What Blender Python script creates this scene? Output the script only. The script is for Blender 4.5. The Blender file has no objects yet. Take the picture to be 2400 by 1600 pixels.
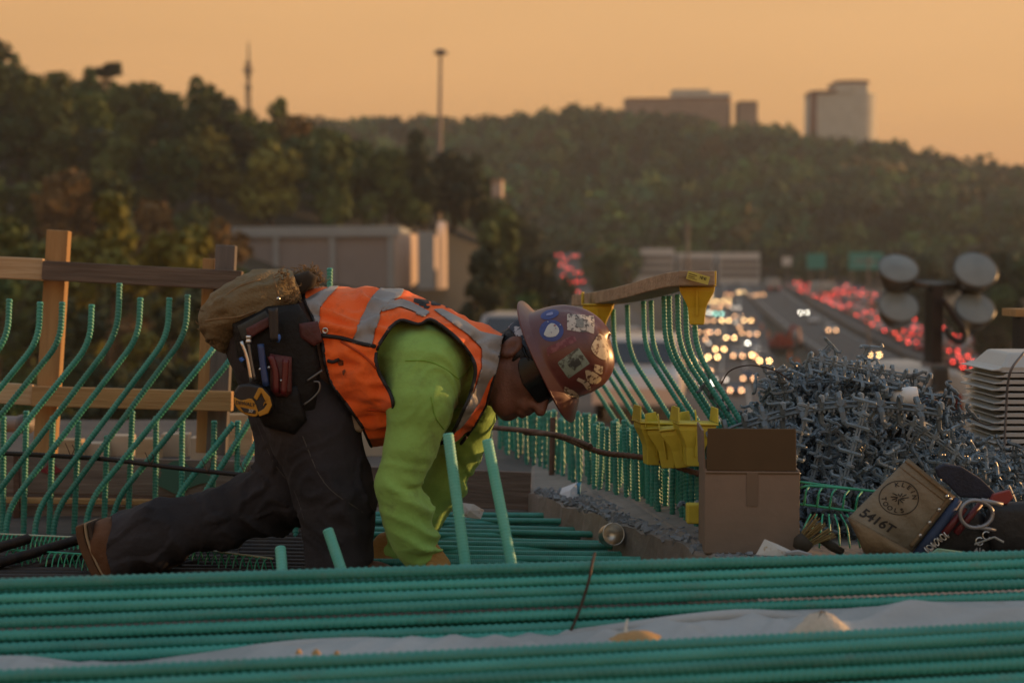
import bpy, bmesh, math, random
import numpy as np
from mathutils import Vector, Matrix
from mathutils.bvhtree import BVHTree
R = math.radians
rnd = random.Random(7)
nrs = np.random.RandomState(11)
scene = bpy.context.scene
C = scene.collection
# ---------------------------------------------------------------- camera
CAMZ, PITCH, FPX, FD = 0.73, R(2.92), 2400 * 50 / 36.0, 3.333
cd = bpy.data.cameras.new('camera'); cam = bpy.data.objects.new('camera', cd); C.objects.link(cam)
cam.location = (0, 0, CAMZ); cam.rotation_euler = (R(90) - PITCH, 0, 0)
cd.lens = 50; cd.sensor_width = 36; cd.clip_start = 0.05; cd.clip_end = 12000
cd.dof.use_dof = True; cd.dof.focus_distance = 3.32; cd.dof.aperture_fstop = 2.9; cd.dof.aperture_blades = 0
scene.camera = cam
# ---------------------------------------------------------------- sky, sun, exposure
SUN_EL, SUN_AZ = R(4.5), R(23)            # sun at the right (+X), a little beyond the worker
w = bpy.data.worlds.new('World'); scene.world = w; w.use_nodes = True
wn, wl = w.node_tree.nodes, w.node_tree.links
wn.clear()
wo = wn.new('ShaderNodeOutputWorld'); bg = wn.new('ShaderNodeBackground')
sky = wn.new('ShaderNodeTexSky'); sky.sky_type = 'NISHITA'; sky.sun_disc = False
sky.sun_elevation = R(2.5); sky.sun_rotation = R(90) - SUN_AZ
sky.air_density = 1.0; sky.dust_density = 4.0; sky.ozone_density = 1.0
tc = wn.new('ShaderNodeTexCoord'); sp = wn.new('ShaderNodeSeparateXYZ')
wl.new(tc.outputs['Generated'], sp.inputs[0])
ramp = wn.new('ShaderNodeValToRGB')          # dusty sunset band: the same all the way round the horizon
el = ramp.color_ramp.elements
el[0].position = 0.0; el[0].color = (0.64, 0.258, 0.108, 1)
el[1].position = 1.0; el[1].color = (0.36, 0.44, 0.54, 1)
for p, c in ((0.05, (0.70, 0.300, 0.112)), (0.11, (0.78, 0.362, 0.115)), (0.19, (0.83, 0.412, 0.126)), (0.27, (0.66, 0.46, 0.25)), (0.42, (0.48, 0.47, 0.44)), (0.65, (0.40, 0.46, 0.54))):
    e = el.new(p); e.color = (*c, 1)
wl.new(sp.outputs['Z'], ramp.inputs[0])
sc_ = wn.new('ShaderNodeVectorMath'); sc_.operation = 'SCALE'; sc_.inputs['Scale'].default_value = 0.10
wl.new(sky.outputs[0], sc_.inputs[0])
ad = wn.new('ShaderNodeVectorMath'); ad.operation = 'ADD'
wl.new(sc_.outputs[0], ad.inputs[0]); wl.new(ramp.outputs[0], ad.inputs[1])
sn = wn.new('ShaderNodeTexNoise'); sn.inputs['Scale'].default_value = 2.2; sn.inputs['Detail'].default_value = 3.0       # faint uneven veil of high haze
sm_ = wn.new('ShaderNodeMapping'); sm_.inputs['Scale'].default_value = (1, 1, 5); wl.new(tc.outputs['Generated'], sm_.inputs[0]); wl.new(sm_.outputs[0], sn.inputs['Vector'])
sr_ = wn.new('ShaderNodeMapRange'); sr_.inputs[1].default_value = .3; sr_.inputs[2].default_value = .7; sr_.inputs[3].default_value = .93; sr_.inputs[4].default_value = 1.05; wl.new(sn.outputs['Fac'], sr_.inputs[0])
sv_ = wn.new('ShaderNodeVectorMath'); sv_.operation = 'SCALE'; wl.new(ad.outputs[0], sv_.inputs[0]); wl.new(sr_.outputs[0], sv_.inputs['Scale'])
wl.new(sv_.outputs[0], bg.inputs[0]); bg.inputs[1].default_value = 0.88
wl.new(bg.outputs[0], wo.inputs[0])
sl = bpy.data.lights.new('sun', 'SUN'); so = bpy.data.objects.new('sun', sl); C.objects.link(so)
sl.energy = 5.0; sl.angle = R(0.6); sl.color = (1.0, 0.53, 0.21)
sd = Vector((math.cos(SUN_AZ) * math.cos(SUN_EL), math.sin(SUN_AZ) * math.cos(SUN_EL), math.sin(SUN_EL)))
so.rotation_euler = sd.to_track_quat('Z', 'Y').to_euler()
vs = scene.view_settings
vs.view_transform = 'Standard'; vs.look = 'None'; vs.gamma = 1; vs.exposure = 0.0; vs.use_curve_mapping = False
cy = scene.cycles
cy.max_bounces = 6; cy.diffuse_bounces = 3; cy.glossy_bounces = 3; cy.transmission_bounces = 4; cy.transparent_max_bounces = 8
cy.volume_bounces = 0; cy.use_denoising = True; cy.caustics_reflective = False; cy.caustics_refractive = False
cy.sample_clamp_indirect = 6.0

# ---------------------------------------------------------------- helpers
CR, CF, CU = Vector((1, 0, 0)), Vector((0, math.cos(PITCH), -math.sin(PITCH))), Vector((0, math.sin(PITCH), math.cos(PITCH)))
CP = Vector((0, 0, CAMZ))
def at(px, py, d):
    return CP + d * (CF + CR * ((px - 1200) / FPX) + CU * ((800 - py) / FPX))
def tag(o, label=None, cat=None, group=None, kind=None):
    if label: o['label'] = label
    if cat: o['category'] = cat
    if group: o['group'] = group
    if kind: o['kind'] = kind
    return o
def empty(name, loc=(0, 0, 0), rz=0.0, mw=None):
    o = bpy.data.objects.new(name, None); C.objects.link(o); o.empty_display_size = 0.1
    o.location = loc; o.rotation_euler = (0, 0, rz)
    if mw is not None: o.matrix_world = mw
    return o
def link(name, me, parent=None, m=None):
    if m is not None and not me.materials: me.materials.append(m)
    o = bpy.data.objects.new(name, me); C.objects.link(o)
    if parent is not None: o.parent = parent
    return o
def mesh(name, V, F, m=None, smooth=False):
    me = bpy.data.meshes.new(name)
    V = np.asarray(V, dtype=np.float32).reshape(-1, 3)
    if isinstance(F, np.ndarray):
        k = F.shape[1]
        me.vertices.add(len(V)); me.vertices.foreach_set('co', V.ravel())
        me.loops.add(F.size); me.loops.foreach_set('vertex_index', F.astype(np.int32).ravel())
        me.polygons.add(len(F)); me.polygons.foreach_set('loop_start', np.arange(0, F.size, k, dtype=np.int32))
        me.update(calc_edges=True); me.validate()
    else:
        me.from_pydata([tuple(v) for v in V], [], [tuple(f) for f in F]); me.update()
    if m is not None: me.materials.append(m)
    if smooth:
        me.polygons.foreach_set('use_smooth', np.ones(len(me.polygons), dtype=bool))
    return me
def copy_tree(o, parent=None):
    c = o.copy(); C.objects.link(c); c.parent = parent
    for ch in o.children: copy_tree(ch, c)
    return c

class MB:
    "collects simple solids into one mesh"
    def __init__(s): s.V = []; s.F = []
    def add(s, V, F):
        b = len(s.V); s.V += [tuple(v) for v in V]; s.F += [tuple(i + b for i in f) for f in F]; return s
    def box(s, lo, hi, M=None):
        V = [Vector((x, y, z)) for z in (lo[2], hi[2]) for y in (lo[1], hi[1]) for x in (lo[0], hi[0])]
        if M is not None: V = [M @ v for v in V]
        return s.add(V, [(0, 2, 3, 1), (4, 5, 7, 6), (0, 1, 5, 4), (2, 6, 7, 3), (0, 4, 6, 2), (1, 3, 7, 5)])
    def tube(s, pts, r, n=8, caps=True, flat=1.0):
        V, F = sweep(pts, r, n, caps, flat); return s.add(V, F)
    def prism(s, poly, thick, axis=None, M=None):
        "poly: list of 3D points (planar); extruded by vector thick"
        n = len(poly); V = [Vector(p) for p in poly] + [Vector(p) + Vector(thick) for p in poly]
        if M is not None: V = [M @ v for v in V]
        F = [tuple(range(n - 1, -1, -1)), tuple(range(n, 2 * n))] + [(i, (i + 1) % n, n + (i + 1) % n, n + i) for i in range(n)]
        return s.add(V, F)
    def lathe(s, prof, n=16, M=None, arc=None):
        V = []; F = []
        for (r, z) in prof:
            for k in range(n):
                a = 2 * math.pi * k / n; V.append(Vector((r * math.cos(a), r * math.sin(a), z)))
        for i in range(len(prof) - 1):
            for k in range(n):
                k2 = (k + 1) % n; F.append((i * n + k, i * n + k2, (i + 1) * n + k2, (i + 1) * n + k))
        if M is not None: V = [M @ v for v in V]
        return s.add(V, F)
    def build(s, name, m=None, parent=None, smooth=False, bevel=0.0, fix=True):
        me = mesh(name, s.V, s.F, m, smooth)
        if fix:
            bm = bmesh.new(); bm.from_mesh(me); bmesh.ops.recalc_face_normals(bm, faces=bm.faces); bm.to_mesh(me); bm.free()
        o = link(name, me, parent)
        if bevel:
            b = o.modifiers.new('bevel', 'BEVEL'); b.width = bevel; b.segments = 2; b.limit_method = 'ANGLE'; b.angle_limit = R(35)
        return o
def frames(pts):
    pts = [Vector(p) for p in pts]; n = len(pts); T = []
    for i in range(n):
        a = pts[max(i - 1, 0)]; b = pts[min(i + 1, n - 1)]; t = (b - a)
        T.append(t.normalized() if t.length > 1e-9 else Vector((0, 0, 1)))
    up = Vector((0, 0, 1)) if abs(T[0].z) < 0.9 else Vector((0, 1, 0))
    N = [(up - T[0] * up.dot(T[0])).normalized()]
    for i in range(1, n):
        v = N[-1] - T[i] * N[-1].dot(T[i]); N.append(v.normalized())
    return pts, T, N
def sweep(pts, r, n=8, caps=True, flat=1.0):
    pts, T, N = frames(pts); V = []; F = []
    rr = r if hasattr(r, '__len__') else [r] * len(pts)
    for p, t, nn, q in zip(pts, T, N, rr):
        b = t.cross(nn)
        for k in range(n):
            a = 2 * math.pi * k / n; V.append(p + nn * (q * math.cos(a)) + b * (q * flat * math.sin(a)))
    for i in range(len(pts) - 1):
        for k in range(n):
            k2 = (k + 1) % n; F.append((i * n + k, i * n + k2, (i + 1) * n + k2, (i + 1) * n + k))
    if caps: F.append(tuple(range(n - 1, -1, -1))); F.append(tuple(range((len(pts) - 1) * n, len(pts) * n)))
    return V, F
def smooth_path(pts, step=0.01, rad=0.05):
    "polyline with rounded corners, resampled"
    pts = [Vector(p) for p in pts]; out = [pts[0]]
    for i in range(1, len(pts) - 1):
        p, a, b = pts[i], pts[i - 1], pts[i + 1]
        l = min(rad, (a - p).length * 0.49, (b - p).length * 0.49)
        s = p + (a - p).normalized() * l; e = p + (b - p).normalized() * l
        for k in range(7):
            t = k / 6.0; out.append(s * (1 - t) ** 2 + p * (2 * t * (1 - t)) + e * t * t)
    out.append(pts[-1])
    L = [0.0]
    for i in range(1, len(out)): L.append(L[-1] + (out[i] - out[i - 1]).length)
    n = max(2, int(L[-1] / step) + 1); res = []; j = 0
    for k in range(n):
        s = L[-1] * k / (n - 1)
        while j < len(L) - 2 and L[j + 1] < s: j += 1
        d = L[j + 1] - L[j]; t = (s - L[j]) / d if d > 1e-9 else 0
        res.append(out[j].lerp(out[j + 1], min(max(t, 0), 1)))
    return res
def catmull(pts, n=8):
    P = [Vector(p) for p in pts]; P = [P[0] * 2 - P[1]] + P + [P[-1] * 2 - P[-2]]; out = []
    for i in range(1, len(P) - 2):
        for k in range(n):
            t = k / n; a, b, c, d = P[i - 1], P[i], P[i + 1], P[i + 2]
            out.append(0.5 * ((2 * b) + (c - a) * t + (2 * a - 5 * b + 4 * c - d) * t * t + (3 * b - a - 3 * c + d) * t ** 3))
    out.append(P[-2]); return out
def rebar_mesh(name, pts, r, pitch=0.0095, ribh=0.09, m=None, n=10, rad=0.05, skew=0.5):
    "deformed bar: inclined ribs as real relief, cut ends"
    P = smooth_path(pts, pitch / 3.0, rad); pts, T, N = frames(P); P = pts
    ang = np.arange(n) * 2 * math.pi / n
    P = np.array([tuple(p) for p in P]); T = np.array([tuple(t) for t in T]); Nn = np.array([tuple(t) for t in N])
    B = np.cross(T, Nn); k = np.arange(len(P)) % 3
    rr = np.where(k == 1, r * (1 + ribh), r * (1 - ribh * 0.35)); rr[0] = rr[-1] = r * 0.9
    lon = 1 + 0.05 * (np.abs(np.cos(ang)) > 0.95)
    V = P[:, None, :] + Nn[:, None, :] * (rr[:, None] * np.cos(ang) * lon)[..., None] + B[:, None, :] * (rr[:, None] * np.sin(ang))[..., None]
    V += T[:, None, :] * (skew * r * np.abs(np.sin(ang)))[None, :, None] * (0.0 if len(P) < 4 else 1.0)
    V[0] -= T[0] * (skew * r * np.abs(np.sin(ang)))[:, None]; V[-1] -= T[-1] * (skew * r * np.abs(np.sin(ang)))[:, None]
    i = np.arange(len(P) - 1)[:, None] * n; kk = np.arange(n)[None, :]; k2 = (kk + 1) % n
    F = np.stack([i + kk, i + k2, i + n + k2, i + n + kk], -1).reshape(-1, 4)
    V = V.reshape(-1, 3); c0 = len(V); V = np.vstack([V, P[:1], P[-1:]])
    last = (len(P) - 1) * n
    cap = [[c0, (q + 1) % n, q, c0] for q in range(n)] + [[c0 + 1, last + q, last + (q + 1) % n, c0 + 1] for q in range(n)]
    me = bpy.data.meshes.new(name); fl = [tuple(f) for f in F] + [tuple(f[:3]) for f in cap]
    me.from_pydata(V.tolist(), [], fl); me.update()
    if m: me.materials.append(m)
    sm = np.ones(len(fl), dtype=bool); sm[-2 * n:] = False; me.polygons.foreach_set('use_smooth', sm)
    return me
def align(a, b, roll=0.0):
    "matrix that carries a unit mesh lying along +X from a to b"
    a, b = Vector(a), Vector(b); q = (b - a).to_track_quat('X', 'Z')
    return Matrix.Translation(a) @ q.to_matrix().to_4x4() @ Matrix.Rotation(roll, 4, 'X')

# ---------------------------------------------------------------- materials
MATS = {}
def mat(name, col, rough=0.6, var=0.0, scale=8.0, col2=None, bump=0.0, bscale=None, metal=0.0, spec=0.5, rand=0.0, emit=None, estr=0.0,
        stretch=None, detail=4.0, trans=0.0, sheen=0.0, thr=None, coat=0.0, dirt=None, dscale=14.0, dthr=(0.56, 0.70), damt=0.6, fold=0.0, fscale=12.0):
    if name in MATS: return MATS[name]
    m = bpy.data.materials.new(name); m.use_nodes = True; MATS[name] = m
    N, L = m.node_tree.nodes, m.node_tree.links; b = N['Principled BSDF']
    b.inputs['Roughness'].default_value = rough; b.inputs['Metallic'].default_value = metal
    b.inputs['Specular IOR Level'].default_value = spec
    if sheen: b.inputs['Sheen Weight'].default_value = sheen; b.inputs['Sheen Roughness'].default_value = 0.6
    if coat: b.inputs['Coat Weight'].default_value = coat; b.inputs['Coat Roughness'].default_value = 0.25
    if trans: b.inputs['Transmission Weight'].default_value = trans
    b.inputs['Base Color'].default_value = (*col, 1)
    if emit: b.inputs['Emission Color'].default_value = (*emit, 1); b.inputs['Emission Strength'].default_value = estr
    if var or bump or rand or col2:
        t = N.new('ShaderNodeTexCoord'); mp = N.new('ShaderNodeMapping'); L.new(t.outputs['Object'], mp.inputs[0])
        if stretch: mp.inputs['Scale'].default_value = stretch
        no = N.new('ShaderNodeTexNoise'); no.inputs['Scale'].default_value = scale; no.inputs['Detail'].default_value = detail; no.inputs['Roughness'].default_value = 0.62
        if rand:
            oi = N.new('ShaderNodeObjectInfo'); vm = N.new('ShaderNodeVectorMath'); vm.operation = 'ADD'
            mu = N.new('ShaderNodeMath'); mu.operation = 'MULTIPLY'; mu.inputs[1].default_value = 37.0
            L.new(oi.outputs['Random'], mu.inputs[0]); L.new(mp.outputs[0], vm.inputs[0]); L.new(mu.outputs[0], vm.inputs[1]); src = vm.outputs[0]
        else: src = mp.outputs[0]
        L.new(src, no.inputs['Vector'])
        c = N.new('ShaderNodeValToRGB'); e = c.color_ramp.elements
        lo, hi = (thr if thr else (0.3, 0.72))
        e[0].position = lo; e[1].position = hi
        c2 = col2 if col2 else tuple(min(1, x * (1 + var)) for x in col); c1 = col if col2 else tuple(x * (1 - var) for x in col)
        e[0].color = (*c1, 1); e[1].color = (*c2, 1); L.new(no.outputs['Fac'], c.inputs[0]); out = c.outputs[0]
        if rand:
            hs = N.new('ShaderNodeHueSaturation'); mr = N.new('ShaderNodeMapRange'); mr.inputs[3].default_value = 1 - rand; mr.inputs[4].default_value = 1 + rand
            L.new(oi.outputs['Random'], mr.inputs[0]); L.new(mr.outputs[0], hs.inputs['Value']); L.new(out, hs.inputs['Color']); out = hs.outputs[0]
        if dirt:
            dn = N.new('ShaderNodeTexNoise'); dn.inputs['Scale'].default_value = dscale; dn.inputs['Detail'].default_value = 8; dn.inputs['Roughness'].default_value = 0.7
            dm = N.new('ShaderNodeMapping'); dm.inputs['Location'].default_value = (3.1, 7.7, 1.3); L.new(src, dm.inputs[0]); L.new(dm.outputs[0], dn.inputs['Vector'])
            dr_ = N.new('ShaderNodeMapRange'); dr_.inputs[1].default_value = dthr[0]; dr_.inputs[2].default_value = dthr[1]; dr_.inputs[4].default_value = damt; dr_.clamp = True
            L.new(dn.outputs['Fac'], dr_.inputs[0]); mx = N.new('ShaderNodeMix'); mx.data_type = 'RGBA'; L.new(dr_.outputs[0], mx.inputs[0]); L.new(out, mx.inputs[6]); mx.inputs[7].default_value = (*dirt, 1); out = mx.outputs[2]
        L.new(out, b.inputs['Base Color'])
        rr = N.new('ShaderNodeMapRange'); rr.inputs[3].default_value = max(0, rough - 0.1); rr.inputs[4].default_value = min(1, rough + 0.12)
        L.new(no.outputs['Fac'], rr.inputs[0]); L.new(rr.outputs[0], b.inputs['Roughness'])
        if bump:
            n2 = N.new('ShaderNodeTexNoise'); n2.inputs['Scale'].default_value = bscale or scale * 4; n2.inputs['Detail'].default_value = 5
            L.new(src, n2.inputs['Vector']); bp = N.new('ShaderNodeBump'); bp.inputs['Strength'].default_value = bump; bp.inputs['Distance'].default_value = 0.01
            L.new(n2.outputs['Fac'], bp.inputs['Height']); L.new(bp.outputs[0], b.inputs['Normal'])
            if fold:
                n3 = N.new('ShaderNodeTexNoise'); n3.noise_type = 'RIDGED_MULTIFRACTAL'; n3.inputs['Scale'].default_value = fscale; n3.inputs['Detail'].default_value = 2.5; n3.inputs['Distortion'].default_value = 0.6
                fm = N.new('ShaderNodeMapping'); fm.inputs['Rotation'].default_value = (0, R(35), 0); fm.inputs['Scale'].default_value = (0.55, 0.8, 1.5); L.new(src, fm.inputs[0]); L.new(fm.outputs[0], n3.inputs['Vector'])
                b3 = N.new('ShaderNodeBump'); b3.inputs['Strength'].default_value = fold; b3.inputs['Distance'].default_value = 0.02; L.new(n3.outputs['Fac'], b3.inputs['Height']); L.new(bp.outputs[0], b3.inputs['Normal']); L.new(b3.outputs[0], b.inputs['Normal'])
    return m
def wood(name, a, b, scale=2.2):
    m = mat(name, a, 0.8, col2=b, scale=scale, stretch=(1.2, 14, 14), bump=0.35, bscale=9, rand=0.12, detail=6, thr=(0.32, 0.68)); return m
M_epoxy = mat('green_epoxy', (0.028, 0.228, 0.184), 0.44, scale=7, col2=(0.060, 0.320, 0.265), bump=0.08, bscale=60, rand=0.2, stretch=(1, 3, 3), dirt=(0.15, 0.17, 0.13), dscale=9, dthr=(0.56, 0.74), damt=0.6)
M_epoxy_pale = mat('pale_green_epoxy', (0.07, 0.40, 0.31), 0.5, scale=14, col2=(0.15, 0.47, 0.38), bump=0.1, bscale=70, rand=0.1)
M_epoxy_wire = mat('green_wire_epoxy', (0.03, 0.33, 0.20), 0.45, var=0.25, scale=20)
M_black_bar = mat('black_steel_bar', (0.022, 0.022, 0.024), 0.55, scale=9, col2=(0.06, 0.045, 0.035), bump=0.2, bscale=80, metal=0.4, rand=0.3)
M_rust_bar = mat('rusty_bar', (0.07, 0.032, 0.02), 0.75, scale=14, col2=(0.16, 0.10, 0.075), bump=0.3, bscale=90, metal=0.2, rand=0.15)
M_wire = mat('tie_wire', (0.05, 0.025, 0.015), 0.5, metal=0.6)
M_pine = wood('fresh_pine', (0.30, 0.17, 0.065), (0.42, 0.26, 0.11))
M_pine2 = wood('pale_pine', (0.38, 0.26, 0.14), (0.50, 0.37, 0.22))
M_weather = wood('weathered_timber', (0.075, 0.055, 0.042), (0.18, 0.135, 0.105))
M_greywood = wood('grey_timber', (0.085, 0.08, 0.075), (0.17, 0.155, 0.145))
M_form = wood('formwork_board', (0.115, 0.085, 0.07), (0.24, 0.185, 0.15))
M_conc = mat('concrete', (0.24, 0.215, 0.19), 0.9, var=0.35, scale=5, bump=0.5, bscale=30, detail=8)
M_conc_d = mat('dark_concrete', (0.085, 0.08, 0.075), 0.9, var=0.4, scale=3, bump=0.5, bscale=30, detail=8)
M_rubble = mat('concrete_rubble', (0.21, 0.23, 0.25), 0.95, var=0.4, scale=30, bump=0.4, bscale=80)
M_white = mat('white_plastic', (0.75, 0.76, 0.76), 0.45, var=0.06, scale=5)
M_black = mat('black_plastic', (0.012, 0.012, 0.014), 0.5, var=0.3, scale=30)
M_steel = mat('bright_steel', (0.62, 0.60, 0.56), 0.28, metal=1.0, var=0.15, scale=20)
# ================================================================ terrain, roads, trees, buildings
def interp(x, pts):
    xs = [p[0] for p in pts]; ys = [p[1] for p in pts]; return np.interp(x, xs, ys)
SKY_NEAR = [(-900, 60), (-300, 70), (0, 150), (60, 190), (150, 205), (380, 225), (540, 255), (640, 295), (760, 330), (870, 350), (1000, 385), (1110, 420), (1190, 500), (1260, 590), (1320, 700), (1450, 800), (3600, 800)]
SKY_FAR = [(-900, 330), (700, 320), (860, 298), (1040, 305), (1200, 292), (1330, 280), (1420, 272), (1480, 292), (1640, 304), (1720, 318), (1790, 318), (1850, 324), (1900, 346), (2050, 362), (2090, 356), (2150, 378), (2300, 410), (2500, 425), (3600, 470)]
def plane_z(y): return CAMZ - (24.8 - 0.044 * np.minimum(y, 520))
def ss(a, b, x):
    t = np.clip((x - a) / (b - a), 0, 1); return t * t * (3 - 2 * t)
def ground_z(x, y):
    y = np.maximum(np.asarray(y, float), 1.0); x = np.asarray(x, float); px = 1200 + FPX * x / np.maximum(y, 60)
    base = plane_z(y)
    h1 = CAMZ + (630 - interp(px, SKY_NEAR)) / FPX * 270 - 9.5
    f1 = ss(120, 270, y) * (1 - 0.8 * ss(290, 420, y)); f1 = f1 * ss(1420, 1180, px)
    h2 = CAMZ + (630 - interp(px, SKY_FAR)) / FPX * 900 - 10.0
    f2 = ss(455, 900, y) * (1 - 0.35 * ss(950, 2200, y))
    z = base + np.maximum(h1 - base, 0) * f1
    return np.maximum(z, base + (h2 - base) * f2)
M_ground = mat('ground', (0.035, 0.034, 0.022), 0.95, scale=0.03, col2=(0.06, 0.05, 0.03), bump=0.4, bscale=0.3)
xs = np.concatenate([np.linspace(-900, -320, 22), np.linspace(-300, 320, 125), np.linspace(340, 900, 22)])
ys = np.concatenate([np.linspace(12, 500, 110), np.linspace(515, 1000, 60), np.linspace(1040, 1900, 20)])
GX, GY = np.meshgrid(xs, ys)
nx, ny = len(xs), len(ys)
I = (np.arange(ny - 1)[:, None] * nx + np.arange(nx - 1)[None, :])
F = np.stack([I, I + 1, I + nx + 1, I + nx], -1).reshape(-1, 4)
tag(link('terrain', mesh('terrain', np.stack([GX, GY, ground_z(GX, GY) - 0.25], -1), F, M_ground, True)), kind='structure')
# roads lie on the graded plane, 4 mm steps are far under a pixel here so markings sit 3 cm up
M_asph = mat('asphalt', (0.075, 0.074, 0.072), 0.85, var=0.3, scale=0.15, bump=0.2, bscale=4)
M_paint = mat('road_paint', (0.6, 0.58, 0.52), 0.7)
M_barrier = mat('median_barrier', (0.10, 0.10, 0.095), 0.9, var=0.2, scale=0.5)
def ribbon(name, cl, wid, m, dz=0.0, kind='structure', step=6.0, h=0.0):
    "cl: list of (y, x_centre); wid: width or function"
    ya = np.arange(cl[0][0], cl[-1][0] + 0.1, step); xa = interp(ya, cl); za = plane_z(ya) + 0.05 + dz
    V = []; F = []; n = len(ya)
    for x, y, z in zip(xa, ya, za): V += [(x - wid / 2, y, z), (x + wid / 2, y, z)]
    F = [(2 * i, 2 * i + 1, 2 * i + 3, 2 * i + 2) for i in range(n - 1)]
    if h:
        b = len(V)
        for x, y, z in zip(xa, ya, za): V += [(x - wid / 3, y, z + h), (x + wid / 3, y, z + h)]
        F = []
        for i in range(n - 1):
            a, c = 2 * i, b + 2 * i; F += [(c, c + 1, c + 3, c + 2), (a, c, c + 2, a + 2), (a + 1, a + 3, c + 3, c + 1)]
        F += [(0, 1, b + 1, b)]
    o = link(name, mesh(name, V, F, m)); 
    if kind: tag(o, kind=kind)
    return o
R1 = [(60, 8), (173, 25.5), (231, 34.2), (399, 60.0), (450, 67)]        # oncoming, crowded
R2 = [(60, 50), (231, 57.5), (283, 61), (331, 65.5), (400, 72.5), (450, 78)]
R3 = [(60, 72), (208, 76.5), (238, 78), (349, 88), (420, 92), (450, 94)]    # outgoing, red lights
R4 = [(150, -14), (200, -5), (260, 2.2), (330, 10.2), (420, 17.5), (470, 17)]   # ramp beyond the trees
ribbon('highway_oncoming', R1, 17, M_asph); ribbon('highway_inner', R2, 11.5, M_asph, 0.004); ribbon('highway_outgoing', R3, 25, M_asph, 0.008)
RP = [(1470, 790, 270), (1425, 735, 320), (1385, 700, 365), (1360, 665, 410), (1343, 632, 445), (1330, 602, 470), (1322, 592, 490)]
V = []; F = []
for k, (px, py, d) in enumerate(RP):
    c = at(px, py, d); V += [c + Vector((-6.5, 0, 0)), c + Vector((6.5, 0, 0)), c + Vector((-6.5, 0, -1.5)), c + Vector((6.5, 0, -1.5))]
for k in range(len(RP) - 1): a = 4 * k; F += [(a, a + 1, a + 5, a + 4), (a, a + 4, a + 6, a + 2), (a + 1, a + 3, a + 7, a + 5), (a + 2, a + 6, a + 7, a + 3)]
tag(link('ramp_road', mesh('ramp_road', V, F, M_asph)), kind='structure')
for base, offs in ((R1, (-3.6, 0, 3.6)), (R2, (-4.9, 4.9)), (R3, (-7, -3.5, 0, 3.5, 7))):
    for f in offs:
        ribbon('lane_line', [(y, x + f) for y, x in base], 0.18, M_paint, 0.03)
tag(ribbon('median_wall', [(y, x + 6.9) for y, x in R2], 0.7, M_barrier, 0.0, None, h=1.0), 'long grey concrete wall between the empty lanes and the red tail lights', 'wall')
tag(ribbon('median_wall', [(y, x - 7.2) for y, x in R2], 0.7, M_barrier, 0.0, None, h=0.9), 'low concrete wall beside the oncoming headlights and the roadworks', 'wall')

# ---- trees
def leaf_mesh(lobes, n, size, seed, m):
    r = np.random.RandomState(seed); L = np.array(lobes, float)      # x y z rx ry rz
    vol = L[:, 3] * L[:, 4] * L[:, 5]; ids = r.choice(len(L), n, p=vol / vol.sum())
    d = r.normal(size=(n, 3)); d /= np.linalg.norm(d, axis=1)[:, None]; rad = r.uniform(0.45, 1.03, n) ** 0.6
    c = L[ids, :3] + d * rad[:, None] * L[ids, 3:]
    nrm = d + r.normal(size=(n, 3)) * 0.55; nrm /= np.linalg.norm(nrm, axis=1)[:, None]
    t = np.cross(nrm, r.normal(size=(n, 3))); t /= np.linalg.norm(t, axis=1)[:, None]; b = np.cross(nrm, t)
    s = size * r.uniform(0.5, 1.25, (n, 1))
    V = np.stack([c - t * s, c + b * s * 0.7, c + t * s, c - b * s * 0.7], 1).reshape(-1, 3)
    return V, np.arange(4 * n).reshape(-1, 4)
def lobes_for(kind, r):
    out = []
    if kind == 'round':
        for k in range(14):
            a = r.uniform(0, 6.28); z = r.uniform(2.2, 10.0); rr = r.uniform(0.6, 3.4) * (1.1 - .05 * abs(z - 5))
            q = r.uniform(1.5, 2.6); out.append((rr * math.cos(a), rr * math.sin(a), z, q, q, q * 0.85))
    elif kind == 'tall':
        for k in range(10):
            a = r.uniform(0, 6.28); rr = r.uniform(0.3, 2.0); z = 3.5 + 10 * k / 10 + r.uniform(-.5, .5)
            q = r.uniform(1.2, 2.2) * (1.15 - 0.05 * k); out.append((rr * math.cos(a), rr * math.sin(a), z, q, q, q * 1.1))
    else:
        for k in range(10):
            a = r.uniform(0, 6.28); rr = r.uniform(1.0, 3.6); z = r.uniform(6.0, 9.5)
            q = r.uniform(1.0, 1.9); out.append((rr * math.cos(a), rr * math.sin(a), z, q, q, q * 0.6))
    return out
def trunk_mesh(lobes, h, seed, m):
    r = random.Random(seed); mb = MB()
    P = [(0, 0, -2.0), (0.1, 0.05, h * 0.3), (r.uniform(-.3, .3), 0.1, h * 0.6), (r.uniform(-.5, .5), 0, h * 0.85)]
    mb.tube(P, [0.36, 0.27, 0.18, 0.07], 7)
    for l in lobes[:7]:
        z0 = h * r.uniform(0.3, 0.6); mb.tube([(0.05, 0.03, z0), (l[0] * .5, l[1] * .5, (z0 + l[2]) / 2 + .3), (l[0], l[1], l[2])], [0.13, 0.08, 0.03], 5)
    return mesh('trunk', mb.V, mb.F, m, True)
def foliage(name, a, b, ra=0.3):
    a = (a[0] * 1.0, a[1] * 1.06, a[2] * 1.05); b = (b[0] * 1.0, b[1] * 1.06, b[2] * 1.05)
    m = mat(name, a, 0.75, scale=0.45, col2=b, rand=ra, spec=0.25, detail=6); return m
M_bark = mat('bark', (0.045, 0.033, 0.025), 0.95, var=0.4, scale=4, bump=0.6, bscale=12)
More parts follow.
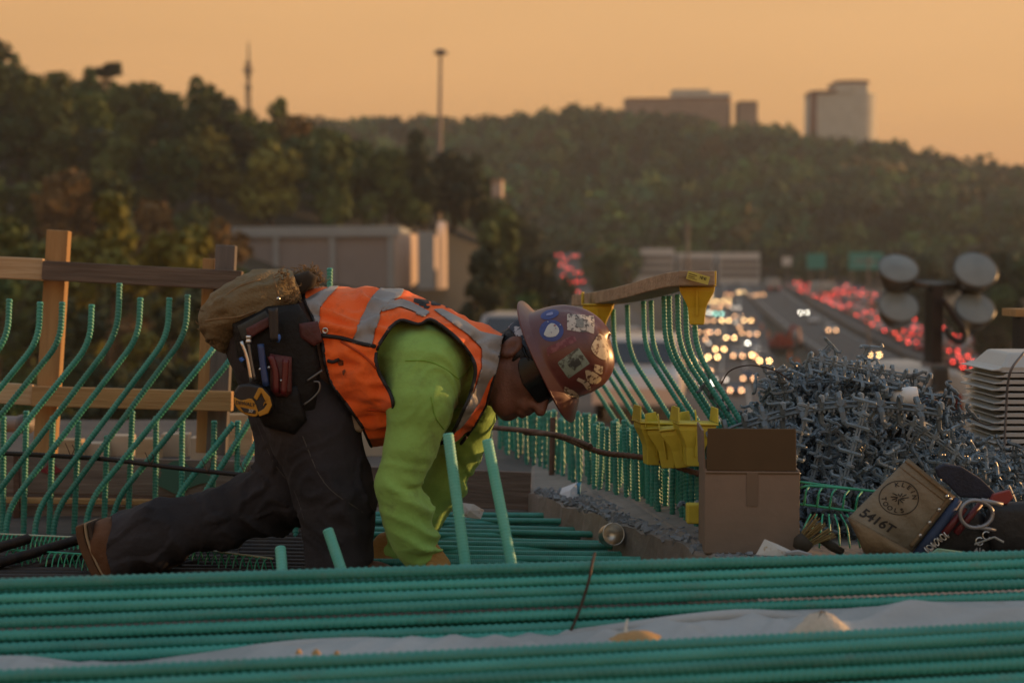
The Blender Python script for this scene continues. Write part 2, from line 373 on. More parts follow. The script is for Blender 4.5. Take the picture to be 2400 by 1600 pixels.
FOL = [foliage('leaf_olive', (0.040, 0.060, 0.016), (0.082, 0.100, 0.024)), foliage('leaf_green', (0.026, 0.054, 0.020), (0.052, 0.088, 0.026)),
       foliage('leaf_rust', (0.085, 0.052, 0.016), (0.14, 0.080, 0.022)), foliage('leaf_dark', (0.017, 0.028, 0.016), (0.034, 0.046, 0.022)),
       foliage('leaf_gold', (0.085, 0.088, 0.016), (0.17, 0.155, 0.028)), foliage('leaf_lime', (0.052, 0.085, 0.020), (0.095, 0.13, 0.028))]
protos = []
for i, (kind, h, n) in enumerate((('round', 10, 1500), ('round', 11, 1500), ('tall', 13, 1000), ('tall', 14, 1000), ('flat', 10, 750), ('round', 9, 1500))):
    lb = lobes_for(kind, random.Random(40 + i)); V, Fq = leaf_mesh(lb, n, 0.55, 60 + i, None)
    protos.append(([mesh('crown', V, Fq, FOL[f]) for f in range(6)], trunk_mesh(lb, h, i, M_bark)))
KN = ['olive', 'dark green', 'rust coloured', 'blackish green', 'golden', 'lime green']
def tree(x, y, pi, fi, s, label, group, name='tree', z=None, rz=None):
    zz = float(ground_z(x, y)) if z is None else z
    o = empty(name, (x, y, zz), rnd.uniform(0, 6.28) if rz is None else rz); o.scale = (s, s, s * rnd.uniform(0.9, 1.12))
    link('crown', protos[pi][0][fi], o); link('trunk', protos[pi][1], o); return tag(o, label, 'tree', group)
def wx(px, d): return (px - 1200) / FPX * d
# left wooded hill: rows from the foot to the ridge
for row, (d, step) in enumerate(((135, 120), (158, 105), (182, 92), (204, 84), (222, 76), (240, 70), (256, 66), (272, 62))):
    px = -60 + rnd.uniform(0, 60)
    while px < 1330 - (0 if row < 4 else (row - 3) * 35):
        p = px + rnd.uniform(-22, 22); dd = d + rnd.uniform(-8, 8)
        if not (dd < 204 and 530 < p < 1085) and not (190 < dd < 224 and p > 1040) and p < 1275:
            fi = rnd.choices(range(6), (5, 4.5, 1.3, 3.4, 0.9, 1.6))[0]
            if p > 950: fi = rnd.choice((1, 3, 3, 0))
            tree(wx(p, dd), dd, rnd.choice((0, 1, 0, 5, 5, 2)), fi, rnd.uniform(0.85, 1.2) * (1.0 if row < 6 else 0.85),
                 f'{KN[fi]} tree {("at the foot of", "low on", "low on", "halfway up", "halfway up", "high on", "near the top of", "topping")[row]} the left hill, {("above the pine post" if p < 300 else "above the grey post" if p < 560 else "behind the warehouse" if p < 800 else "left of the high lamp pole" if p < 1030 else "right of the high lamp pole")}', 'trees on the near hill')
        px += step * rnd.uniform(0.8, 1.2)
# the distinct crowns on the skyline
for px, top, d, pi, fi, s, lab in ((10, 128, 262, 1, 1, 1.15, 'tall green tree at the left edge, highest on the skyline'), (140, 160, 270, 0, 3, 0.75, 'dark round tree on the ridge left of the umbrella shaped one'),
                              (248, 148, 270, 4, 3, 0.95, 'umbrella shaped tree with open crown on the skyline'), (690, 268, 275, 2, 3, 0.6, 'small dark pointed tree on the ridge right of the mast'),
                              (546, 232, 268, 5, 3, 0.5, 'low dark tree at the foot of the lattice mast'), (900, 330, 240, 2, 1, 0.8, 'pointed green tree left of the high lamp pole'), (1090, 380, 232, 5, 3, 0.75, 'dark tree right of the high lamp pole')):
    H = {0: 12.2, 1: 12.5, 2: 14.5, 4: 10.6, 5: 11.5}[pi] * s
    tree(wx(px, d), d, pi, fi, s, lab, None, z=CAMZ + (630 - top) / FPX * d - H)
# big yellowing trees close below the bridge
def big_tree(px, top, d, wpx, fi, seed, label, hh=24):
    r = random.Random(seed); wd = wpx / FPX * d / 2; zt = CAMZ + (630 - top) / FPX * d; lb = []
    base = float(ground_z(wx(px, d), d)); hgt = zt - base
    for k in range(26):
        t = r.uniform(0.3, 0.95); a = r.uniform(0, 6.28); env = wd * math.sin(math.pi * min(1, (1 - t) * 1.15 + 0.12)) ** 0.7
        rr = env * r.uniform(0.1, 0.8); q = wd * r.uniform(0.2, 0.34); lb.append((rr * math.cos(a), rr * math.sin(a), hgt * t - q * .2, q, q, q))
    V, Fq = leaf_mesh(lb, 5200, 0.30 * d / 80, seed, None)
    o = empty('tree', (wx(px, d), d, base)); link('crown', mesh('crown', V, Fq, FOL[fi]), o); link('trunk', trunk_mesh(lb, hgt * .9, seed, M_bark), o)
    tag(o, label, 'tree', 'trees just below the bridge')
for a in ((255, 425, 84, 330, 4, 1, 'large golden tree behind the timber guard rail'), (420, 480, 78, 270, 4, 2, 'golden tree in front of the pale warehouse corner'), (70, 480, 88, 300, 0, 3, 'olive tree at the left edge behind the pine post'),
          (520, 560, 92, 190, 0, 4, 'olive tree touching the left corner of the warehouse'), (180, 640, 60, 330, 3, 5, 'blackish tree low behind the green bent bars'), (430, 650, 60, 330, 3, 6, 'dark shrubby tree low behind the grey timber post'),
          (-60, 600, 62, 300, 1, 7, 'green tree low at the left edge behind the bars'), (1165, 560, 120, 260, 3, 8, 'dark tree right of the warehouse fin'), (1215, 620, 105, 190, 1, 9, 'rounded green tree behind the hard hat'), (1080, 640, 110, 200, 3, 10, 'dark tree behind the bent back of the worker'), (300, 760, 50, 420, 3, 21, 'nearest dark tree below the bridge left of the worker'), (640, 780, 56, 380, 3, 22, 'dark tree below the bridge behind the worker'), (1425, 600, 300, 60, 1, 11, 'green tree left of the long white building'), (1412, 640, 290, 50, 0, 12, 'olive tree beside the ramp full of red lights'),
          (2330, 600, 210, 260, 3, 13, 'dark tree behind the right work lamps'), (2180, 610, 260, 170, 3, 14, 'dark tree between the two pairs of work lamps'), (2440, 590, 190, 260, 1, 15, 'dark green tree at the right edge')):
    big_tree(*a)
# far woods: nobody could count them
def forest(name, n, sel, seed, s0, s1, nq=95):
    r = np.random.RandomState(seed); Vs = []; Cs = []; k = 0
    pal = np.array([(0.036, 0.068, 0.024), (0.026, 0.058, 0.028), (0.085, 0.060, 0.024), (0.018, 0.032, 0.020), (0.080, 0.100, 0.028), (0.052, 0.100, 0.028), (0.050, 0.046, 0.028), (0.032, 0.050, 0.026)]) * np.array((1.15, 1.32, 1.25))
    while k < n:
        px, d = sel(r); x = wx(px, d); z = float(ground_z(x, d)); s = r.uniform(s0, s1) * (0.72 if d > 780 else 1.0)
        lb = [(r.uniform(-.4, .4) * s, r.uniform(-.4, .4) * s, s * r.uniform(0.35, 1.15), s * q, s * q, s * q * 1.0) for q in r.uniform(0.28, 0.5, 5)]
        V, _ = leaf_mesh(lb, nq, 0.16 * s, r.randint(1 << 30), None); Vs.append(V + np.array((x, d, z)))
        Cs.append(np.repeat(pal[r.choice(8, p=(.22, .2, .07, .17, .09, .11, .07, .07))][None] * r.uniform(.65, 1.3) * (1 + .4 * math.sin(x * .021 + 1.7 * math.sin(d * .013)) * math.sin(d * .024 + x * .009)), len(V), 0)); k += 1
    V = np.vstack(Vs); me = mesh(name, V, np.arange(len(V)).reshape(-1, 4)); col = np.ones((len(V), 4), np.float32); col[:, :3] = np.vstack(Cs)
    a = me.color_attributes.new('tint', 'FLOAT_COLOR', 'POINT'); a.data.foreach_set('color', col.ravel())
    m = bpy.data.materials.new('wood_leaves'); m.use_nodes = True; N = m.node_tree.nodes; b = N['Principled BSDF']; b.inputs['Roughness'].default_value = 0.8; b.inputs['Specular IOR Level'].default_value = 0.2
    at_ = N.new('ShaderNodeAttribute'); at_.attribute_name = 'tint'; m.node_tree.links.new(at_.outputs['Color'], b.inputs['Base Color']); me.materials.append(m)
    return link(name, me)
def sel_far(r):
    return r.uniform(560, 2520), 470 + 440 * r.uniform(0, 1) ** 0.8
tag(forest('far_woods', 1350, sel_far, 5, 9, 16, 120), 'hazy autumn woods covering the far hill', 'woods', kind='stuff')
def sel_ridge(r): return r.uniform(560, 2520), r.uniform(885, 925)
tag(forest('ridge_woods', 260, sel_ridge, 6, 8, 11.5), 'line of tree tops along the far ridge', 'woods', kind='stuff')
def sel_foot(r):
    return (r.uniform(1412, 1450), r.uniform(400, 470)) if r.uniform() < 0.4 else (r.uniform(1880, 2500), r.uniform(440, 480))
tag(forest('verge_woods', 90, sel_foot, 8, 7, 10, 140), 'scrub and trees where the highway meets the hill', 'woods', kind='stuff')

# ---- buildings on the far hill
M_bgrey = mat('pale_facade', (0.50, 0.49, 0.42), 0.8, var=0.12, scale=0.2)
M_bbrown = mat('brown_facade', (0.28, 0.20, 0.15), 0.85, var=0.15, scale=0.2)
M_bred = mat('red_brick_facade', (0.16, 0.07, 0.055), 0.85, var=0.15, scale=0.3)
M_glass = mat('dark_window', (0.03, 0.035, 0.04), 0.15, spec=0.6)
def bpt(px, py, d): return at(px, py, d)
def facade_windows(root, p0, p1, z0, z1, nx_, nz_, fw=0.6, fh=0.5, off=0.12):
    "rows of real panes a little proud of a wall running p0-p1"
    p0 = Vector(p0); p1 = Vector(p1); u = (p1 - p0); L = u.length; u.normalize(); nrm = Vector((u.y, -u.x, 0))
    me = None
    for i in range(nx_):
        for k in range(nz_):
            cx = (i + .5) / nx_ * L; cz = z0 + (k + .5) / nz_ * (z1 - z0)
            if me is None:
                a = L / nx_ * fw / 2; b = (z1 - z0) / nz_ * fh / 2; mb = MB(); mb.box((-a, -.05, -b), (a, .05, b)); me = mesh('window', mb.V, mb.F, M_glass)
            o = link('window', me, root); o.matrix_world = Matrix.Translation((p0 + u * cx + nrm * off + Vector((0, 0, cz))) - Vector((0, 0, p0.z))) @ Matrix(((u.x, -nrm.x, 0, 0), (u.y, -nrm.y, 0, 0), (0, 0, 1, 0), (0, 0, 0, 1))); o.matrix_world.translation.z = cz
def slab(mb, pts, z0, z1):
    mb.prism([(p[0], p[1], z0) for p in pts], (0, 0, z1 - z0))
def zz(py, d): return at(1200, py, d).z
D = 890
def X(px, d=D): return wx(px, d)
# tower
zt0, zt1, zt2 = zz(345, D), zz(222, D), zz(196, D)
o = empty('office_tower', (X(1975), D, zt0)); R0 = o
def pbuild(mb, name, m, root, **k):
    ob = mb.build(name, m, None, **k); ob.parent = root; ob.matrix_parent_inverse = root.matrix_basis.inverted(); return ob
front = [(X(1898), D), (X(1925), D - 1), (X(1990), D - 6)] + [(X(2004 + 50 * math.sin(R(10 * k))), D + 10 - 16.5 * math.cos(R(10 * k))) for k in range(1, 10)] + [(X(2054), D + 22), (X(1898), D + 22)]
mb = MB(); slab(mb, front, zt0 - 12, zt1 - 0.3); pbuild(mb, 'wall', M_bgrey, R0)
mb = MB(); slab(mb, [(X(1896.5), D - .4), (X(1909), D - .6), (X(1909), D + 5), (X(1896.5), D + 5)], zt0 - 12, zt1 + 1); pbuild(mb, 'brick_pier', M_bred, R0)
mb = MB(); slab(mb, [(X(1896), D - .8), (X(1957), D - 4), (X(1957), D + 21), (X(1896), D + 21)], zt1 - .3, zt1 + 1.6); pbuild(mb, 'parapet', M_bred, R0)
mb = MB(); slab(mb, [(X(1953), D - 4), (X(1990), D - 6.4), (X(2022), D - 5), (X(2032), D + 2), (X(2032), D + 20), (X(1953), D + 20)], zt1 - .3, zt2 - 1.5); pbuild(mb, 'penthouse', M_bgrey, R0)
mb = MB(); slab(mb, [(X(1951), D - 4.4), (X(1990), D - 6.8), (X(2023), D - 5.4), (X(2033), D + 2), (X(2033), D + 20.5), (X(1951), D + 20.5)], zt2 - 1.5, zt2 + .4); pbuild(mb, 'roof_band', M_bred, R0)
facade_windows(R0, (X(1925), D - 1, zt0), (X(1990), D - 6, zt0), zt0 - 2, zt1 - 1, 8, 7)
facade_windows(R0, (X(1992), D - 6.1, zt0), (X(2010), D - 6.6, zt0), zt0 - 2, zt1 - 1, 2, 7)
tag(R0, 'tall office tower with rounded corner and red parapet, alone on the far hill', 'building')
# long low block
z0, z1, z2 = zz(300, D), zz(237, D), zz(218, D)
R0 = empty('hospital_block', (X(1600), D, z0))
mb = MB(); slab(mb, [(X(1466), D), (X(1700), D - 4), (X(1718), D + 14), (X(1466), D + 20)], z0 - 14, z1); pbuild(mb, 'wall', M_bbrown, R0)
mb = MB(); slab(mb, [(X(1464.5), D - .6), (X(1702), D - 4.6), (X(1720), D + 14.5), (X(1464), D + 20.5)], z1, z1 + 1.0); pbuild(mb, 'parapet', M_bred, R0)
mb = MB(); slab(mb, [(X(1574), D + 2), (X(1660), D), (X(1660), D + 15), (X(1574), D + 15)], z1 + 1, z2 + 1.5); pbuild(mb, 'roof_plant', M_bgrey, R0)
mb = MB(); slab(mb, [(X(1655), D + 1), (X(1708), D), (X(1716), D + 12), (X(1655), D + 12)], z1 + 1, z2 - .7); pbuild(mb, 'roof_storey', M_bgrey, R0)
facade_windows(R0, (X(1475), D, z0), (X(1695), D - 4, z0), z0 - 2, z1 - 1.5, 22, 3, 0.6, 0.45)
tag(R0, 'long low brown hospital block with roof storeys on the far hilltop', 'building')
R0 = empty('office_wing', (X(1750), D, z0))
mb = MB(); slab(mb, [(X(1727), D - 2), (X(1766), D - 3), (X(1780), D + 12), (X(1727), D + 14)], z0 - 14, zz(245, D)); pbuild(mb, 'wall', M_bbrown, R0)
mb = MB(); slab(mb, [(X(1726), D - 2.5), (X(1767), D - 3.5), (X(1781), D + 12), (X(1726), D + 14)], zz(245, D), zz(241, D)); pbuild(mb, 'parapet', M_bred, R0)
facade_windows(R0, (X(1730), D - 2, z0), (X(1764), D - 3, z0), z0 - 2, zz(248, D), 4, 4)
tag(R0, 'small brown wing between the hospital block and the tower', 'building')
# warehouse below the wooded hill
M_panel = mat('grey_brown_panel', (0.25, 0.22, 0.21), 0.8, var=0.08, scale=0.4)
M_lightp = mat('light_blue_grey_trim', (0.29, 0.32, 0.33), 0.7, var=0.08, scale=0.4)
M_cream = mat('cream_wall', (0.55, 0.44, 0.36), 0.8, var=0.05, scale=0.4)
D2 = 196
def X2(px, d=D2): return wx(px, d)
zb = float(ground_z(X2(800), D2)) - 2; zt = zz(532, D2); zc = zz(556, D2)
R0 = empty('warehouse', (X2(800), D2, zb))
mb = MB(); slab(mb, [(X2(540), D2 + 1), (X2(935), D2 - 6), (X2(985), D2 + 8), (X2(985), D2 + 18), (X2(540), D2 + 18)], zb, zc); pbuild(mb, 'wall', M_panel, R0)
mb = MB(); slab(mb, [(X2(535), D2 + .5), (X2(936), D2 - 6.6), (X2(942, D2), D2 - 6), (X2(942), D2 + 17), (X2(535), D2 + 19)], zc, zt); pbuild(mb, 'cornice', M_lightp, R0)
for p in (652, 788, 925):
    f = (p - 540) / (935 - 540); yy = D2 + 1 - 7 * f - 0.35; mb = MB(); mb.box((X2(p - 6), yy - .1, zb), (X2(p + 6), yy + .6, zc - .01)); pbuild(mb, 'pilaster', M_lightp, R0)
mb = MB(); slab(mb, [(X2(937), D2 - 6.5), (X2(1020), D2 + 14), (X2(1010), D2 + 16), (X2(930), D2 - 5.8)], zb, zz(548, D2)); pbuild(mb, 'end_wall', M_cream, R0)
mb = MB(); slab(mb, [(X2(986), D2 - 6.0), (X2(1024), D2 - 6.6), (X2(1024), D2 - 5.9), (X2(986), D2 - 5.4)], zb, zz(545, D2)); pbuild(mb, 'screen_wall', M_lightp, R0)
mb = MB(); pf = [(0, 0), (0, 1)] ; P = []
for k in range(9):
    a = math.pi * k / 8; P.append((0, -math.cos(a) * 3.0 + 3.0, math.sin(a) * 1.0))
hz_ = zz(560, D2); top = zz(521, D2); poly = [(X2(1030), D2 - 6.6, zb)] + [(X2(1030), D2 - 6.6 + (1 - math.cos(math.pi * k / 10)) * 4, hz_ + math.sin(math.pi * k / 10) * (top - hz_)) for k in range(11)] + [(X2(1030), D2 + 1.4, zb)]
mb.prism(poly, (X2(1046) - X2(1030), 0.9, 0)); pbuild(mb, 'rounded_fin', M_cream, R0)
tag(R0, 'large grey panelled warehouse with pale pilasters and rounded end fin', 'building')
# small house glimpsed on the hill
R0 = empty('hill_house', (X2(1165, 228), 228, zz(470, 228)))
mb = MB(); slab(mb, [(X2(1152, 228), 228), (X2(1176, 228), 226), (X2(1180, 228), 233), (X2(1152, 228), 235)], zz(462, 228), zz(424, 228)); pbuild(mb, 'wall', M_cream, R0)
mb = MB(); slab(mb, [(X2(1150, 228), 227.6), (X2(1177, 228), 225.5), (X2(1181.5, 228), 233.5), (X2(1150, 228), 235.5)], zz(424, 228), zz(421, 228)); pbuild(mb, 'roof', M_bbrown, R0)
tag(R0, 'small house on the slope catching orange sunset light', 'building')
# long white building behind the ramp, in three blocks
M_strip = mat('strip_windows', (0.10, 0.095, 0.10), 0.3)
D3 = 452
for k, (a, b, t, bt) in enumerate(((1455, 1580, 582, 640), (1590, 1672, 592, 640), (1684, 1780, 592, 645))):
    R0 = empty('white_building', (X(a, D3), D3, zz(bt, D3) - 8)); mb = MB(); mb.box((X(a, D3), D3, zz(bt, D3) - 8), (X(b, D3), D3 + 14, zz(t, D3))); pbuild(mb, 'wall', mat('white_facade', (0.60, 0.57, 0.53), 0.8, var=0.06, scale=0.2), R0)
    for q in range(3):
        z = zz(bt, D3) - 2 + (zz(t, D3) - zz(bt, D3)) * (0.2 + 0.3 * q); mb = MB(); mb.box((X(a + 3, D3), D3 - .2, z), (X(b - 3, D3), D3 + .1, z + 1.3)); pbuild(mb, 'window_band', M_strip, R0)
    tag(R0, ('long white building left of the dark pole at the hill foot', 'short white building in the middle of the row at the hill foot', 'white building at the right end of the row at the hill foot')[k], 'building', 'white buildings at the foot of the hill')
# poles, masts, signs
M_pole = mat('pole_steel', (0.16, 0.15, 0.15), 0.6, metal=0.5)
M_polelight = mat('galvanised_pole', (0.22, 0.19, 0.18), 0.6, metal=0.3)
D4 = 240
R0 = empty('high_mast_light', (X(1027, D4), D4, zz(700, D4)))
mb = MB(); mb.tube([at(1024, 700, D4), at(1029, 400, D4), at(1033, 122, D4)], [0.5, 0.4, 0.26], 8); pbuild(mb, 'pole', M_polelight, R0)
mb = MB(); c = at(1033, 121, D4); mb.lathe([(0.1, -0.45), (0.85, -0.25), (0.95, 0.1), (0.5, 0.35), (0.05, 0.4)], 12, Matrix.Translation(c)); pbuild(mb, 'light_ring', M_pole, R0)
for k in range(6):
    a = k * math.pi / 3; mb = MB(); mb.lathe([(0.05, .15), (.26, 0), (.26, -.3), (.02, -.34)], 8, Matrix.Translation(c + Vector((math.cos(a) * .95, math.sin(a) * .95, -.2)))); pbuild(mb, 'lamp', M_pole, R0)
tag(R0, 'high slender lamp pole with ring of lamps against the sky', 'lamp pole')
D5 = 300
R0 = empty('lattice_mast', at(582, 260, D5)); mb = MB()
for dx, dy in ((-6, 0), (6, 0), (0, 8)):
    mb.tube([at(582 + dx, 275, D5 + dy * .1), at(582 + dx * .45, 170, D5 + dy * .05), at(583, 96, D5)], [.16, .13, .06], 6)
pbuild(mb, 'mast_legs', M_pole, R0); mb = MB()
for k in range(14):
    y = 262 - k * 11.5; wv = 6 - k * .4; mb.tube([at(582 - wv, y, D5), at(582 + wv, y - 11, D5)], .07, 4); mb.tube([at(582 + wv, y, D5), at(582 - wv, y - 11, D5)], .07, 4)
pbuild(mb, 'bracing', M_pole, R0)
for y, wv, h in ((165, 12, 1.0), (150, 8, .8), (206, 9, .8), (225, 7, .5), (178, 8, .6)):
    mb = MB(); cc = at(582, y, D5); q = wv / FPX * D5; mb.lathe([(.05, -h * .5), (q, -h * .4), (q, h * .4), (.05, h * .5)], 10, Matrix.Translation(cc)); pbuild(mb, 'antenna_drum', M_pole, R0)
tag(R0, 'lattice radio mast with antenna drums rising from the wooded ridge', 'mast')
M_sign = mat('green_sign', (0.015, 0.24, 0.21), 0.5, var=0.1, scale=.5)
for k, (a, b, t, bt, lab) in enumerate(((1890, 1934, 594, 630, 'square green highway sign left of the work lamps'), (1988, 2068, 591, 632, 'wide green highway sign with white lines beside the work lamps'))):
    DD = 330; R0 = empty('highway_sign', at((a + b) / 2, 690, DD)); mb = MB(); p = at(a, bt, DD); q = at(b, t, DD); mb.box((p.x, DD - .1, p.z), (q.x, DD + .1, q.z)); pbuild(mb, 'panel', M_sign, R0)
    for lx in (a + 8, b - 8): mb = MB(); mb.tube([at(lx, 740, DD + .4), at(lx, t, DD + .4)], .14, 6); pbuild(mb, 'post', M_pole, R0)
    if k:
        for yy in (604, 617): mb = MB(); p = at(a + 8, yy + 3, DD); q = at(b - 14, yy, DD); mb.box((p.x, DD - .14, p.z), (q.x, DD - .1, q.z)); pbuild(mb, 'lettering', mat('sign_white', (.25, .4, .38), .6), R0)
    tag(R0, lab, 'sign', 'green signs over the highway')
R0 = tag(empty('small_sign', at(1843, 640, 330)), 'small pale sign between the white buildings and the green signs', 'sign'); mb = MB(); p = at(1832, 622, 330); q = at(1854, 602, 330); mb.box((p.x, 329.9, p.z), (q.x, 330.1, q.z)); pbuild(mb, 'panel', mat('white_facade', (.42, .4, .37)), R0); mb = MB(); mb.tube([at(1843, 720, 330.3), at(1843, 604, 330.3)], .1, 6); pbuild(mb, 'post', M_pole, R0)
for px, y0, y1, d, r, lab in ((1611, 520, 690, 190, .26, 'dark utility pole in front of the white buildings'), (2035, 600, 720, 120, .12, 'thin grey lamp post left of the work lamps')):
    mb = MB(); mb.tube([at(px, y1 + 160, d), at(px, y0, d)], [r, r * .7], 8); mb.box(tuple(at(px, y0 + 12, d) - Vector((1.0, .06, .06))), tuple(at(px, y0 + 12, d) + Vector((1.0, .06, .06)))); tag(mb.build('utility_pole', M_pole), lab, 'pole')

# ---- traffic
M_hl = {'warm': mat('headlight_warm', (.9, .8, .6), .3, emit=(1.0, .60, .24), estr=22.0), 'amber': mat('headlight_amber', (.9, .7, .5), .3, emit=(1.0, .50, .22), estr=10.0), 'white': mat('headlight_white', (.9, .9, .9), .3, emit=(1.0, .92, .75), estr=18), 'dim': mat('headlight_dim', (.8, .8, .8), .3, emit=(.9, .75, .6), estr=5), 'cyan': mat('headlight_cyan', (.8, .9, .9), .3, emit=(.45, 1.0, .8), estr=12)}
M_tl = mat('tail_light_lit', (.5, .02, .02), .3, emit=(1.0, .055, .035), estr=9); M_tld = mat('tail_light', (.4, .02, .02), .3, emit=(1.0, .07, .06), estr=0.7)
M_tyre = mat('tyre', (.015, .015, .015), .8)
M_cg = mat('car_glass', (.02, .024, .028), .08, spec=.8)
CARCOL = {n: mat('paint_' + n, c, .35, coat=.5, spec=.5) for n, c in (('white', (.55, .53, .5)), ('silver', (.30, .29, .28)), ('grey', (.13, .13, .13)), ('black', (.025, .025, .028)), ('red', (.22, .03, .025)), ('blue', (.04, .07, .14)), ('tan', (.28, .2, .14)))}
def car_body(kind):
    "side profile (y forward = travel direction -Y front), lofted with tumblehome"
    if kind == 'sedan': prof = [(-2.3, .35), (-2.35, .62), (-2.2, .82), (-1.1, .95), (-.35, 1.40), (.85, 1.42), (1.55, 1.02), (2.2, .95), (2.3, .6), (2.25, .35)]
    elif kind == 'suv': prof = [(-2.3, .4), (-2.38, .75), (-2.25, 1.0), (-1.2, 1.12), (-.6, 1.72), (1.9, 1.74), (2.2, 1.1), (2.3, .7), (2.25, .4)]
    else: prof = [(-2.9, .45), (-3.0, .9), (-2.85, 1.25), (-2.2, 1.5), (-1.6, 2.35), (2.9, 2.45), (3.0, 1.2), (3.0, .5), (2.9, .45)]
    n = len(prof); V = []; F = []
    secs = [(-.93, .0), (-.86, .03), (.86, .03), (.93, 0)]
    for sx, up in secs:
        for (y, z) in prof:
            t = max(0, (z - .9) / .9); k = 1 - .17 * t; V.append((sx * k, y, z + up))
    for s in range(3): F += [(s * n + i, s * n + (i + 1) % n, (s + 1) * n + (i + 1) % n, (s + 1) * n + i) for i in range(n)]
    F += [tuple(range(n)), tuple(range(4 * n - 1, 3 * n - 1, -1))]
    return prof, V, F
CARP = {}
def car_proto(kind):
    prof, V, F = car_body(kind); P = {}
    for n, m in CARCOL.items(): P['body_' + n] = mesh('body', V, F, m)
    zt = max(z for y, z in prof); zb = .95 if kind == 'sedan' else (1.12 if kind == 'suv' else 1.5); mb = MB()
    k0 = 1 - .17 * max(0, (zb - .9) / .9); k1 = 1 - .17 * max(0, (zt - .9) / .9)
    i = [j for j, p in enumerate(prof) if p[1] > zb + .2]; f0 = prof[i[0] - 1]; f1 = prof[i[0]]; r0 = prof[i[-1]]; r1 = prof[i[-1] + 1]
    def pane(a, b, off):
        w0 = .86 * (1 - .17 * max(0, (a[1] - .9) / .9)) * .88; w1 = .86 * (1 - .17 * max(0, (b[1] - .9) / .9)) * .88
        aa = (a[0] * .9 + b[0] * .1, a[1] * .9 + b[1] * .1 + .03); bb = (a[0] * .12 + b[0] * .88, a[1] * .12 + b[1] * .88 + .03)
        V = [(-w0, aa[0] + off, aa[1]), (w0, aa[0] + off, aa[1]), (w1, bb[0] + off, bb[1]), (-w1, bb[0] + off, bb[1])]; m2 = MB(); m2.prism(V, (0, -off * .8, 0)); return mesh('window', m2.V, m2.F, M_cg)
    P['wf'] = pane(f0, f1, -.035); P['wr'] = pane(r1, r0, .035)
    for s in (-1, 1):
        m2 = MB(); y0, y1 = f1[0] + .02, r0[0] - .1; yb0, yb1 = f0[0] + .45, r1[0] - .25
        za, zc_ = zb + .06, zt - .12; ka = .93 * (1 - .17 * max(0, (za - .9) / .9)) + .006; kb = .93 * (1 - .17 * max(0, (zc_ - .9) / .9)) + .006
        m2.prism([(s * ka, yb0, za), (s * ka, yb1, za), (s * kb, y1, zc_), (s * kb, y0, zc_)], (-s * .02, 0, 0)); P['ws%d' % s] = mesh('window', m2.V, m2.F, M_cg)
    fy = prof[1][0]; hz = .68 if kind != 'van' else .95
    for s in (-1, 1):
        Mx = Matrix.Translation((s * .73, fy - .02, hz)) @ Matrix.Rotation(R(90), 4, 'X'); m2 = MB(); m2.lathe([(.02, .06), (.12, .05), (.165, .0), (.165, -.08), (.02, -.09)], 10, Mx)
        for q, m in M_hl.items(): P['hl%d_%s' % (s, q)] = mesh('headlight', m2.V, m2.F, m, True)
        ry = max(p[0] for p in prof); m2 = MB(); m2.box((s * .70 - .13, ry - .10, hz + .08), (s * .70 + .13, ry + .02, hz + .32))
        P['tl%d_on' % s] = mesh('tail_light', m2.V, m2.F, M_tl); P['tl%d_dim' % s] = mesh('tail_light', m2.V, m2.F, M_tld)
    m2 = MB(); m2.lathe([(.02, -.1), (.2, -.11), (.33, -.1), (.34, 0), (.33, .1), (.2, .11), (.02, .1)], 14, Matrix.Rotation(R(90), 4, 'Y')); P['wheel'] = mesh('wheel', m2.V, m2.F, M_tyre, True)
    P['ax'] = 1.4 if kind != 'van' else 1.9
    return P
for k in ('sedan', 'suv', 'van'): CARP[k] = car_proto(k)
def car(x, y, head, kind, col, hl, tl, label, group, z=None, hidden_wheels=False, s=1.0, name='car'):
    P = CARP[kind]; o = empty(name, (x, y, float(plane_z(y)) + .07 if z is None else z), head); o.scale = (s, s, s)
    link('body', P['body_' + col], o)
    for k in ('wf', 'wr', 'ws-1', 'ws1'): link('window', P[k], o)
    for sgn in (-1, 1):
        if hl: link('headlight', P['hl%d_%s' % (sgn, hl)], o)
        link('tail_light', P['tl%d_%s' % (sgn, tl)], o)
        for ay in (-P['ax'], P['ax']): wq = link('wheel', P['wheel'], o); wq.location = (sgn * .82, ay, .34)
    return tag(o, label, {'van': 'van'}.get(kind, 'car'), group)
GR1 = 'oncoming cars with headlights on'; GR3 = 'cars queueing with red tail lights'
def road_pt(px, py):
    d = 82658.0 / (py - 483.0); return wx(px, d), d
oncoming = [(1660, 690, 'warm'), (1672, 706, 'warm'), (1708, 690, 'amber'), (1738, 684, 'warm'), (1762, 692, 'amber'), (1783, 690, 'amber'), (1684, 716, 'amber'), (1702, 705, 'warm'), (1715, 716, 'amber'), (1724, 722, 'dim'), (1680, 721, 'amber'), (1655, 733, 'white'), (1684, 736, 'cyan'), (1730, 742, 'amber'), (1665, 752, 'amber'), (1700, 752, 'warm'), (1732, 756, 'dim'), (1752, 752, 'warm'), (1742, 768, 'amber'), (1648, 780, 'amber'), (1674, 780, 'amber'), (1712, 793, 'warm'), (1748, 782, 'amber'), (1765, 784, 'amber'), (1664, 797, 'amber'), (1672, 806, 'dim'), (1688, 820, 'warm'), (1762, 806, 'white'), (1768, 820, 'white'), (1672, 839, 'warm'), (1730, 836, 'amber'), (1752, 834, 'warm'), (1782, 838, 'amber'), (1792, 848, 'warm'), (1690, 893, 'dim'), (1655, 872, 'amber'), (1755, 890, 'amber'), (1726, 918, 'amber'), (1660, 900, 'white'), (1615, 905, 'amber'), (1640, 848, 'warm'), (1600, 830, 'amber'), (1620, 760, 'amber')]
cols = ['white', 'silver', 'grey', 'black', 'red', 'blue', 'tan', 'silver', 'white', 'grey']
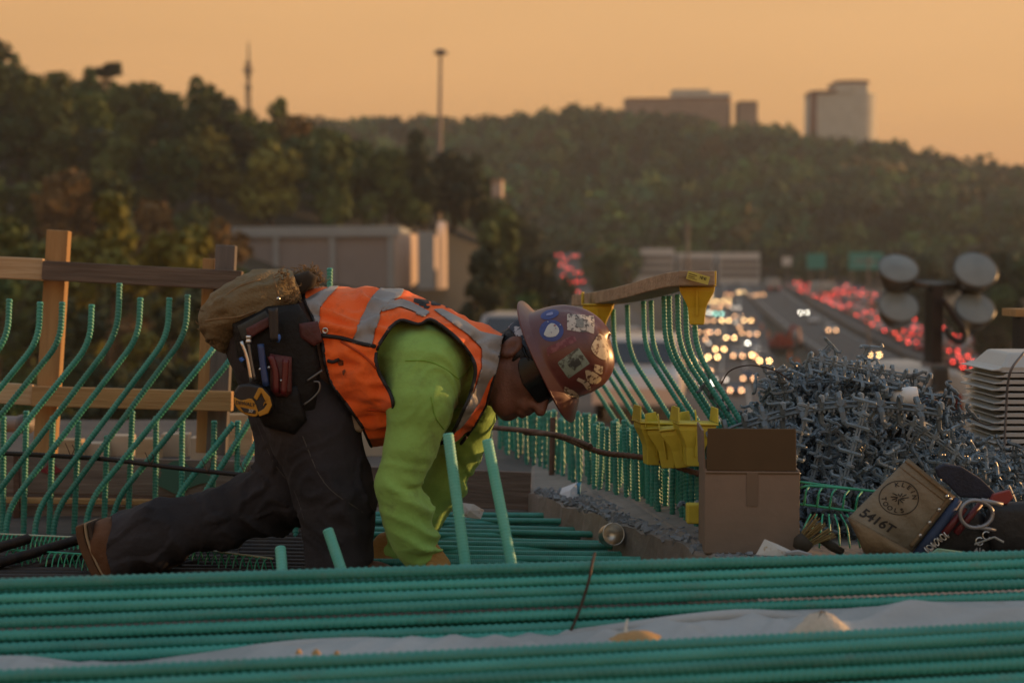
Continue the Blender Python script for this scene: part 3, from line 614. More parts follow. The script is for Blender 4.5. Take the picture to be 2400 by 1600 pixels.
for i, (px, py, h) in enumerate(oncoming):
    x, d = road_pt(px, py + 6); cnm = rnd.choice(cols)
    hn = {'warm': 'bright warm', 'amber': 'amber', 'white': 'white', 'dim': 'dim', 'cyan': 'greenish'}[h]
    car(x, d, -R(8.7), rnd.choice(('sedan', 'suv', 'sedan', 'suv')), cnm, h, 'dim', f'oncoming car with {hn} headlights in the crowded lanes', GR1 + ', ' + hn)
for px, py, h, c, k, lab in ((1882, 733, 'white', 'black', 'sedan', 'oncoming car with white headlights, farthest on the empty grey lanes'), (1948, 775, 'amber', 'white', 'suv', 'pale oncoming car in the middle of the empty grey lanes'), (2046, 834, 'warm', 'tan', 'suv', 'oncoming car with warm headlights, nearest on the empty grey lanes')):
    x, d = road_pt(px, py + 6); car(x, d, -R(6), k, c, h, 'dim', lab, None)
x, d = road_pt(1906, 757); car(x, d, -R(6), 'sedan', 'white', None, 'dim', 'white car without lights left of the tail light queue', None)
# queue with tail lights: lanes of R3, dense
k = 0
for lane in (-8.8, -5.3, -1.8, 1.8, 5.3, 8.8):
    y = 128 + rnd.uniform(0, 8)
    while y < 440:
        xc = float(interp(y, R3)) + lane; on = rnd.random() < (.66 if (y < 200 or y > 335) else .40)
        if y < 205 and lane > 3: on = rnd.random() < .4
        pxx = 1200 + FPX * xc / y
        if 1780 < pxx < 2430 and y > 135:
            kind = rnd.choices(('sedan', 'suv', 'van'), (5, 4, .5))[0]; zn = ('near end' if y < 200 else 'middle' if y < 300 else 'far end') + (', inner lanes' if lane < -3 else ', centre lanes' if lane < 3 else ', outer lanes')
            car(xc + rnd.uniform(-.3, .3), y, R(180) - R(5), kind, rnd.choice(cols + ['silver', 'white', 'white', 'tan', 'red']), None, 'on' if on else 'dim', ('car showing bright red tail lights in the outgoing queue, ' + zn if on else 'car with faint tail lights in the outgoing queue, ' + zn) if kind != 'van' else ('tall van with lit tail lights in the outgoing queue' if on else 'tall van in the outgoing queue'), GR3 + (', lit' if on else ', faint') + (' vans' if kind == 'van' else ''), name='van' if kind == 'van' else 'car')
        y += rnd.uniform(6.6, 9.0) * (1 if y < 300 else 1.1)
for px, py in ((1308, 604), (1320, 614), (1345, 606), (1316, 628), (1330, 636), (1372, 634), (1322, 652), (1340, 668), (1358, 666), (1345, 692), (1392, 668), (1372, 704), (1352, 646), (1404, 712)):
    d = float(np.interp(py, [q[1] for q in RP[::-1]], [q[2] for q in RP[::-1]])); car(wx(px, d), d, R(180) + R(6), rnd.choice(('sedan', 'suv')), rnd.choice(cols), None, 'on', 'car with red tail lights climbing the ramp left of the white buildings', 'cars with red tail lights on the ramp', z=zz(py, d) + .03)
# trucks among the outgoing traffic
def box_truck(px, py, wpx, hpx, label, m, d=None, rear=M_tld, head=R(180)):
    x, dd = road_pt(px, py); d = d or dd; s = wpx / FPX * d / 2.5; o = empty('box_truck', (x, d, zz(py, d)), head); h = hpx / FPX * d / s
    mb = MB(); mb.box((-1.25, -1.6, .9), (1.25, 4.2, h)); ob = mb.build('cargo_box', m, o, bevel=.06)
    mb = MB(); mb.box((-1.15, -3.4, .6), (1.15, -1.65, 2.4)); mb.build('cab', CARCOL['white'], o, bevel=.2)
    mb = MB(); mb.box((-1.05, -3.45, 1.5), (1.05, -3.38, 2.2)); mb.build('windscreen', M_cg, o)
    mb = MB(); mb.box((-1.0, -3.2, .45), (1.0, 4.0, .88)); mb.build('chassis', M_black, o)
    for sx in (-1, 1):
        mb = MB(); mb.box((sx * 1.0 - .15, 4.2, .6), (sx * 1.0 + .15, 4.26, .85)); mb.build('tail_light', rear, o)
        for yy in (-2.5, 2.6): wq = link('wheel', CARP['van']['wheel'], o); wq.location = (sx * 1.0, yy, .45); wq.scale = (1.6, 1.35, 1.35)
    o.scale = (s, s, s); tag(o, label, 'truck'); return o
M_tbox = mat('truck_box', (.36, .35, .33), .6, var=.05, scale=1)
box_truck(1925, 695, 36, 34, 'pale box truck above the red tail lights beside the green signs', M_tbox)
box_truck(2325, 800, 66, 58, 'grey box truck in the outgoing queue behind the right work lamps', mat('truck_box_grey', (.2, .21, .22), .6))
box_truck(1808, 682, 26, 30, 'small pale truck at the far end of the queue', M_tbox)
# roadworks in the median: orange and red plant
M_orange = mat('site_orange', (.42, .10, .025), .6, var=.2, scale=2); M_redp = mat('site_red', (.28, .035, .022), .5, var=.2, scale=2)
for i in range(9):
    px, py = 1768 + i * 17 + rnd.uniform(-3, 3), 752 + i * 17.0; x, d = road_pt(px, py + 6)
    mb = MB(); mb.lathe([(.02, 1.35), (.16, 1.33), (.2, .9), (.24, .5), (.27, .1), (.42, .09), (.42, 0), (.02, 0)], 10, Matrix.Translation((x, d, float(plane_z(d)) + .07))); tag(mb.build('traffic_drum', M_orange, smooth=True), 'orange traffic drum in the line beside the roadworks', 'drum', 'orange drums along the median')
x, d = road_pt(1835, 826); R0 = empty('excavator', (x, d, float(plane_z(d)) + .06), R(20))
for nm, lo, hi, m in (('track', (-1.5, -2, 0), (-.9, 2, .9), M_black), ('track', (.9, -2, 0), (1.5, 2, .9), M_black), ('house', (-1.5, -1.2, .95), (1.5, 2.2, 2.2), M_redp), ('cab', (-1.5, -1.6, 1.6), (-.4, .2, 3.2), M_redp)):
    mb = MB(); mb.box(lo, hi); mb.build(nm, m, R0, bevel=.12)
mb = MB(); mb.tube([(.3, -1.0, 1.8), (.3, -2.6, 4.6), (.3, -4.6, 4.2)], [.35, .3, .22], 6); mb.build('boom', M_redp, R0); mb = MB(); mb.tube([(.3, -4.5, 4.3), (.3, -5.2, 1.8)], [.22, .16], 6); mb.build('stick', M_redp, R0)
mb = MB(); mb.prism([(-.3, -5.6, 1.8), (-.3, -5.0, 1.9), (-.3, -4.7, 1.0), (-.3, -5.5, .8)], (1.2, 0, 0)); mb.build('bucket', M_black, R0)
tag(R0, 'red excavator in the median between headlights and empty lanes', 'excavator')
# haze: the air between here and the far hill
hm = bpy.data.materials.new('haze'); hm.use_nodes = True; N = hm.node_tree.nodes; N.remove(N['Principled BSDF'])
pv = N.new('ShaderNodeVolumePrincipled'); pv.inputs['Color'].default_value = (.80, .82, .80, 1); pv.inputs['Density'].default_value = 0.00024; pv.inputs['Anisotropy'].default_value = 0.0
hm.node_tree.links.new(pv.outputs[0], N['Material Output'].inputs['Volume'])
mb = MB(); mb.box((-930, -60, -40), (930, 1950, 175)); o = mb.build('haze', hm); tag(o, 'thin warm evening haze over the valley', 'haze', kind='stuff')
# ================================================================ bridge deck, bars, timber
def drop(px, d, dr):
    "point at depth about d under pixel column px, dr metres below the lens"
    x = (px - 1200) / FPX * d; return Vector((x, d, CAMZ - dr))
def gpx(px, py, dr):
    "point on the level dr below the lens seen at pixel"
    v = CF + CR * ((px - 1200) / FPX) + CU * ((800 - py) / FPX); t = -dr / v.z; return CP + v * t
M_deck = mat('deck_form', (0.055, 0.048, 0.042), 0.85, col2=(0.12, 0.10, 0.085), scale=4, bump=0.4, bscale=25, stretch=(1, 2.5, 1), detail=7)
def sheet(name, poly, z0, z1, m, bevel=0.0):
    mb = MB(); mb.prism([(p[0], p[1], z0) for p in poly], (0, 0, z1 - z0)); return tag(mb.build(name, m, bevel=bevel), kind='structure')
sheet('bridge_deck', [(-3.2, 0.7), (3.0, 0.7), (3.0, 2.2), (0.9, 2.5), (0.05, 4.35), (-3.2, 4.25)], -0.32, 0.0, M_deck)
# right-hand ledge: rough concrete with a ragged edge
ra = random.Random(3); edge = []
for i in range(26):
    t = i / 25; p = gpx(1720, 1330, .61).lerp(gpx(1235, 1160, .665), t); edge.append((p.x + ra.uniform(-.008, .008), p.y + ra.uniform(-.008, .008)))
LZ = CAMZ - .605
bm = bmesh.new(); back = [(edge[-1][0] + .05, 5.6), (3.2, 5.6), (3.2, 2.3), (edge[0][0] - .0, 2.3)]
top = [bm.verts.new((x, y, LZ - .05 * i / 25 + ra.uniform(-.008, .006))) for i, (x, y) in enumerate(edge)] + [bm.verts.new((x, y, LZ - (.05 if y > 4 else 0))) for x, y in back]
bot = [bm.verts.new((v.co.x + ra.uniform(-.012, .004), v.co.y, .002)) for v in top]
bm.faces.new(top); n = len(top)
for i in range(n): bm.faces.new((top[i], top[(i + 1) % n], bot[(i + 1) % n], bot[i]))
bmesh.ops.recalc_face_normals(bm, faces=bm.faces); me = bpy.data.meshes.new('ledge'); bm.to_mesh(me); bm.free(); me.materials.append(M_conc); tag(link('concrete_ledge', me), kind='structure')
# rubble along the ledge: uncountable
mb = MB()
for i in range(620):
    t = ra.random(); e = edge[int(t * 25)]; x = e[0] + abs(ra.gauss(0, .06)) + .01; y = e[1] + ra.uniform(-.02, .05); z = LZ - .05 * t + .003; s = ra.uniform(.003, .011)
    Mx = Matrix.Translation((x, y, z)) @ Matrix.Rotation(ra.uniform(0, 6), 4, Vector((ra.random(), ra.random(), ra.random())).normalized()); mb.box((-s, -s * .8, -s * .5), (s, s * .8, s * .7), Mx)
tag(mb.build('concrete_crumbs', M_rubble, fix=False), 'grey concrete crumbs along the ledge at the foot of the bars', 'rubble', kind='stuff')
# adjoining carriageway the light tower stands on, and the ramp under the white van
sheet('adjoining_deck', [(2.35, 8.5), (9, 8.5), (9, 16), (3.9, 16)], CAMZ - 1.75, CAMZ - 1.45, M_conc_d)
sheet('ramp_slab', [(1.0, 34), (5.2, 34), (6.0, 60), (-2, 60)], CAMZ - 4.3, CAMZ - 3.8, M_asph)

# ---- foreground bundles of straight bars
ORD = ['topmost', 'second', 'third', 'fourth', 'fifth', 'sixth', 'seventh', 'eighth', 'ninth', 'tenth', 'eleventh', 'twelfth', 'thirteenth', 'fourteenth']
LB = 3.6
def longs(r): return [rebar_mesh('bar', [(0, 0, 0), (LB * .33, rv[0], rv[1]), (LB * .66, rv[2], rv[3]), (LB, 0, 0)], r, pitch=0.0125, ribh=0.15, m=M_epoxy, n=10, rad=.9) for rv in ((.002, .004, -.002, -.002), (-.003, -.003, .002, .003), (0.003, .002, .003, -.004), (0, -.004, .002, -.002))]
ME_A, ME_B = longs(.0094), longs(.0106)
def long_bar(ME, xa, xb, ya, yb, da, db, name, label, group, k):
    a, b = at(xa, ya, da), at(xb, yb, db); o = link(name, ME[k % 4]); o.matrix_world = align(a, b, k * 1.3); return tag(o, label, 'rebar', group)
rl = random.Random(9); m = 260; yl, yr = 1371.0, 1304.0
for i in range(8):
    s = (yr - yl) / 2400.0; dl = 2.36 - .011 * i; dr_ = 2.59 - .011 * i; dd = (dr_ - dl) / 2400; q = rl.uniform(-3, 3)
    long_bar(ME_A, -m, 2400 + m, yl - s * m + rl.uniform(-2.5, 2.5), yr + s * m + rl.uniform(-3, 3), dl - dd * m, dr_ + dd * m, 'rebar', f'{ORD[i]} visible green bar of the back bundle in front of the worker', 'green bars of the back bundle', i)
    if i % 2 == 0: long_bar(ME_A, -m, 2400 + m, yl + 13 - s * m, yr + 11 + s * m, dl + .034, dr_ + .034, 'rebar', 'dark green bar wedged in a gap of the back bundle', 'green bars inside the back bundle', i + 2)
    yl += 26.0 + rl.uniform(-2, 5) + (5 if i in (2, 5) else 0); yr += 21.5 + rl.uniform(-2, 4) + (4 if i in (3, 5) else 0)
yl, yr = 1588.0, 1470.0
for i in range(6):
    s = (yr - yl) / 2400.0; dl = 2.0 - .012 * i; dr_ = 2.27 - .012 * i; dd = (dr_ - dl) / 2400
    long_bar(ME_B, -m, 2400 + m, yl - s * m + rl.uniform(-3, 3), yr + s * m + rl.uniform(-3, 3), dl - dd * m, dr_ + dd * m, 'rebar', f'{ORD[i]} green bar of the front bundle at the bottom edge', 'green bars of the front bundle', i + 1)
    long_bar(ME_B, -m, 2400 + m, yl + 18 - s * m, yr + 17 + s * m, dl + .036, dr_ + .036, 'rebar', 'green bar hidden inside the front bundle', 'green bars inside the front bundle', i)
    yl += 30 + rl.uniform(-2, 5); yr += 27 + rl.uniform(-2, 6)
# tie wire looped round bundle A
pts = catmull([at(1394, 1296, 2.50), at(1388, 1318, 2.455), at(1380, 1360, 2.43), at(1368, 1400, 2.42), at(1352, 1445, 2.40), at(1338, 1478, 2.39), at(1333, 1500, 2.40)], 6)
mb = MB(); mb.tube(pts, .0026, 6); tag(mb.build('tie_wire', M_wire, smooth=True), 'rusty wire tied round the back bundle of green bars', 'wire')
# grey-white curing sheet crumpled between the bundles
M_tarp = mat('curing_sheet', (0.345, 0.36, 0.365), 0.7, var=0.2, scale=3, bump=0.5, bscale=18, detail=8, dirt=(.20, .14, .09), dscale=6, dthr=(.58, .75), damt=.7)
topy = [(-200, 1540), (0, 1548), (200, 1556), (330, 1550), (520, 1524), (600, 1512), (700, 1505), (900, 1497), (1180, 1498), (1240, 1484), (1300, 1496), (1420, 1478), (1640, 1446), (1780, 1432), (1860, 1432), (2000, 1428), (2200, 1414), (2400, 1410), (2650, 1405)]
V = []; nu, nv = 220, 30
for j in range(nv):
    for i in range(nu):
        px = -220 + 2880 * i / (nu - 1); ty = float(interp(px, topy)); v = j / (nv - 1)
        dA = 2.285 + .23 * px / 2400; dB = 2.03 + .27 * px / 2400; d = dA + (dB - dA) * v; w_ = math.sin(math.pi * min(1, v * 1.0))
        py = ty + 85 * v ** 1.3; p = at(px, py, d)
        a1 = px * .0062 + v * 3.1; p.z += w_ * (.012 * math.sin(a1 + 1.3 * math.sin(px * .0031)) + .010 * (1 - 2 * abs(math.sin(px * .0085 - v * 4 + 2 * math.sin(px * .004)))) + .005 * (1 - 2 * abs(math.sin(px * .021 + v * 6 + 1.5 * math.sin(px * .007))))) - .03 * max(0, v - .8) * 5 * .6
        V.append(p)
Fq = [(j * nu + i, j * nu + i + 1, (j + 1) * nu + i + 1, (j + 1) * nu + i) for j in range(nv - 1) for i in range(nu - 1)]
o = link('curing_sheet', mesh('curing_sheet', V, Fq, M_tarp, True)); so_ = o.modifiers.new('t', 'SOLIDIFY'); so_.thickness = .003; tag(o, 'crumpled grey white sheet lying between the two green bundles', 'sheet')
for fp in ([(1290, 1494), (1440, 1474), (1600, 1452), (1740, 1440), (1850, 1446), (1910, 1458)], [(-60, 1552), (60, 1550), (160, 1562), (250, 1572)], [(560, 1528), (700, 1512), (860, 1506), (980, 1512)]):
    mb = MB(); mb.tube(catmull([at(x, y, 2.262 + .235 * x / 2400) for x, y in fp], 8), [.004] * 2 + [.010] * (8 * (len(fp) - 1) - 3) + [.004] * 2, 8, flat=1.4); fo = mb.build('fold', M_tarp, o, smooth=True)
def lump(name, px, py, d, wpx, hpx, m, label, cat, seed, depth=.06, res=14):
    "irregular low lump with a ragged outline"
    r = random.Random(seed); V = []; F = []; wd = wpx / FPX * d / 2; h = hpx / FPX * d; c = at(px, py, d)
    for j in range(6):
        for i in range(res):
            a = 2 * math.pi * i / res; t = j / 5; rr = (1 - t) ** .55 * (1 + .22 * math.sin(a * 3 + seed) * (1 - t)) + .02
            V.append(c + Vector((wd * rr * math.cos(a) + r.uniform(-.08, .08) * wd, depth * rr * math.sin(a), h * (t - .25) + r.uniform(-.06, .06) * h)))
    for j in range(5):
        for i in range(res): F.append((j * res + i, j * res + (i + 1) % res, (j + 1) * res + (i + 1) % res, (j + 1) * res + i))
    F.append(tuple(range(5 * res, 6 * res))); o = link(name, mesh(name, V, F, m, True)); return tag(o, label, cat)
lump('plaster_lump', 1928, 1470, 2.30, 130, 50, mat('plaster', (.50, .43, .34), .9, var=.1, scale=30, bump=.4, bscale=120), 'cream heap of powdery plaster on the sheet near the right', 'lump', 4)
lump('wood_scrap', 1496, 1492, 2.23, 118, 20, M_pine, 'tan splintered wood scrap on the sheet below the tie wire', 'scrap', 5, .03)
for k, (px, py) in enumerate(((700, 1531), (741, 1532), (790, 1535))):
    lump('tan_pebble', px, py - 4, 2.14, 16 + 6 * (k == 1), 11, M_pine, ('small tan pebble at the left of three on the sheet', 'largest tan pebble in the middle of three on the sheet', 'small tan pebble at the right of three on the sheet')[k], 'pebble', 8 + k, .008, 8)
mb = MB(); mb.prism([at(1462, 1480, 2.22), at(1468, 1452, 2.22), at(1474, 1450, 2.22), at(1470, 1466, 2.22), at(1472, 1481, 2.22)], (0, .002, 0)); tag(mb.build('paper_shred', M_white), 'tiny white paper shred standing on the tan wood scrap', 'paper')

# ---- green bars of the left parapet
rb = .0078
bent = [(22, 700), (94, 707), (146, 707), (215, 713), (280, 663), (329, 697), (397, 697), (440, 690)]
lab8 = ['at the left edge', 'second from the left edge', 'third from the left, in front of the pine post', 'fourth from the left edge', 'tallest of the row', 'right of the tallest one', 'second right of the tallest one', 'next to the canvas pouch']
for i, (tx, ty) in enumerate(bent + [(500, 720), (560, 712)]):
    d = 3.80 + .01 * i
    k = 1.0; hid = i > 7
    p = [at(tx, ty, d), at(tx - 4, ty + 92 + (28 if i == 4 else 0), d), at(tx - 4 - 308, 1172 + 4 * i, d - .015), at(tx - 318, 1300, d - .02)]
    if hid: p = [at(tx + 20, 790 - 30 * (i - 8), d + .1), at(tx - 6, 826, d), at(tx - 296, 1180, d), at(tx - 300, 1300, d)]
    o = link('bent_rebar', rebar_mesh('bent_rebar', p, rb, pitch=.0092, ribh=.2, m=M_epoxy, n=10, rad=.075))
    tag(o, 'green cranked parapet bar ' + (lab8[i] if i < 8 else ('passing behind the canvas pouch', 'passing behind the tape measure')[i - 8]), 'rebar', 'green cranked bars of the left parapet')
for i in range(3):
    tx = 560 + i * 60
    o = link('bent_rebar', rebar_mesh('bent_rebar', [at(tx - 12, 990 - i * 40, 3.95), at(tx - 150, 1170, 3.93), at(tx - 156, 1290, 3.92)], rb, pitch=.0092, ribh=.2, m=M_epoxy, n=10, rad=.05)); tag(o, ('green cranked bar just left of the bent thigh', 'green cranked bar half hidden by the thigh', 'green cranked bar mostly hidden behind the legs')[i], 'rebar', 'green cranked bars of the left parapet')
straight = [(8, 975, -2), (62, 962, -8), (124, 975, -10), (184, 985, -12), (251, 1020, -9), (310, 962, -12), (366, 975, -3), (427, 978, -2), (502, 985, -6), (558, 985, -6)]
for i, (tx, ty, lean) in enumerate(straight):
    d = 3.92 + .004 * i
    o = link('rebar', rebar_mesh('straight_bar', [at(tx, ty, d), at(tx + lean, 1290, d)], rb, pitch=.0092, ribh=.2, m=M_epoxy, n=10)); tag(o, f'short upright green bar, {("leftmost" if i == 0 else ORD[i] + " from the left")}, behind the cranked bars', 'rebar', 'short upright bars of the left parapet')
for i, (tx, ty, bx) in enumerate(((773, 628, 768), (628, 1240, 624), (694, 1200, 692), (455, 1270, 452), (552, 1272, 550))):
    o = link('rebar', rebar_mesh('straight_bar', [at(tx, ty, 3.86), at(bx, 1335 if i else 1320, 3.84)], rb * (1 if i else 1.0), pitch=.0092, ribh=.2, m=M_epoxy, n=10)); tag(o, ('upright green bar sticking up behind the worker\'s back', 'upright green bar left of the front shin, shorter of two', 'upright green bar left of the front shin, taller of two', 'stub of green bar under the rear shin', 'second stub of green bar under the rear shin')[i], 'rebar', 'upright bars near the worker')
# bars leaning in the foreground, smooth pale coating, cut ends
for i, (a, b, d0, d1, lab) in enumerate((((1050, 1016), (1094, 1345), 2.80, 2.74, 'pale green bar leaning left of two in front of the worker\'s arms'), ((1142, 1030), (1204, 1345), 2.80, 2.74, 'pale green bar leaning right of two in front of the worker\'s arms'), ((768, 1240), (812, 1370), 2.84, 2.8, 'short pale green bar tilted in front of the shin'), ((657, 1282), (664, 1370), 2.84, 2.8, 'short pale green bar upright beside the shin'))):
    o = link('rebar', rebar_mesh('leaning_bar', [at(*a, d0), at(*b, d1)], .0108, pitch=.0065, ribh=.045, m=M_epoxy_pale, n=14, skew=.2)); tag(o, lab, 'rebar', 'pale green bars leaning on the back bundle')
# dark bar tied across the left parapet, with wire tails
P = [at(-40, 1060, 3.88), at(60, 1064, 3.88), at(170, 1070, 3.88), at(260, 1076, 3.88), at(350, 1088, 3.88), at(430, 1098, 3.88), at(520, 1108, 3.88), at(620, 1117, 3.88), at(700, 1125, 3.88)]
o = link('rebar', rebar_mesh('dark_bar', P, .0062, pitch=.009, m=M_black_bar, n=8, rad=.1)); tag(o, 'dark steel bar tied across the uprights of the left parapet', 'rebar')
mb = MB()
for px in (165, 352, 485, 575, 585):
    y = 1068 + (px - 165) * .115; mb.tube(catmull([at(px, y, 3.86), at(px - 5, y - 14, 3.86), at(px - 12, y - 30, 3.87)], 4), .0012, 5)
    mb.tube(catmull([at(px + 2, y, 3.86), at(px + 9, y - 16, 3.86), at(px + 4, y - 26, 3.87)], 4), .0012, 5)
tag(mb.build('tie_wire', M_wire), 'thin wire tails sticking up along the dark crossing bar', 'wire')
# rust coloured stake and pipe at the left edge
mb = MB(); mb.box((-.008, -.008, 0), (.008, .008, .2)); o = mb.build('rusty_stake', M_rust_bar); o.matrix_world = Matrix.Translation(at(40, 1222, 4.18)) @ Matrix.Rotation(R(1), 4, 'Y'); tag(o, 'rusty square stake in front of the formwork at the left edge', 'stake')
R0 = empty('steel_pipe', at(20, 1000, 4.6)); mb = MB(); a, b = at(-60, 992, 4.6), at(58, 994, 4.5); mb.tube([a, b], .026, 14, caps=False); mb.tube([a, b], .0215, 14, caps=False); pbuild(mb, 'tube', M_polelight, R0, smooth=True); mb = MB(); mb.tube([at(50, 994, 4.52), at(64, 994, 4.49)], .031, 14); pbuild(mb, 'coupling', M_pole, R0, smooth=True); tag(R0, 'grey steel pipe with collar at the left edge', 'pipe')

# ---- timber guard rail, left
def timber(name, a, b, wd, th, m, label, cat, group=None, up=None, bevel=.003):
    a, b = Vector(a), Vector(b); L = (b - a).length; ux = (b - a).normalized(); uy = (CF - ux * CF.dot(ux)).normalized(); uz = ux.cross(uy)
    mb = MB(); mb.box((0, -th / 2, -wd / 2), (L, th / 2, wd / 2)); o = mb.build(name, m, bevel=bevel)
    o.matrix_world = Matrix.Translation(a) @ Matrix((ux, uy, uz)).transposed().to_4x4(); return tag(o, label, cat, group)
GT = 'timbers of the left guard rail'
timber('timber_post', at(106, 1065, 4.34), at(139, 540, 4.34), .066, .038, M_pine, 'fresh pine post at the left, cranked bars in front of it', 'post', GT)
timber('timber_post', at(475, 1060, 4.36), at(492, 606, 4.36), .036, .038, M_pine, 'narrow pine post beside the grey timber post', 'post', GT)
timber('timber_post', at(508, 1065, 4.33), at(531, 575, 4.33), .060, .038, M_greywood, 'grey weathered post behind the canvas pouch', 'post', GT)
timber('timber_rail', at(-60, 624, 4.30), at(104, 632, 4.30), .066, .038, M_pine2, 'pale pine piece of the upper rail at the left edge', 'rail', GT)
timber('timber_rail', at(103, 634, 4.27), at(568, 658, 4.27), .058, .038, M_weather, 'dark weathered upper rail with knots', 'rail', GT)
timber('timber_rail', at(-60, 917, 4.30), at(80, 925, 4.30), .062, .038, M_pine2, 'pale pine piece of the lower rail at the left edge', 'rail', GT)
timber('timber_rail', at(79, 928, 4.27), at(545, 940, 4.27), .060, .038, M_pine, 'honey coloured lower rail of pine', 'rail', GT)
# formwork boards across the far edge of the deck
GF = 'formwork boards along the far deck edge'
timber('formwork_board', at(-80, 1108, 4.22), at(620, 1124, 4.22), .11, .02, M_form, 'upper left formwork board stained red and green', 'board', GF)
timber('formwork_board', at(-80, 1170, 4.21), at(640, 1180, 4.21), .016, .035, M_pine, 'thin pine batten between the left formwork boards', 'batten', GF)
timber('formwork_board', at(-80, 1222, 4.22), at(660, 1232, 4.22), .105, .02, M_form, 'lower left formwork board above the dark bars', 'board', GF)
timber('formwork_board', at(622, 1128, 4.20), at(1244, 1150, 4.20), .112, .02, M_form, 'formwork board behind the worker\'s arms ending at the ledge', 'board', GF)
timber('formwork_board', at(640, 1222, 4.19), at(1238, 1222, 4.19), .062, .02, M_weather, 'lower dark formwork board behind the worker\'s arms', 'board', GF)
for k, (px, py, r_, m, lab) in enumerate(((120, 1100, 22, mat('red_paint', (.22, .02, .025), .7), 'red paint splash on the left formwork board'), (420, 1118, 60, mat('green_stain', (.06, .14, .10), .8), 'green stain on the left formwork board'))):
    mb = MB(); pts = [at(px + r_ * math.cos(a) * (1 + .3 * math.sin(a * 3 + k)), py + r_ * .55 * math.sin(a) * (1 + .25 * math.cos(a * 4)), 4.205) for a in [2 * math.pi * i / 18 for i in range(18)]]; mb.prism(pts, (0, .0015, 0)); tag(mb.build('paint_mark', m), lab, 'stain')
# pale panels stacked beyond the formwork
M_foam = mat('pale_panel', (.46, .38, .28), .8, var=.15, scale=6)
for k, (px, w_, h_, dd) in enumerate(((150, 70, 50, 0), (215, 60, 42, .05), (275, 62, 60, .1), (340, 58, 52, .02), (405, 64, 64, .08), (470, 58, 55, 0), (555, 70, 110, .12), (600, 50, 80, .2), (870, 60, 70, .1), (920, 50, 90, .2))):
    d = 4.9 + dd; a = at(px - w_ / 2, 1082, d); b = at(px + w_ / 2, 1082 - h_, d); mb = MB(); mb.box((a.x, d, a.z), (b.x, d + .05, b.z)); tag(mb.build('pale_panel', M_foam if k % 3 else M_pine2, bevel=.004), f'pale panel beyond the formwork, {("leftmost" if k == 0 else ORD[k] + " from the left")}', 'panel', 'pale panels beyond the formwork')
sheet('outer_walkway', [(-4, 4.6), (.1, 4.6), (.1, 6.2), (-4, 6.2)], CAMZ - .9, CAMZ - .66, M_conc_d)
# ---- mats of bars lying on the deck
ME_mat = rebar_mesh('mat_bar', [(0, 0, 0), (1.7, 0, 0)], .0082, pitch=.0105, ribh=.11, m=M_epoxy, n=10)
ME_blk = rebar_mesh('black_bar', [(0, 0, 0), (1.7, 0, 0)], .0072, pitch=.0105, ribh=.11, m=M_black_bar, n=8)
def lie(me, a, b, label, group, L=1.7, dz=0):
    a, b = Vector(a), Vector(b); o = link('rebar', me); M_ = align(a, b); o.matrix_world = M_ @ Matrix.Diagonal((((b - a).length) / L, 1, 1, 1)); return tag(o, label, 'rebar', group)
greens = [(1205, 1300, 1208), (1216, 1350, 1222), (1222, 1370, 1232), (1230, 1395, 1243), (1240, 1415, 1252), (1252, 1430, 1258), (1258, 1455, 1275), (1270, 1470, 1280), (1280, 1490, 1293), (1292, 1500, 1300), (1303, 1520, 1312), (1316, 1540, 1320), (1330, 1560, 1330)]
for i, (ya, xb, yb) in enumerate(greens):
    a = gpx(860 - i * 10, ya, .712 - .012 * (i % 3)); b = gpx(xb, yb, .712 - .012 * ((i + 1) % 3))
    lie(ME_mat, a, b, f'green bar lying on the deck right of the hands, {("farthest" if i == 0 else ORD[i] + " from the far side")}', 'green bars lying on the deck')
for i in range(15):
    y = 1240 + i * 8.6; a = gpx(560, y - 4, .722); b = gpx(1120, y + 6, .722); lie(ME_blk, a, b, 'dark bar of the mat under the worker', 'dark mat bars')
for i in range(16):
    y = 1262 + i * 8; a = gpx(-80, y, .722); b = gpx(560, y + 4, .722); lie(ME_blk, a, b, 'dark bar of the mat at the lower left', 'dark mat bars, left')
ME_thk = rebar_mesh('thick_bar', [(0, 0, 0), (1.7, 0, 0)], .0115, pitch=.013, ribh=.09, m=M_black_bar, n=10)
for i, (a, b, lab) in enumerate((((-40, 1330), (190, 1262), 'thick dark bar pointing at the rear boot, upper of two'), ((-60, 1372), (215, 1288), 'thick dark bar pointing at the rear boot, lower of two'), ((-60, 1312), (120, 1375), 'thick dark bar crossing the two that point at the boot'), ((-60, 1300), (66, 1262), 'short thick dark bar at the left edge'), ((350, 1345), (470, 1318), 'short dark bar right of the rear boot'), ((480, 1352), (590, 1325), 'rusty dark bar stub left of the pale green bar'))):
    lie(ME_thk, at(*a, 3.38), at(*b, 3.5), lab, 'thick dark bars on the deck')
# wire bolsters (zigzag chairs), three runs
def bolster(a, b, label, hgt=.045, n=22, top_m=None):
    a, b = Vector(a), Vector(b); R_ = empty('wire_bolster', a); mb = MB(); u = Vector((0, 0, hgt)); sd_ = (b - a).normalized().cross(Vector((0, 0, 1))) * .02
    mb.tube([a + u, b + u], .0023, 6); pbuild(mb, 'top_wire', top_m or M_epoxy_wire, R_)
    for i in range(n):
        p, q = a.lerp(b, i / n), a.lerp(b, (i + 1) / n); mid = p.lerp(q, .5); mb = MB()
        mb.tube(catmull([p + sd_, p + sd_ * .5 + u * .7, p.lerp(mid, .6) + u * 1.0, mid + u * .75 - sd_ * .4, mid - sd_], 3), .0018, 5); pbuild(mb, 'leg', M_epoxy_wire, R_)
    tag(R_, label, 'wire support', 'green wire bolsters on the deck')
M_wpale = mat('pale_wire', (.45, .48, .36), .5)
bolster(gpx(-20, 1290, .73), gpx(200, 1300, .73), 'green zigzag wire bolster at the left, behind the boot', top_m=M_wpale)
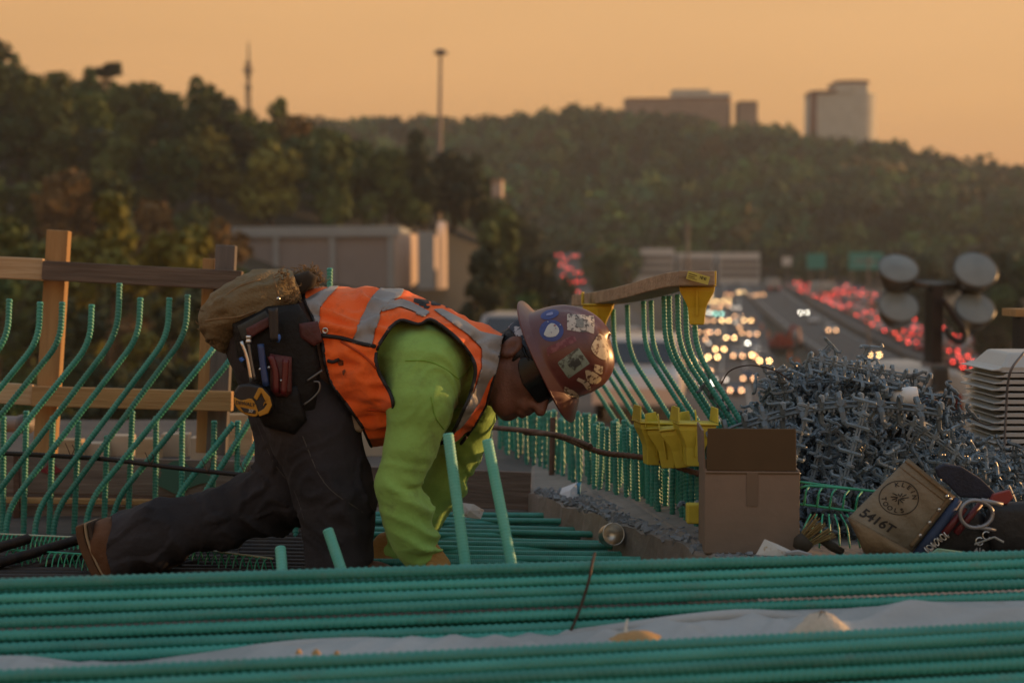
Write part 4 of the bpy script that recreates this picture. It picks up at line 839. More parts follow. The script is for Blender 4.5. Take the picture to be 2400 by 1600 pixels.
bolster(gpx(380, 1318, .73), gpx(640, 1352, .73), 'green zigzag wire bolster with pale top wire under the rear shin', top_m=M_wpale, n=16)
bolster(gpx(20, 1330, .73), gpx(330, 1350, .73), 'green zigzag wire bolster nearest the bundle at the left')
# crumpled scraps
def paper(px, py, d, poly, m, label, cat='paper', name='paper_scrap'):
    V = [at(px + x, py + y, d + dz) for x, y, dz in poly]; mb = MB(); c = sum(V, Vector()) / len(V) + Vector((0, -.012, .004)); V.append(c); n = len(poly)
    o = link(name, mesh(name, V, [(i, (i + 1) % n, n) for i in range(n)], m)); s_ = o.modifiers.new('t', 'SOLIDIFY'); s_.thickness = .002; return tag(o, label, cat)
M_paper = mat('printed_paper', (.48, .45, .42), .8, scale=40, col2=(.25, .16, .10), thr=(.58, .66))
paper(1100, 1200, 3.72, [(-38, 8, 0), (-20, -22, .02), (10, -18, .02), (34, -4, .02), (26, 16, 0), (-10, 12, -.01)], M_paper, 'crumpled printed paper on the green bars behind the leaning bars')
paper(700, 1262, 3.9, [(-26, -8, 0), (-4, -24, .02), (20, -6, .01), (14, 8, 0), (-18, 6, 0)], M_white, 'small white scrap left of the front shin')
paper(880, 1318, 3.6, [(-14, -10, 0), (6, -18, .02), (16, 12, 0), (-8, 14, 0)], M_white, 'white scrap behind the brown glove')
paper(1338, 1158, 4.0, [(-26, 0, 0), (-20, -14, .02), (2, -22, .03), (16, -28, .03), (18, 8, 0), (-2, 14, -.02)], mat('white_bag', (.62, .63, .66), .4), 'crumpled white plastic with blue corner at the foot of the bars', 'plastic', 'plastic_scrap')
paper(1352, 1146, 3.99, [(0, -14, 0), (10, -16, .0), (8, 12, 0), (2, 10, 0)], mat('blue_plastic', (.05, .25, .42), .4), 'blue corner of plastic beside the white crumpled plastic', 'plastic', 'plastic_scrap')
# tin can
Mx = Matrix.Translation(at(1432, 1253, 3.47)) @ Matrix.Rotation(R(14), 4, 'Z') @ Matrix.Rotation(R(-16 + 90), 4, 'X')
R0 = empty('tin_can', mw=Mx); mb = MB(); prof = [(.001, -.022), (.026, -.022), (.027, -.018)] + [(.0265 + .0005 * (i % 2), -.016 + .003 * i) for i in range(12)] + [(.0275, .022), (.0268, .0225), (.0255, .02), (.0255, -.020), (.001, -.0205)]
M_tin = mat('tin', (.55, .52, .46), .32, metal=1.0, var=.2, scale=30)
mb.lathe(prof, 28); mb.build('can_wall', M_tin, R0, smooth=True); mb = MB(); mb.lathe([(.0255, .0225), (.028, .0235), (.0285, .022), (.027, .0205)], 28); mb.build('rim', M_tin, R0, smooth=True); tag(R0, 'open empty tin can lying on its side against the ledge', 'can')

# ================================================================ right parapet
def rowx(d): return .45 - .27 * (d - 3.35)
# upright bars in two rows
k = 0
for row in (0, 1, 2):
    d = 3.36 + .05 * row
    while d < 5.35:
        x = rowx(d) + row * .05 + rnd.uniform(-.012, .012); dr0 = .615 + .03 * (d - 3.3); px = 1200 + FPX * x / d
        tp = interp(px, [(1120, 955), (1330, 972), (1430, 992), (1540, 1010), (1660, 1030)]) + rnd.uniform(-14, 14)
        lean = rnd.uniform(-.012, .012)
        if not (1655 < px):
            o = link('rebar', rebar_mesh('upright', [Vector((x + lean, d, at(px, tp, d).z)), Vector((x, d, CAMZ - dr0 - .02))], .0068, pitch=.0095 if d < 4.2 else .02, ribh=.2, m=M_epoxy, n=8 if d < 4.3 else 6))
            tag(o, 'upright green bar in the ' + ('front', 'middle', 'back')[row] + (' row of the right parapet near the box' if px > 1440 else ' row of the right parapet below the hard hat' if px > 1290 else ' row of the right parapet, far end beside the face'), 'rebar', 'upright bars of the right parapet')
        d += .046 if d < 4.2 else .05
mb = MB(); mb.tube([at(1296, 978, 4.5), at(1292, 1150, 4.5)], .009, 8); tag(mb.build('rusty_stake', M_rust_bar), 'rusty brown stake among the green uprights below the chin', 'stake')
# cranked bars
ZT = .02
crk = [(1627, 692, 3.50), (1607, 694, 3.56), (1588, 690, 3.63), (1568, 693, 3.70), (1556, 694, 3.76), (1526, 704, 3.86), (1508, 705, 3.93), (1470, 714, 4.06), (1437, 724, 4.2), (1414, 730, 4.32), (1396, 735, 4.42), (1372, 742, 4.54), (1350, 748, 4.66)]
for i, (tx, ty, d) in enumerate(crk):
    s = 3.5 / d; p = [at(tx, ty, d), at(tx + 3, ty + 130 * s, d), at(tx + 3 + 205 * s, ty + 130 * s + 318 * s, d - .01), at(tx + 3 + 210 * s, 630 + .66 * FPX / d, d - .01)]
    o = link('bent_rebar', rebar_mesh('bent_rebar', p, .0068, pitch=.0092, ribh=.2, m=M_epoxy, n=10 if d < 4.1 else 8, rad=.06)); tag(o, f'green cranked bar of the right parapet, {("nearest, under the right yellow cap" if i == 0 else ORD[i] + " from the right yellow cap")}', 'rebar', 'cranked bars of the right parapet')
# brown bent bar running along the uprights
P = [at(1640, 1110, 3.3), at(1600, 1098, 3.33), at(1540, 1078, 3.38), at(1480, 1068, 3.43), at(1420, 1062, 3.50), at(1370, 1046, 3.56), at(1310, 1022, 3.7), at(1240, 1010, 3.9), at(1140, 1000, 4.2)]
o = link('rebar', rebar_mesh('brown_bar', catmull(P, 5), .0066, pitch=.017, ribh=.16, m=M_rust_bar, n=10, rad=.05)); tag(o, 'brown wavy bar running along the green uprights to the box', 'rebar', 'brown bars along the right parapet')
P = [at(1385, 1046, 3.5), at(1350, 1032, 3.6), at(1300, 1018, 3.7), at(1230, 1014, 3.95)]
o = link('rebar', rebar_mesh('brown_bar', catmull(P, 5), .006, pitch=.015, ribh=.16, m=M_rust_bar, n=10, rad=.05)); tag(o, 'second brown bar lapping the wavy one below the visor', 'rebar', 'brown bars along the right parapet')
# ---- yellow protective caps and plank
M_yel = mat('yellow_plastic', (.58, .42, .025), .5, var=.14, scale=12, bump=.08, bscale=60, dirt=(.2, .15, .05), dscale=30, dthr=(.55, .7), damt=.5)
M_yel2 = mat('dull_yellow_plastic', (.54, .46, .05), .55, var=.14, scale=14, bump=.08, bscale=60, dirt=(.2, .17, .06), dscale=30, dthr=(.55, .7), damt=.5)
def yellow_cap(loc, rz, s, m, label, tilt=0.0, roll=0.0, group='yellow bar caps'):
    "board cap: tapered socket below, saddle plate with two side cheeks above"
    o = empty('bar_guard', mw=Matrix.Translation(loc) @ Matrix.Rotation(rz, 4, 'Z') @ Matrix.Rotation(tilt, 4, 'Y') @ Matrix.Rotation(roll, 4, 'X') @ Matrix.Scale(s, 4))
    V = []
    for z, a, b in ((0, .047, .03), (-.012, .045, .03), (-.04, .030, .024), (-.055, .024, .02), (-.10, .019, .017)):
        V += [(-a, -b, z), (a, -b, z), (a, b, z), (-a, b, z)]
    F = [(4 * i + k, 4 * i + (k + 1) % 4, 4 * i + 4 + (k + 1) % 4, 4 * i + 4 + k) for i in range(4) for k in range(4)] + [(3, 2, 1, 0), (16, 17, 18, 19)]
    mb = MB(); mb.add(V, F); mb.build('socket', m, o, bevel=.003)
    mb = MB(); mb.box((-.050, -.036, .001), (.050, .036, .006)); mb.build('saddle_plate', m, o, bevel=.002)
    for sx in (-1, 1):
        mb = MB(); mb.prism([(sx * .050, -.034, .007), (sx * .050, .034, .007), (sx * .050, .026, .042), (sx * .050, -.026, .042)], (-sx * .004, 0, 0)); mb.build('cheek', m, o, bevel=.001)
    for sy in (-1, 1):
        mb = MB(); mb.prism([(-.003, sy * .03, -.006), (.003, sy * .03, -.006), (.003, sy * .0215, -.075), (-.003, sy * .0215, -.075)], (0, sy * .004, 0)); mb.build('rib', m, o)
    return tag(o, label, 'bar guard', group)
yellow_cap(at(1634, 672, 3.46), R(-8), .92, M_yel, 'yellow cap under the near end of the plank, holding it', group='yellow caps under the plank')
yellow_cap(at(1402, 716, 4.2), R(-8), .95, M_yel, 'yellow cap under the far end of the plank behind the hard hat', group='yellow caps under the plank')
for i, (px, py, d, rz, t, s) in enumerate(((1536, 992, 3.38, 12, 4, .98), (1566, 1004, 3.34, -35, -5, .92), (1590, 1004, 3.30, -6, -7, .9), (1628, 994, 3.26, 8, 2, .95))):
    yellow_cap(at(px, py, d), R(rz), s, M_yel2, ('yellow cap with tall cheek, leftmost of four in a row on the uprights', 'yellow cap turned edge on, second of four on the uprights', 'yellow cap with square cheek, third of four on the uprights', 'yellow cap next to the box, rightmost of four on the uprights')[i], R(t), group='four yellow caps on the uprights')
mb = MB(); a = at(1610, 1228, 3.18); mb.box((0, 0, 0), (.07, .03, .045), Matrix.Translation(a)); tag(mb.build('yellow_block', M_yel2, bevel=.004), 'yellow plastic piece lying behind the box foot', 'plastic')
# plank: warped 2x4 resting on the caps
secs = [(1634, 652, 3.40), (1600, 656, 3.5), (1556, 667, 3.66), (1515, 679, 3.82), (1470, 690, 4.0), (1425, 698, 4.2), (1372, 704, 4.5)]
V = []
for px, py, d in secs:
    c = at(px, py, d); u = Vector((.089 / 2, 0.012, 0)); v = Vector((0, 0, .036 / 2)); V += [c - u - v, c + u - v, c + u + v, c - u + v]
F = [(4 * i + k, 4 * i + (k + 1) % 4, 4 * i + 4 + (k + 1) % 4, 4 * i + 4 + k) for i in range(len(secs) - 1) for k in range(4)] + [(3, 2, 1, 0), tuple(4 * (len(secs) - 1) + k for k in range(4))]
R0 = empty('plank', at(1634, 670, 3.4)); mb = MB(); mb.add(V, F); pbuild(mb, 'board', wood('old_plank', (.20, .15, .10), (.36, .28, .19)), R0, bevel=.003)
mb = MB(); c = at(1636, 651, 3.385); q = Matrix.Translation(c) @ Matrix.Rotation(R(16), 4, 'Y'); mb.box((-.027, -.001, -.010), (.027, .0, .010), q); pbuild(mb, 'tag', mat('yellow_tag', (.5, .46, .10), .6), R0)
for k, (x0, x1, z0, z1) in enumerate(((-.024, -.004, .003, .0045), (-.024, -.008, -.002, -.0005), (-.024, -.002, -.006, -.005)) + tuple((.004 + .0035 * i, .004 + .0035 * i + (.0012 + .001 * (i % 2)), -.001, .006) for i in range(5))):
    mb = MB(); mb.box((x0, -.0018, z0), (x1, -.0012, z1), q); pbuild(mb, 'tag_print', M_black, R0)
tag(R0, 'warped old plank on yellow caps with a yellow tag on its end', 'plank')

# ================================================================ goods on the right ledge
LZT = LZ + .002
# cardboard box, open, back flap standing
M_card = mat('cardboard', (.19, .142, .108), .85, scale=6, col2=(.245, .18, .135), bump=.15, bscale=40, dirt=(.07, .05, .04), dscale=5, dthr=(.55, .75), damt=.5)
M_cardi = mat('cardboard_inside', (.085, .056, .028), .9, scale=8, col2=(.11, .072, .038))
d = 3.02; p0 = at(1651, 1288, d); p1 = at(1871, 1296, d); zt_ = at(1650, 1102, d).z; W = (p1 - p0).length; H = zt_ - LZT
R0 = empty('cardboard_box', mw=Matrix.Translation((p0.x, p0.y, LZT)) @ Matrix.Rotation(R(-3), 4, 'Z')); T = .004
mb = MB(); mb.box((0, 0, 0), (W, T, H)); mb.build('front_wall', M_card, R0, bevel=.0015)
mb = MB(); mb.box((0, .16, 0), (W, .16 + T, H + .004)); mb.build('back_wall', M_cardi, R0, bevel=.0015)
for sx in (0, W - T): mb = MB(); mb.box((sx, T, 0), (sx + T, .16, H + .002)); mb.build('side_wall', M_card, R0)
mb = MB(); mb.box((T, T, .001), (W - T, .16, .004)); mb.build('bottom', M_card, R0)
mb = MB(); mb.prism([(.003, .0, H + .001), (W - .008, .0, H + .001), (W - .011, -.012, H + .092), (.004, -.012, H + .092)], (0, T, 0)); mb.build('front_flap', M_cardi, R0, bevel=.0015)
mb = MB(); mb.prism([(-.002, .006, H), (-.003, .155, H), (-.006, .150, H + .088), (-.006, .012, H + .085)], (.004, 0, 0)); mb.build('side_flap', M_card, R0)
mb = MB(); mb.box((.002, -.0012, H - .006), (W - .002, .0, H - .003)); mb.build('fold_line', M_cardi, R0)
mb = MB(); mb.box((W * .44, -.0016, H * .58), (W * .56, -.0004, H * .985)); mb.build('tape', mat('packing_tape', (.15, .112, .085), .4), R0)
tag(R0, 'open brown cardboard box with its front flap standing up', 'box')
# ---- clip strips: blue-grey plastic
M_clip = mat('blue_grey_plastic', (.145, .195, .235), .42, var=.25, scale=18, rand=.22, bump=.05, bscale=80)
def clip_strip(seed, curve, n=10, step=.047):
    mb = MB(); L = n * step
    def P(t, y=0, z=0):
        x = (t - .5) * L; return Vector((x, y, z + curve * (t - .5) ** 2 * 4))
    mb.tube([P(k / 16) for k in range(17)], .0054, 4, flat=.8); mb.tube([P(k / 16, .0, .012) for k in range(17)], .0036, 4)
    for k in range(n * 4):                      # saw teeth on the rail
        q = P((k + .5) / (n * 4), 0, -.006); mb.box(tuple(q - Vector((.0025, .004, .004))), tuple(q + Vector((.0025, .004, .003))))
    for k in range(n + 1):
        b = P(k / n); s = 1 if k % 2 else -1
        mb.tube([b + Vector((0, 0, .004)), b + Vector((0, s * .004, .022)), b + Vector((0, s * .014, .032)), b + Vector((0, s * .026, .030)), b + Vector((0, s * .032, .018))], [.0064, .006, .0058, .0054, .003], 5, flat=1.2)
        mb.tube([b, b + Vector((0, -s * .012, -.012)), b + Vector((0, -s * .016, -.034)), b + Vector((.008, -s * .016, -.044)), b + Vector((.018, -s * .014, -.040))], [.0066, .006, .0056, .0054, .0034], 5, flat=1.2)
        if k % 2: mb.tube([b + Vector((-.011, 0, .016)), b + Vector((-.007, 0, .006)), b + Vector((.0, 0, .002)), b + Vector((.007, 0, .006)), b + Vector((.011, 0, .016))], [.0026, .0056, .0066, .0056, .0026], 4, flat=2.2)
    return mesh('clip_strip', mb.V, mb.F, M_clip, False)
CL = [clip_strip(0, 0.0), clip_strip(1, .02), clip_strip(2, -.03), clip_strip(3, 0.012, 7), clip_strip(4, -.05, 12), clip_strip(5, 0, 5)]
HT = [(1735, 1010), (1760, 950), (1800, 905), (1850, 860), (1885, 832), (1960, 838), (2060, 862), (2170, 905), (2200, 960), (2260, 1005), (2330, 1050), (2400, 1125), (2460, 1180)]
rc = random.Random(21); zones = {}
def strip(px, py, d, ax, k, label, roll=None, s=.64):
    o = link('clip_strip', CL[k]); ax = Vector(ax).normalized(); q = ax.to_track_quat('X', 'Z')
    o.matrix_world = Matrix.Translation(at(px, py, d)) @ q.to_matrix().to_4x4() @ Matrix.Rotation(rc.uniform(0, 6.28) if roll is None else roll, 4, 'X') @ Matrix.Scale(s, 4)
    return tag(o, label, 'plastic strip', 'blue grey clip strips in the heap')
n_s = 0
while n_s < 285:
    px = rc.uniform(1745, 2440); t = float(interp(px, HT)); py = t + 26 + (1285 - t - 25) * rc.random() ** 1.15
    if px > 2180 and py > 1200: continue
    f = (py - t) / max(60, 1290 - t); layer = rc.random(); d = 3.60 - .42 * f + .14 * layer
    slope = math.atan2(interp(px + 40, HT) - interp(px - 40, HT), 80); a = -slope + rc.gauss(0, .75)
    if rc.random() < .25: a += 1.5
    ax = (math.cos(a), rc.gauss(0, .55), math.sin(a)); k = rc.choice((0, 1, 2, 3, 3, 5, 5)) if py - t < 80 else rc.randrange(6)
    if py - t < 85: ax = (math.cos(-slope), rc.gauss(0, .3), math.sin(-slope) + rc.gauss(0, .08))
    lab = 'plastic clip strip ' + ('on the crest' if f < .18 else 'in the upper part' if f < .42 else 'in the lower part' if f < .72 else 'at the foot') + ' of the heap, ' + ('left end behind the box' if px < 1880 else 'above the green wire chair' if px < 2010 else 'above the canvas pouch' if px < 2170 else 'beside the white trays' if px > 2290 else 'above the dark tool belt')
    strip(px, py, d, ax, k, lab); n_s += 1
strip(2035, 868, 3.44, (1, .1, -.18), 0, 'clip strip with crescent hooks along the crest, highest of the heap', roll=R(10)); strip(2075, 905, 3.40, (1, .1, -.2), 4, 'long clip strip just under the highest one', roll=R(100))
strip(1925, 958, 3.26, (1, 0, .12), 4, 'long curved clip strip arching across the heap front', roll=R(0), s=.95); strip(2110, 985, 3.28, (1, 0, -.45), 4, 'long clip strip sloping right below the arch', roll=R(20))
strip(1870, 1060, 3.2, (.25, .1, 1), 3, 'clip strip standing upright behind the box', roll=R(40)); strip(1985, 1090, 3.2, (.3, .1, 1), 0, 'clip strip hanging down above the green basket', roll=R(120))
# added black fill: shade between the strips put into its colour
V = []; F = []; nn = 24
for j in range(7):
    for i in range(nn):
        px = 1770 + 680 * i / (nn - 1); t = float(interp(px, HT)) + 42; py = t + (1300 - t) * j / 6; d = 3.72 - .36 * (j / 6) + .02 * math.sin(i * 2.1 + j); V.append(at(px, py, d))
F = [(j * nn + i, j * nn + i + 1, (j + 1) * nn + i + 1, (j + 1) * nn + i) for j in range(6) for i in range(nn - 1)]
o = link('heap_shade_fill', mesh('heap_shade_fill', V, F, mat('heap_shade_black', (.008, .009, .010), .8), True)); s_ = o.modifiers.new('t', 'SOLIDIFY'); s_.thickness = .05; s_.offset = 1; tag(o, 'black fill standing in for shade inside the heap of clip strips', 'sheet')
mb = MB(); mb.tube(catmull([at(1690, 900, 3.4), at(1712, 868, 3.4), at(1760, 856, 3.4), at(1815, 868, 3.4), at(1850, 890, 3.4)], 6), .0016, 5); tag(mb.build('tie_wire', M_wire), 'thin wire arching left of the heap against the traffic', 'wire')
mb = MB(); mb.tube(catmull([at(2150, 915, 3.5), at(2205, 940, 3.5), at(2270, 975, 3.45), at(2310, 995, 3.45), at(2330, 994, 3.45)], 6), .0015, 5); tag(mb.build('tie_wire', M_wire), 'thin wire running from the heap to the white stack', 'wire')
# white bottle-like scrap on the heap
mb = MB(); q = align(at(2085, 932, 3.42), at(2150, 926, 3.40)); mb.lathe([(.001, 0), (.012, .002), (.021, .02), (.023, .05), (.02, .066), (.001, .068)], 14, q @ Matrix.Rotation(R(90), 4, 'Y')); tag(mb.build('plastic_cup', M_white, smooth=True), 'white crushed cup lying on the heap right of the crest', 'cup')
# green wire basket chair
R0 = empty('wire_chair', at(1880, 1290, 3.1)); pts1 = [at(1870, 1128, 3.08), at(1960, 1140, 3.06), at(2060, 1152, 3.04), at(2120, 1158, 3.02)]; pts2 = [at(1870, 1180, 3.06), at(1960, 1192, 3.04), at(2060, 1204, 3.02), at(2110, 1208, 3.0)]; pts3 = [at(1872, 1144, 3.02), at(1900, 1138, 3.0), at(1985, 1144, 2.99), at(2080, 1154, 2.98)]
for nm, p in (('top_wire', pts1), ('bottom_wire', pts2), ('front_wire', pts3)): mb = MB(); mb.tube(catmull(p, 4), .0026, 6); pbuild(mb, nm, M_epoxy_wire, R0, smooth=True)
for i in range(7):
    x = 1884 + i * 30; mb = MB(); mb.tube(catmull([at(x + 16, 1136 + i * 4, 3.06), at(x + 6, 1150 + i * 4, 3.03), at(x, 1184 + i * 4, 3.04)], 4), .0024, 5); pbuild(mb, 'leg', M_epoxy_wire, R0, smooth=True)
for i in range(9):
    a = i / 8; mb = MB(); mb.tube(catmull([at(1900 + 14 * i, 1205, 3.03), at(1885 + 20 * i, 1235, 3.0), at(1872 + 24 * i, 1284, 2.99)], 4), .0020, 5); pbuild(mb, 'leg', M_epoxy_wire, R0, smooth=True)
tag(R0, 'green wire chair support between the box and the canvas pouch', 'wire support')
# whisk brush
R0 = empty('whisk_brush', at(1890, 1290, 2.95)); ba = at(1878, 1276, 2.95); M_br = mat('straw', (.19, .135, .05), .8, var=.3, scale=30); M_brd = mat('dark_grip', (.035, .028, .018), .8)
for i in range(46):
    u = rc.uniform(-1, 1); v = rc.uniform(-1, 1); tip = at(1936 + 26 * u, 1234 + 22 * u + rc.uniform(-10, 6), 2.95 + .014 * v); mb = MB(); mb.tube([ba + Vector((.013 * u, .010 * v, .010 * u * -.6)), tip], [.0013, .0010], 4); pbuild(mb, 'bristle', M_br, R0)
mb = MB(); mb.tube([at(1868, 1288, 2.95), at(1878, 1276, 2.95), at(1892, 1262, 2.95)], [.012, .021, .020], 12, flat=.8); pbuild(mb, 'ferrule', M_brd, R0, smooth=True)
mb = MB(); mb.tube([at(1925, 1262, 2.97), at(1950, 1280, 2.97), at(1975, 1294, 2.97)], [.009, .010, .008], 8); pbuild(mb, 'handle', M_brd, R0, smooth=True)
tag(R0, 'straw whisk brush with dark grip beside the cardboard box', 'brush')
paper(1800, 1282, 2.92, [(-28, 18, 0), (-8, -18, .01), (20, -6, .01), (54, 10, 0), (70, 20, -.01), (20, 20, -.015)], mat('greasy_paper', (.52, .50, .46), .8, scale=34, col2=(.34, .21, .07), thr=(.6, .68)), 'torn white paper with brown marks in front of the box')
mb = MB(); mb.tube([at(1842, 1296, 2.9), at(1870, 1294, 2.9), at(1902, 1300, 2.9)], [.004, .006, .003], 6); tag(mb.build('tape_roll_scrap', mat('grey_tape', (.3, .3, .3), .5)), 'twisted grey scrap beside the torn paper', 'scrap')

# ---- canvas pouch with printed badge
M_canvas = mat('canvas', (.15, .128, .092), .9, scale=7, col2=(.25, .215, .155), bump=.35, bscale=120, detail=7)
M_canvas_d = mat('canvas_brown', (.13, .085, .045), .9, scale=8, col2=(.22, .155, .085), bump=.35, bscale=120)
M_ink = mat('printed_ink', (.018, .016, .014), .8)
PB = [(1990, 1214), (2129, 1074), (2240, 1164), (2136, 1296)]      # bottom-left, top-left, top-right, bottom-right in the picture
def pouch_pt(a, b, off=0.0, d0=2.96):
    "a across 0..1, b up 0..1"
    x = (1 - a) * ((1 - b) * PB[0][0] + b * PB[1][0]) + a * ((1 - b) * PB[3][0] + b * PB[2][0]); y = (1 - a) * ((1 - b) * PB[0][1] + b * PB[1][1]) + a * ((1 - b) * PB[3][1] + b * PB[2][1])
    bul = math.sin(math.pi * min(max(a, 0), 1)) ** .6 * .030 * (1 - .35 * b) + .006 * math.sin(a * 7 + b * 9) * (1 - b) * math.sin(math.pi * a) + .003 * math.sin(b * 23 + a * 5) * math.sin(math.pi * a)
    return at(x, y, d0 - bul - off)
R0 = empty('canvas_pouch', at(2060, 1296, 2.97)); na, nb = 28, 28; V = []
for j in range(nb + 1):
    for i in range(na + 1): V.append(pouch_pt(i / na, j / nb))
n1 = len(V)
for j in range(nb + 1):
    for i in range(na + 1): a = i / na; p = pouch_pt(a, j / nb); V.append(p + CF * (.075 * math.sin(math.pi * a) ** .5 * (1 - .3 * j / nb) + .004))
F = []
for j in range(nb):
    for i in range(na):
        q = j * (na + 1) + i; F.append((q, q + 1, q + na + 2, q + na + 1)); q += n1; F.append((q, q + na + 1, q + na + 2, q + 1))
for j in range(nb):
    for i in (0, na): q = j * (na + 1) + i; F.append((q, q + na + 1, q + na + 1 + n1, q + n1))
for i in range(na): F.append((i, i + n1, i + 1 + n1, i + 1))
mb = MB(); mb.add(V, F); pbuild(mb, 'pouch_body', M_canvas, R0, smooth=True)
# crushed bottom
V = []; F = []
for j in range(9):
    for i in range(17):
        a = i / 16; t = j / 8; p = pouch_pt(a, 0).lerp(at(2028 + 115 * a, 1300 + 8 * a, 2.95), t); p = p - CF * (.016 * math.sin(math.pi * t) * (1 + .4 * math.sin(a * 11))); V.append(p)
F = [(j * 17 + i, j * 17 + i + 1, (j + 1) * 17 + i + 1, (j + 1) * 17 + i) for j in range(8) for i in range(16)]
o = link('pouch_bottom', mesh('pouch_bottom', V, F, M_canvas_d, True)); o.parent = R0; o.matrix_parent_inverse = R0.matrix_basis.inverted(); s_ = o.modifiers.new('t', 'SOLIDIFY'); s_.thickness = .004
def strip_on(fn, pts, r, m, nm, flat=1.0):
    mb = MB(); mb.tube([fn(*p) for p in pts], r, 6, flat=flat); return pbuild(mb, nm, m, R0, smooth=True)
strip_on(pouch_pt, [(i / 20, .955, .001) for i in range(21)], .0030, M_canvas_d, 'hem'); strip_on(pouch_pt, [(i / 20, .86, .0006) for i in range(21)], .0012, M_canvas_d, 'seam'); strip_on(pouch_pt, [(i / 20, .0, .001) for i in range(21)], .0022, M_canvas_d, 'seam'); strip_on(pouch_pt, [(.93, .08 + .84 * i / 20, .002) for i in range(21)], .0045, M_canvas_d, 'leather_strip', .6)
for a, b in ((.88, .93), (.955, .93), (.92, .72), (.93, .5), (.94, .28)):
    mb = MB(); p = pouch_pt(a, b, .004); mb.lathe([(.001, .0028), (.003, .0022), (.0044, .0), (.004, -.002)], 10, Matrix.Translation(p) @ Matrix.Rotation(R(90), 4, 'X')); pbuild(mb, 'rivet', M_steel, R0, smooth=True)
def text_mesh(s, size):
    cu = bpy.data.curves.new('txt', 'FONT'); cu.body = s; cu.size = size; cu.align_x = 'CENTER'; cu.align_y = 'CENTER'; cu.offset = .0006 * size / .02
    t = bpy.data.objects.new('txt', cu); C.objects.link(t); bpy.context.view_layer.update(); me = bpy.data.meshes.new_from_object(t.evaluated_get(bpy.context.evaluated_depsgraph_get())); bpy.data.objects.remove(t); bpy.data.curves.remove(cu); return me
PW, PH = .126, .160          # pouch face in metres (across, up)
def print_on(s, size, ca, cb, rot, nm):
    me = text_mesh(s, size); cs, sn = math.cos(rot), math.sin(rot)
    for v in me.vertices:
        x, y = v.co.x * cs - v.co.y * sn, v.co.x * sn + v.co.y * cs; v.co = pouch_pt(ca + x / PW, cb + y / PH, .0008)
    me.materials.append(M_ink); o = link(nm, me, R0); o.matrix_parent_inverse = R0.matrix_basis.inverted(); return o
print_on('5416T', .026, .33, .145, 0, 'lettering')
CA, CB, RR = .33, .545, .036
strip_on(lambda a, b, o_: pouch_pt(a, b, o_), [(CA + RR / PW * math.cos(t), CB + RR / PH * math.sin(t), .0004) for t in [2 * math.pi * i / 40 for i in range(41)]], .0010, M_ink, 'badge_ring')
for word, a0, st, flip in (('KLEIN', 138, -24, False), ('TOOLS', 222, 24, True)):
    for i, ch in enumerate(word):
        t = R(a0 + st * i); rot = t - R(90) if not flip else t + R(90); print_on(ch, .0125, CA + .028 / PW * math.cos(t), CB + .028 / PH * math.sin(t), rot, 'lettering')
for i in range(11):             # lineman figure reduced to a cluster of dark strokes
    t = R(33 * i); r0, r1 = .002 + .002 * (i % 3), .010 + .006 * ((i * 7) % 4) / 3; strip_on(pouch_pt, [(CA + (r0 + (r1 - r0) * k / 3) / PW * math.cos(t), CB + (r0 + (r1 - r0) * k / 3) / PH * math.sin(t + .25 * k / 3), .0004) for k in range(4)], .0011, M_ink, 'badge_mark')
tag(R0, 'tan canvas pouch with round printed badge and number, tipped over', 'pouch')
# ---- second tool belt: dark flap, pouch, tools
M_navy = mat('navy_cordura', (.018, .022, .038), .8, var=.35, scale=20, bump=.3, bscale=150)
M_blackl = mat('black_leather', (.014, .013, .014), .6, var=.4, scale=14, bump=.3, bscale=60)
R0 = empty('tool_belt', at(2330, 1296, 3.0))
flap = [(2192, 1098), (2215, 1088), (2255, 1094), (2300, 1122), (2336, 1158), (2330, 1170), (2290, 1168), (2250, 1166), (2226, 1140), (2200, 1118)]
mb = MB(); mb.prism([at(x, y, 3.02) for x, y in flap], (0, .014, .002)); pbuild(mb, 'flap', M_navy, R0, bevel=.004)
def sack(nm, poly, d, th, m, bul=.02):
    "pillow-shaped pouch from an outline"
    n = len(poly); cx = sum(p[0] for p in poly) / n; cy_ = sum(p[1] for p in poly) / n; V = []; F = []
    lev = [(1.0, 0), (.97, -.35), (.86, -.75), (.6, -.95), (.25, -1.0)]
    for s_, k in lev: V += [at(cx + (x - cx) * s_, cy_ + (y - cy_) * s_, d + k * bul) for x, y in poly]
    V += [at(x, y, d + th) for x, y in poly]; L_ = len(lev)
    for j in range(L_ - 1): F += [(j * n + i, j * n + (i + 1) % n, (j + 1) * n + (i + 1) % n, (j + 1) * n + i) for i in range(n)]
    F += [tuple((L_ - 1) * n + i for i in range(n))] + [(i, L_ * n + i, L_ * n + (i + 1) % n, (i + 1) % n) for i in range(n)] + [tuple(L_ * n + n - 1 - i for i in range(n))]
    mb = MB(); mb.add(V, F); return pbuild(mb, nm, m, R0, smooth=True)
def dens(poly, n=4):
    out = []
    for i in range(len(poly)):
        a, b = poly[i], poly[(i + 1) % len(poly)]; out += [(a[0] + (b[0] - a[0]) * k / n, a[1] + (b[1] - a[1]) * k / n) for k in range(n)]
    return out
sack('pouch', dens([(2320, 1180), (2440, 1170), (2440, 1300), (2330, 1300), (2300, 1240)]), 2.99, .08, M_blackl, .03)
sack('pouch', dens([(2240, 1196), (2290, 1188), (2340, 1250), (2350, 1300), (2180, 1304), (2205, 1240)]), 3.0, .07, M_blackl, .018)
mb = MB(); mb.tube([at(2148, 1306, 2.95), at(2200, 1236, 2.955), at(2246, 1170, 2.96)], [.013, .012, .009], 10); pbuild(mb, 'blue_sleeve', mat('blue_cordura', (.025, .045, .10), .7, var=.3, scale=20), R0, smooth=True)
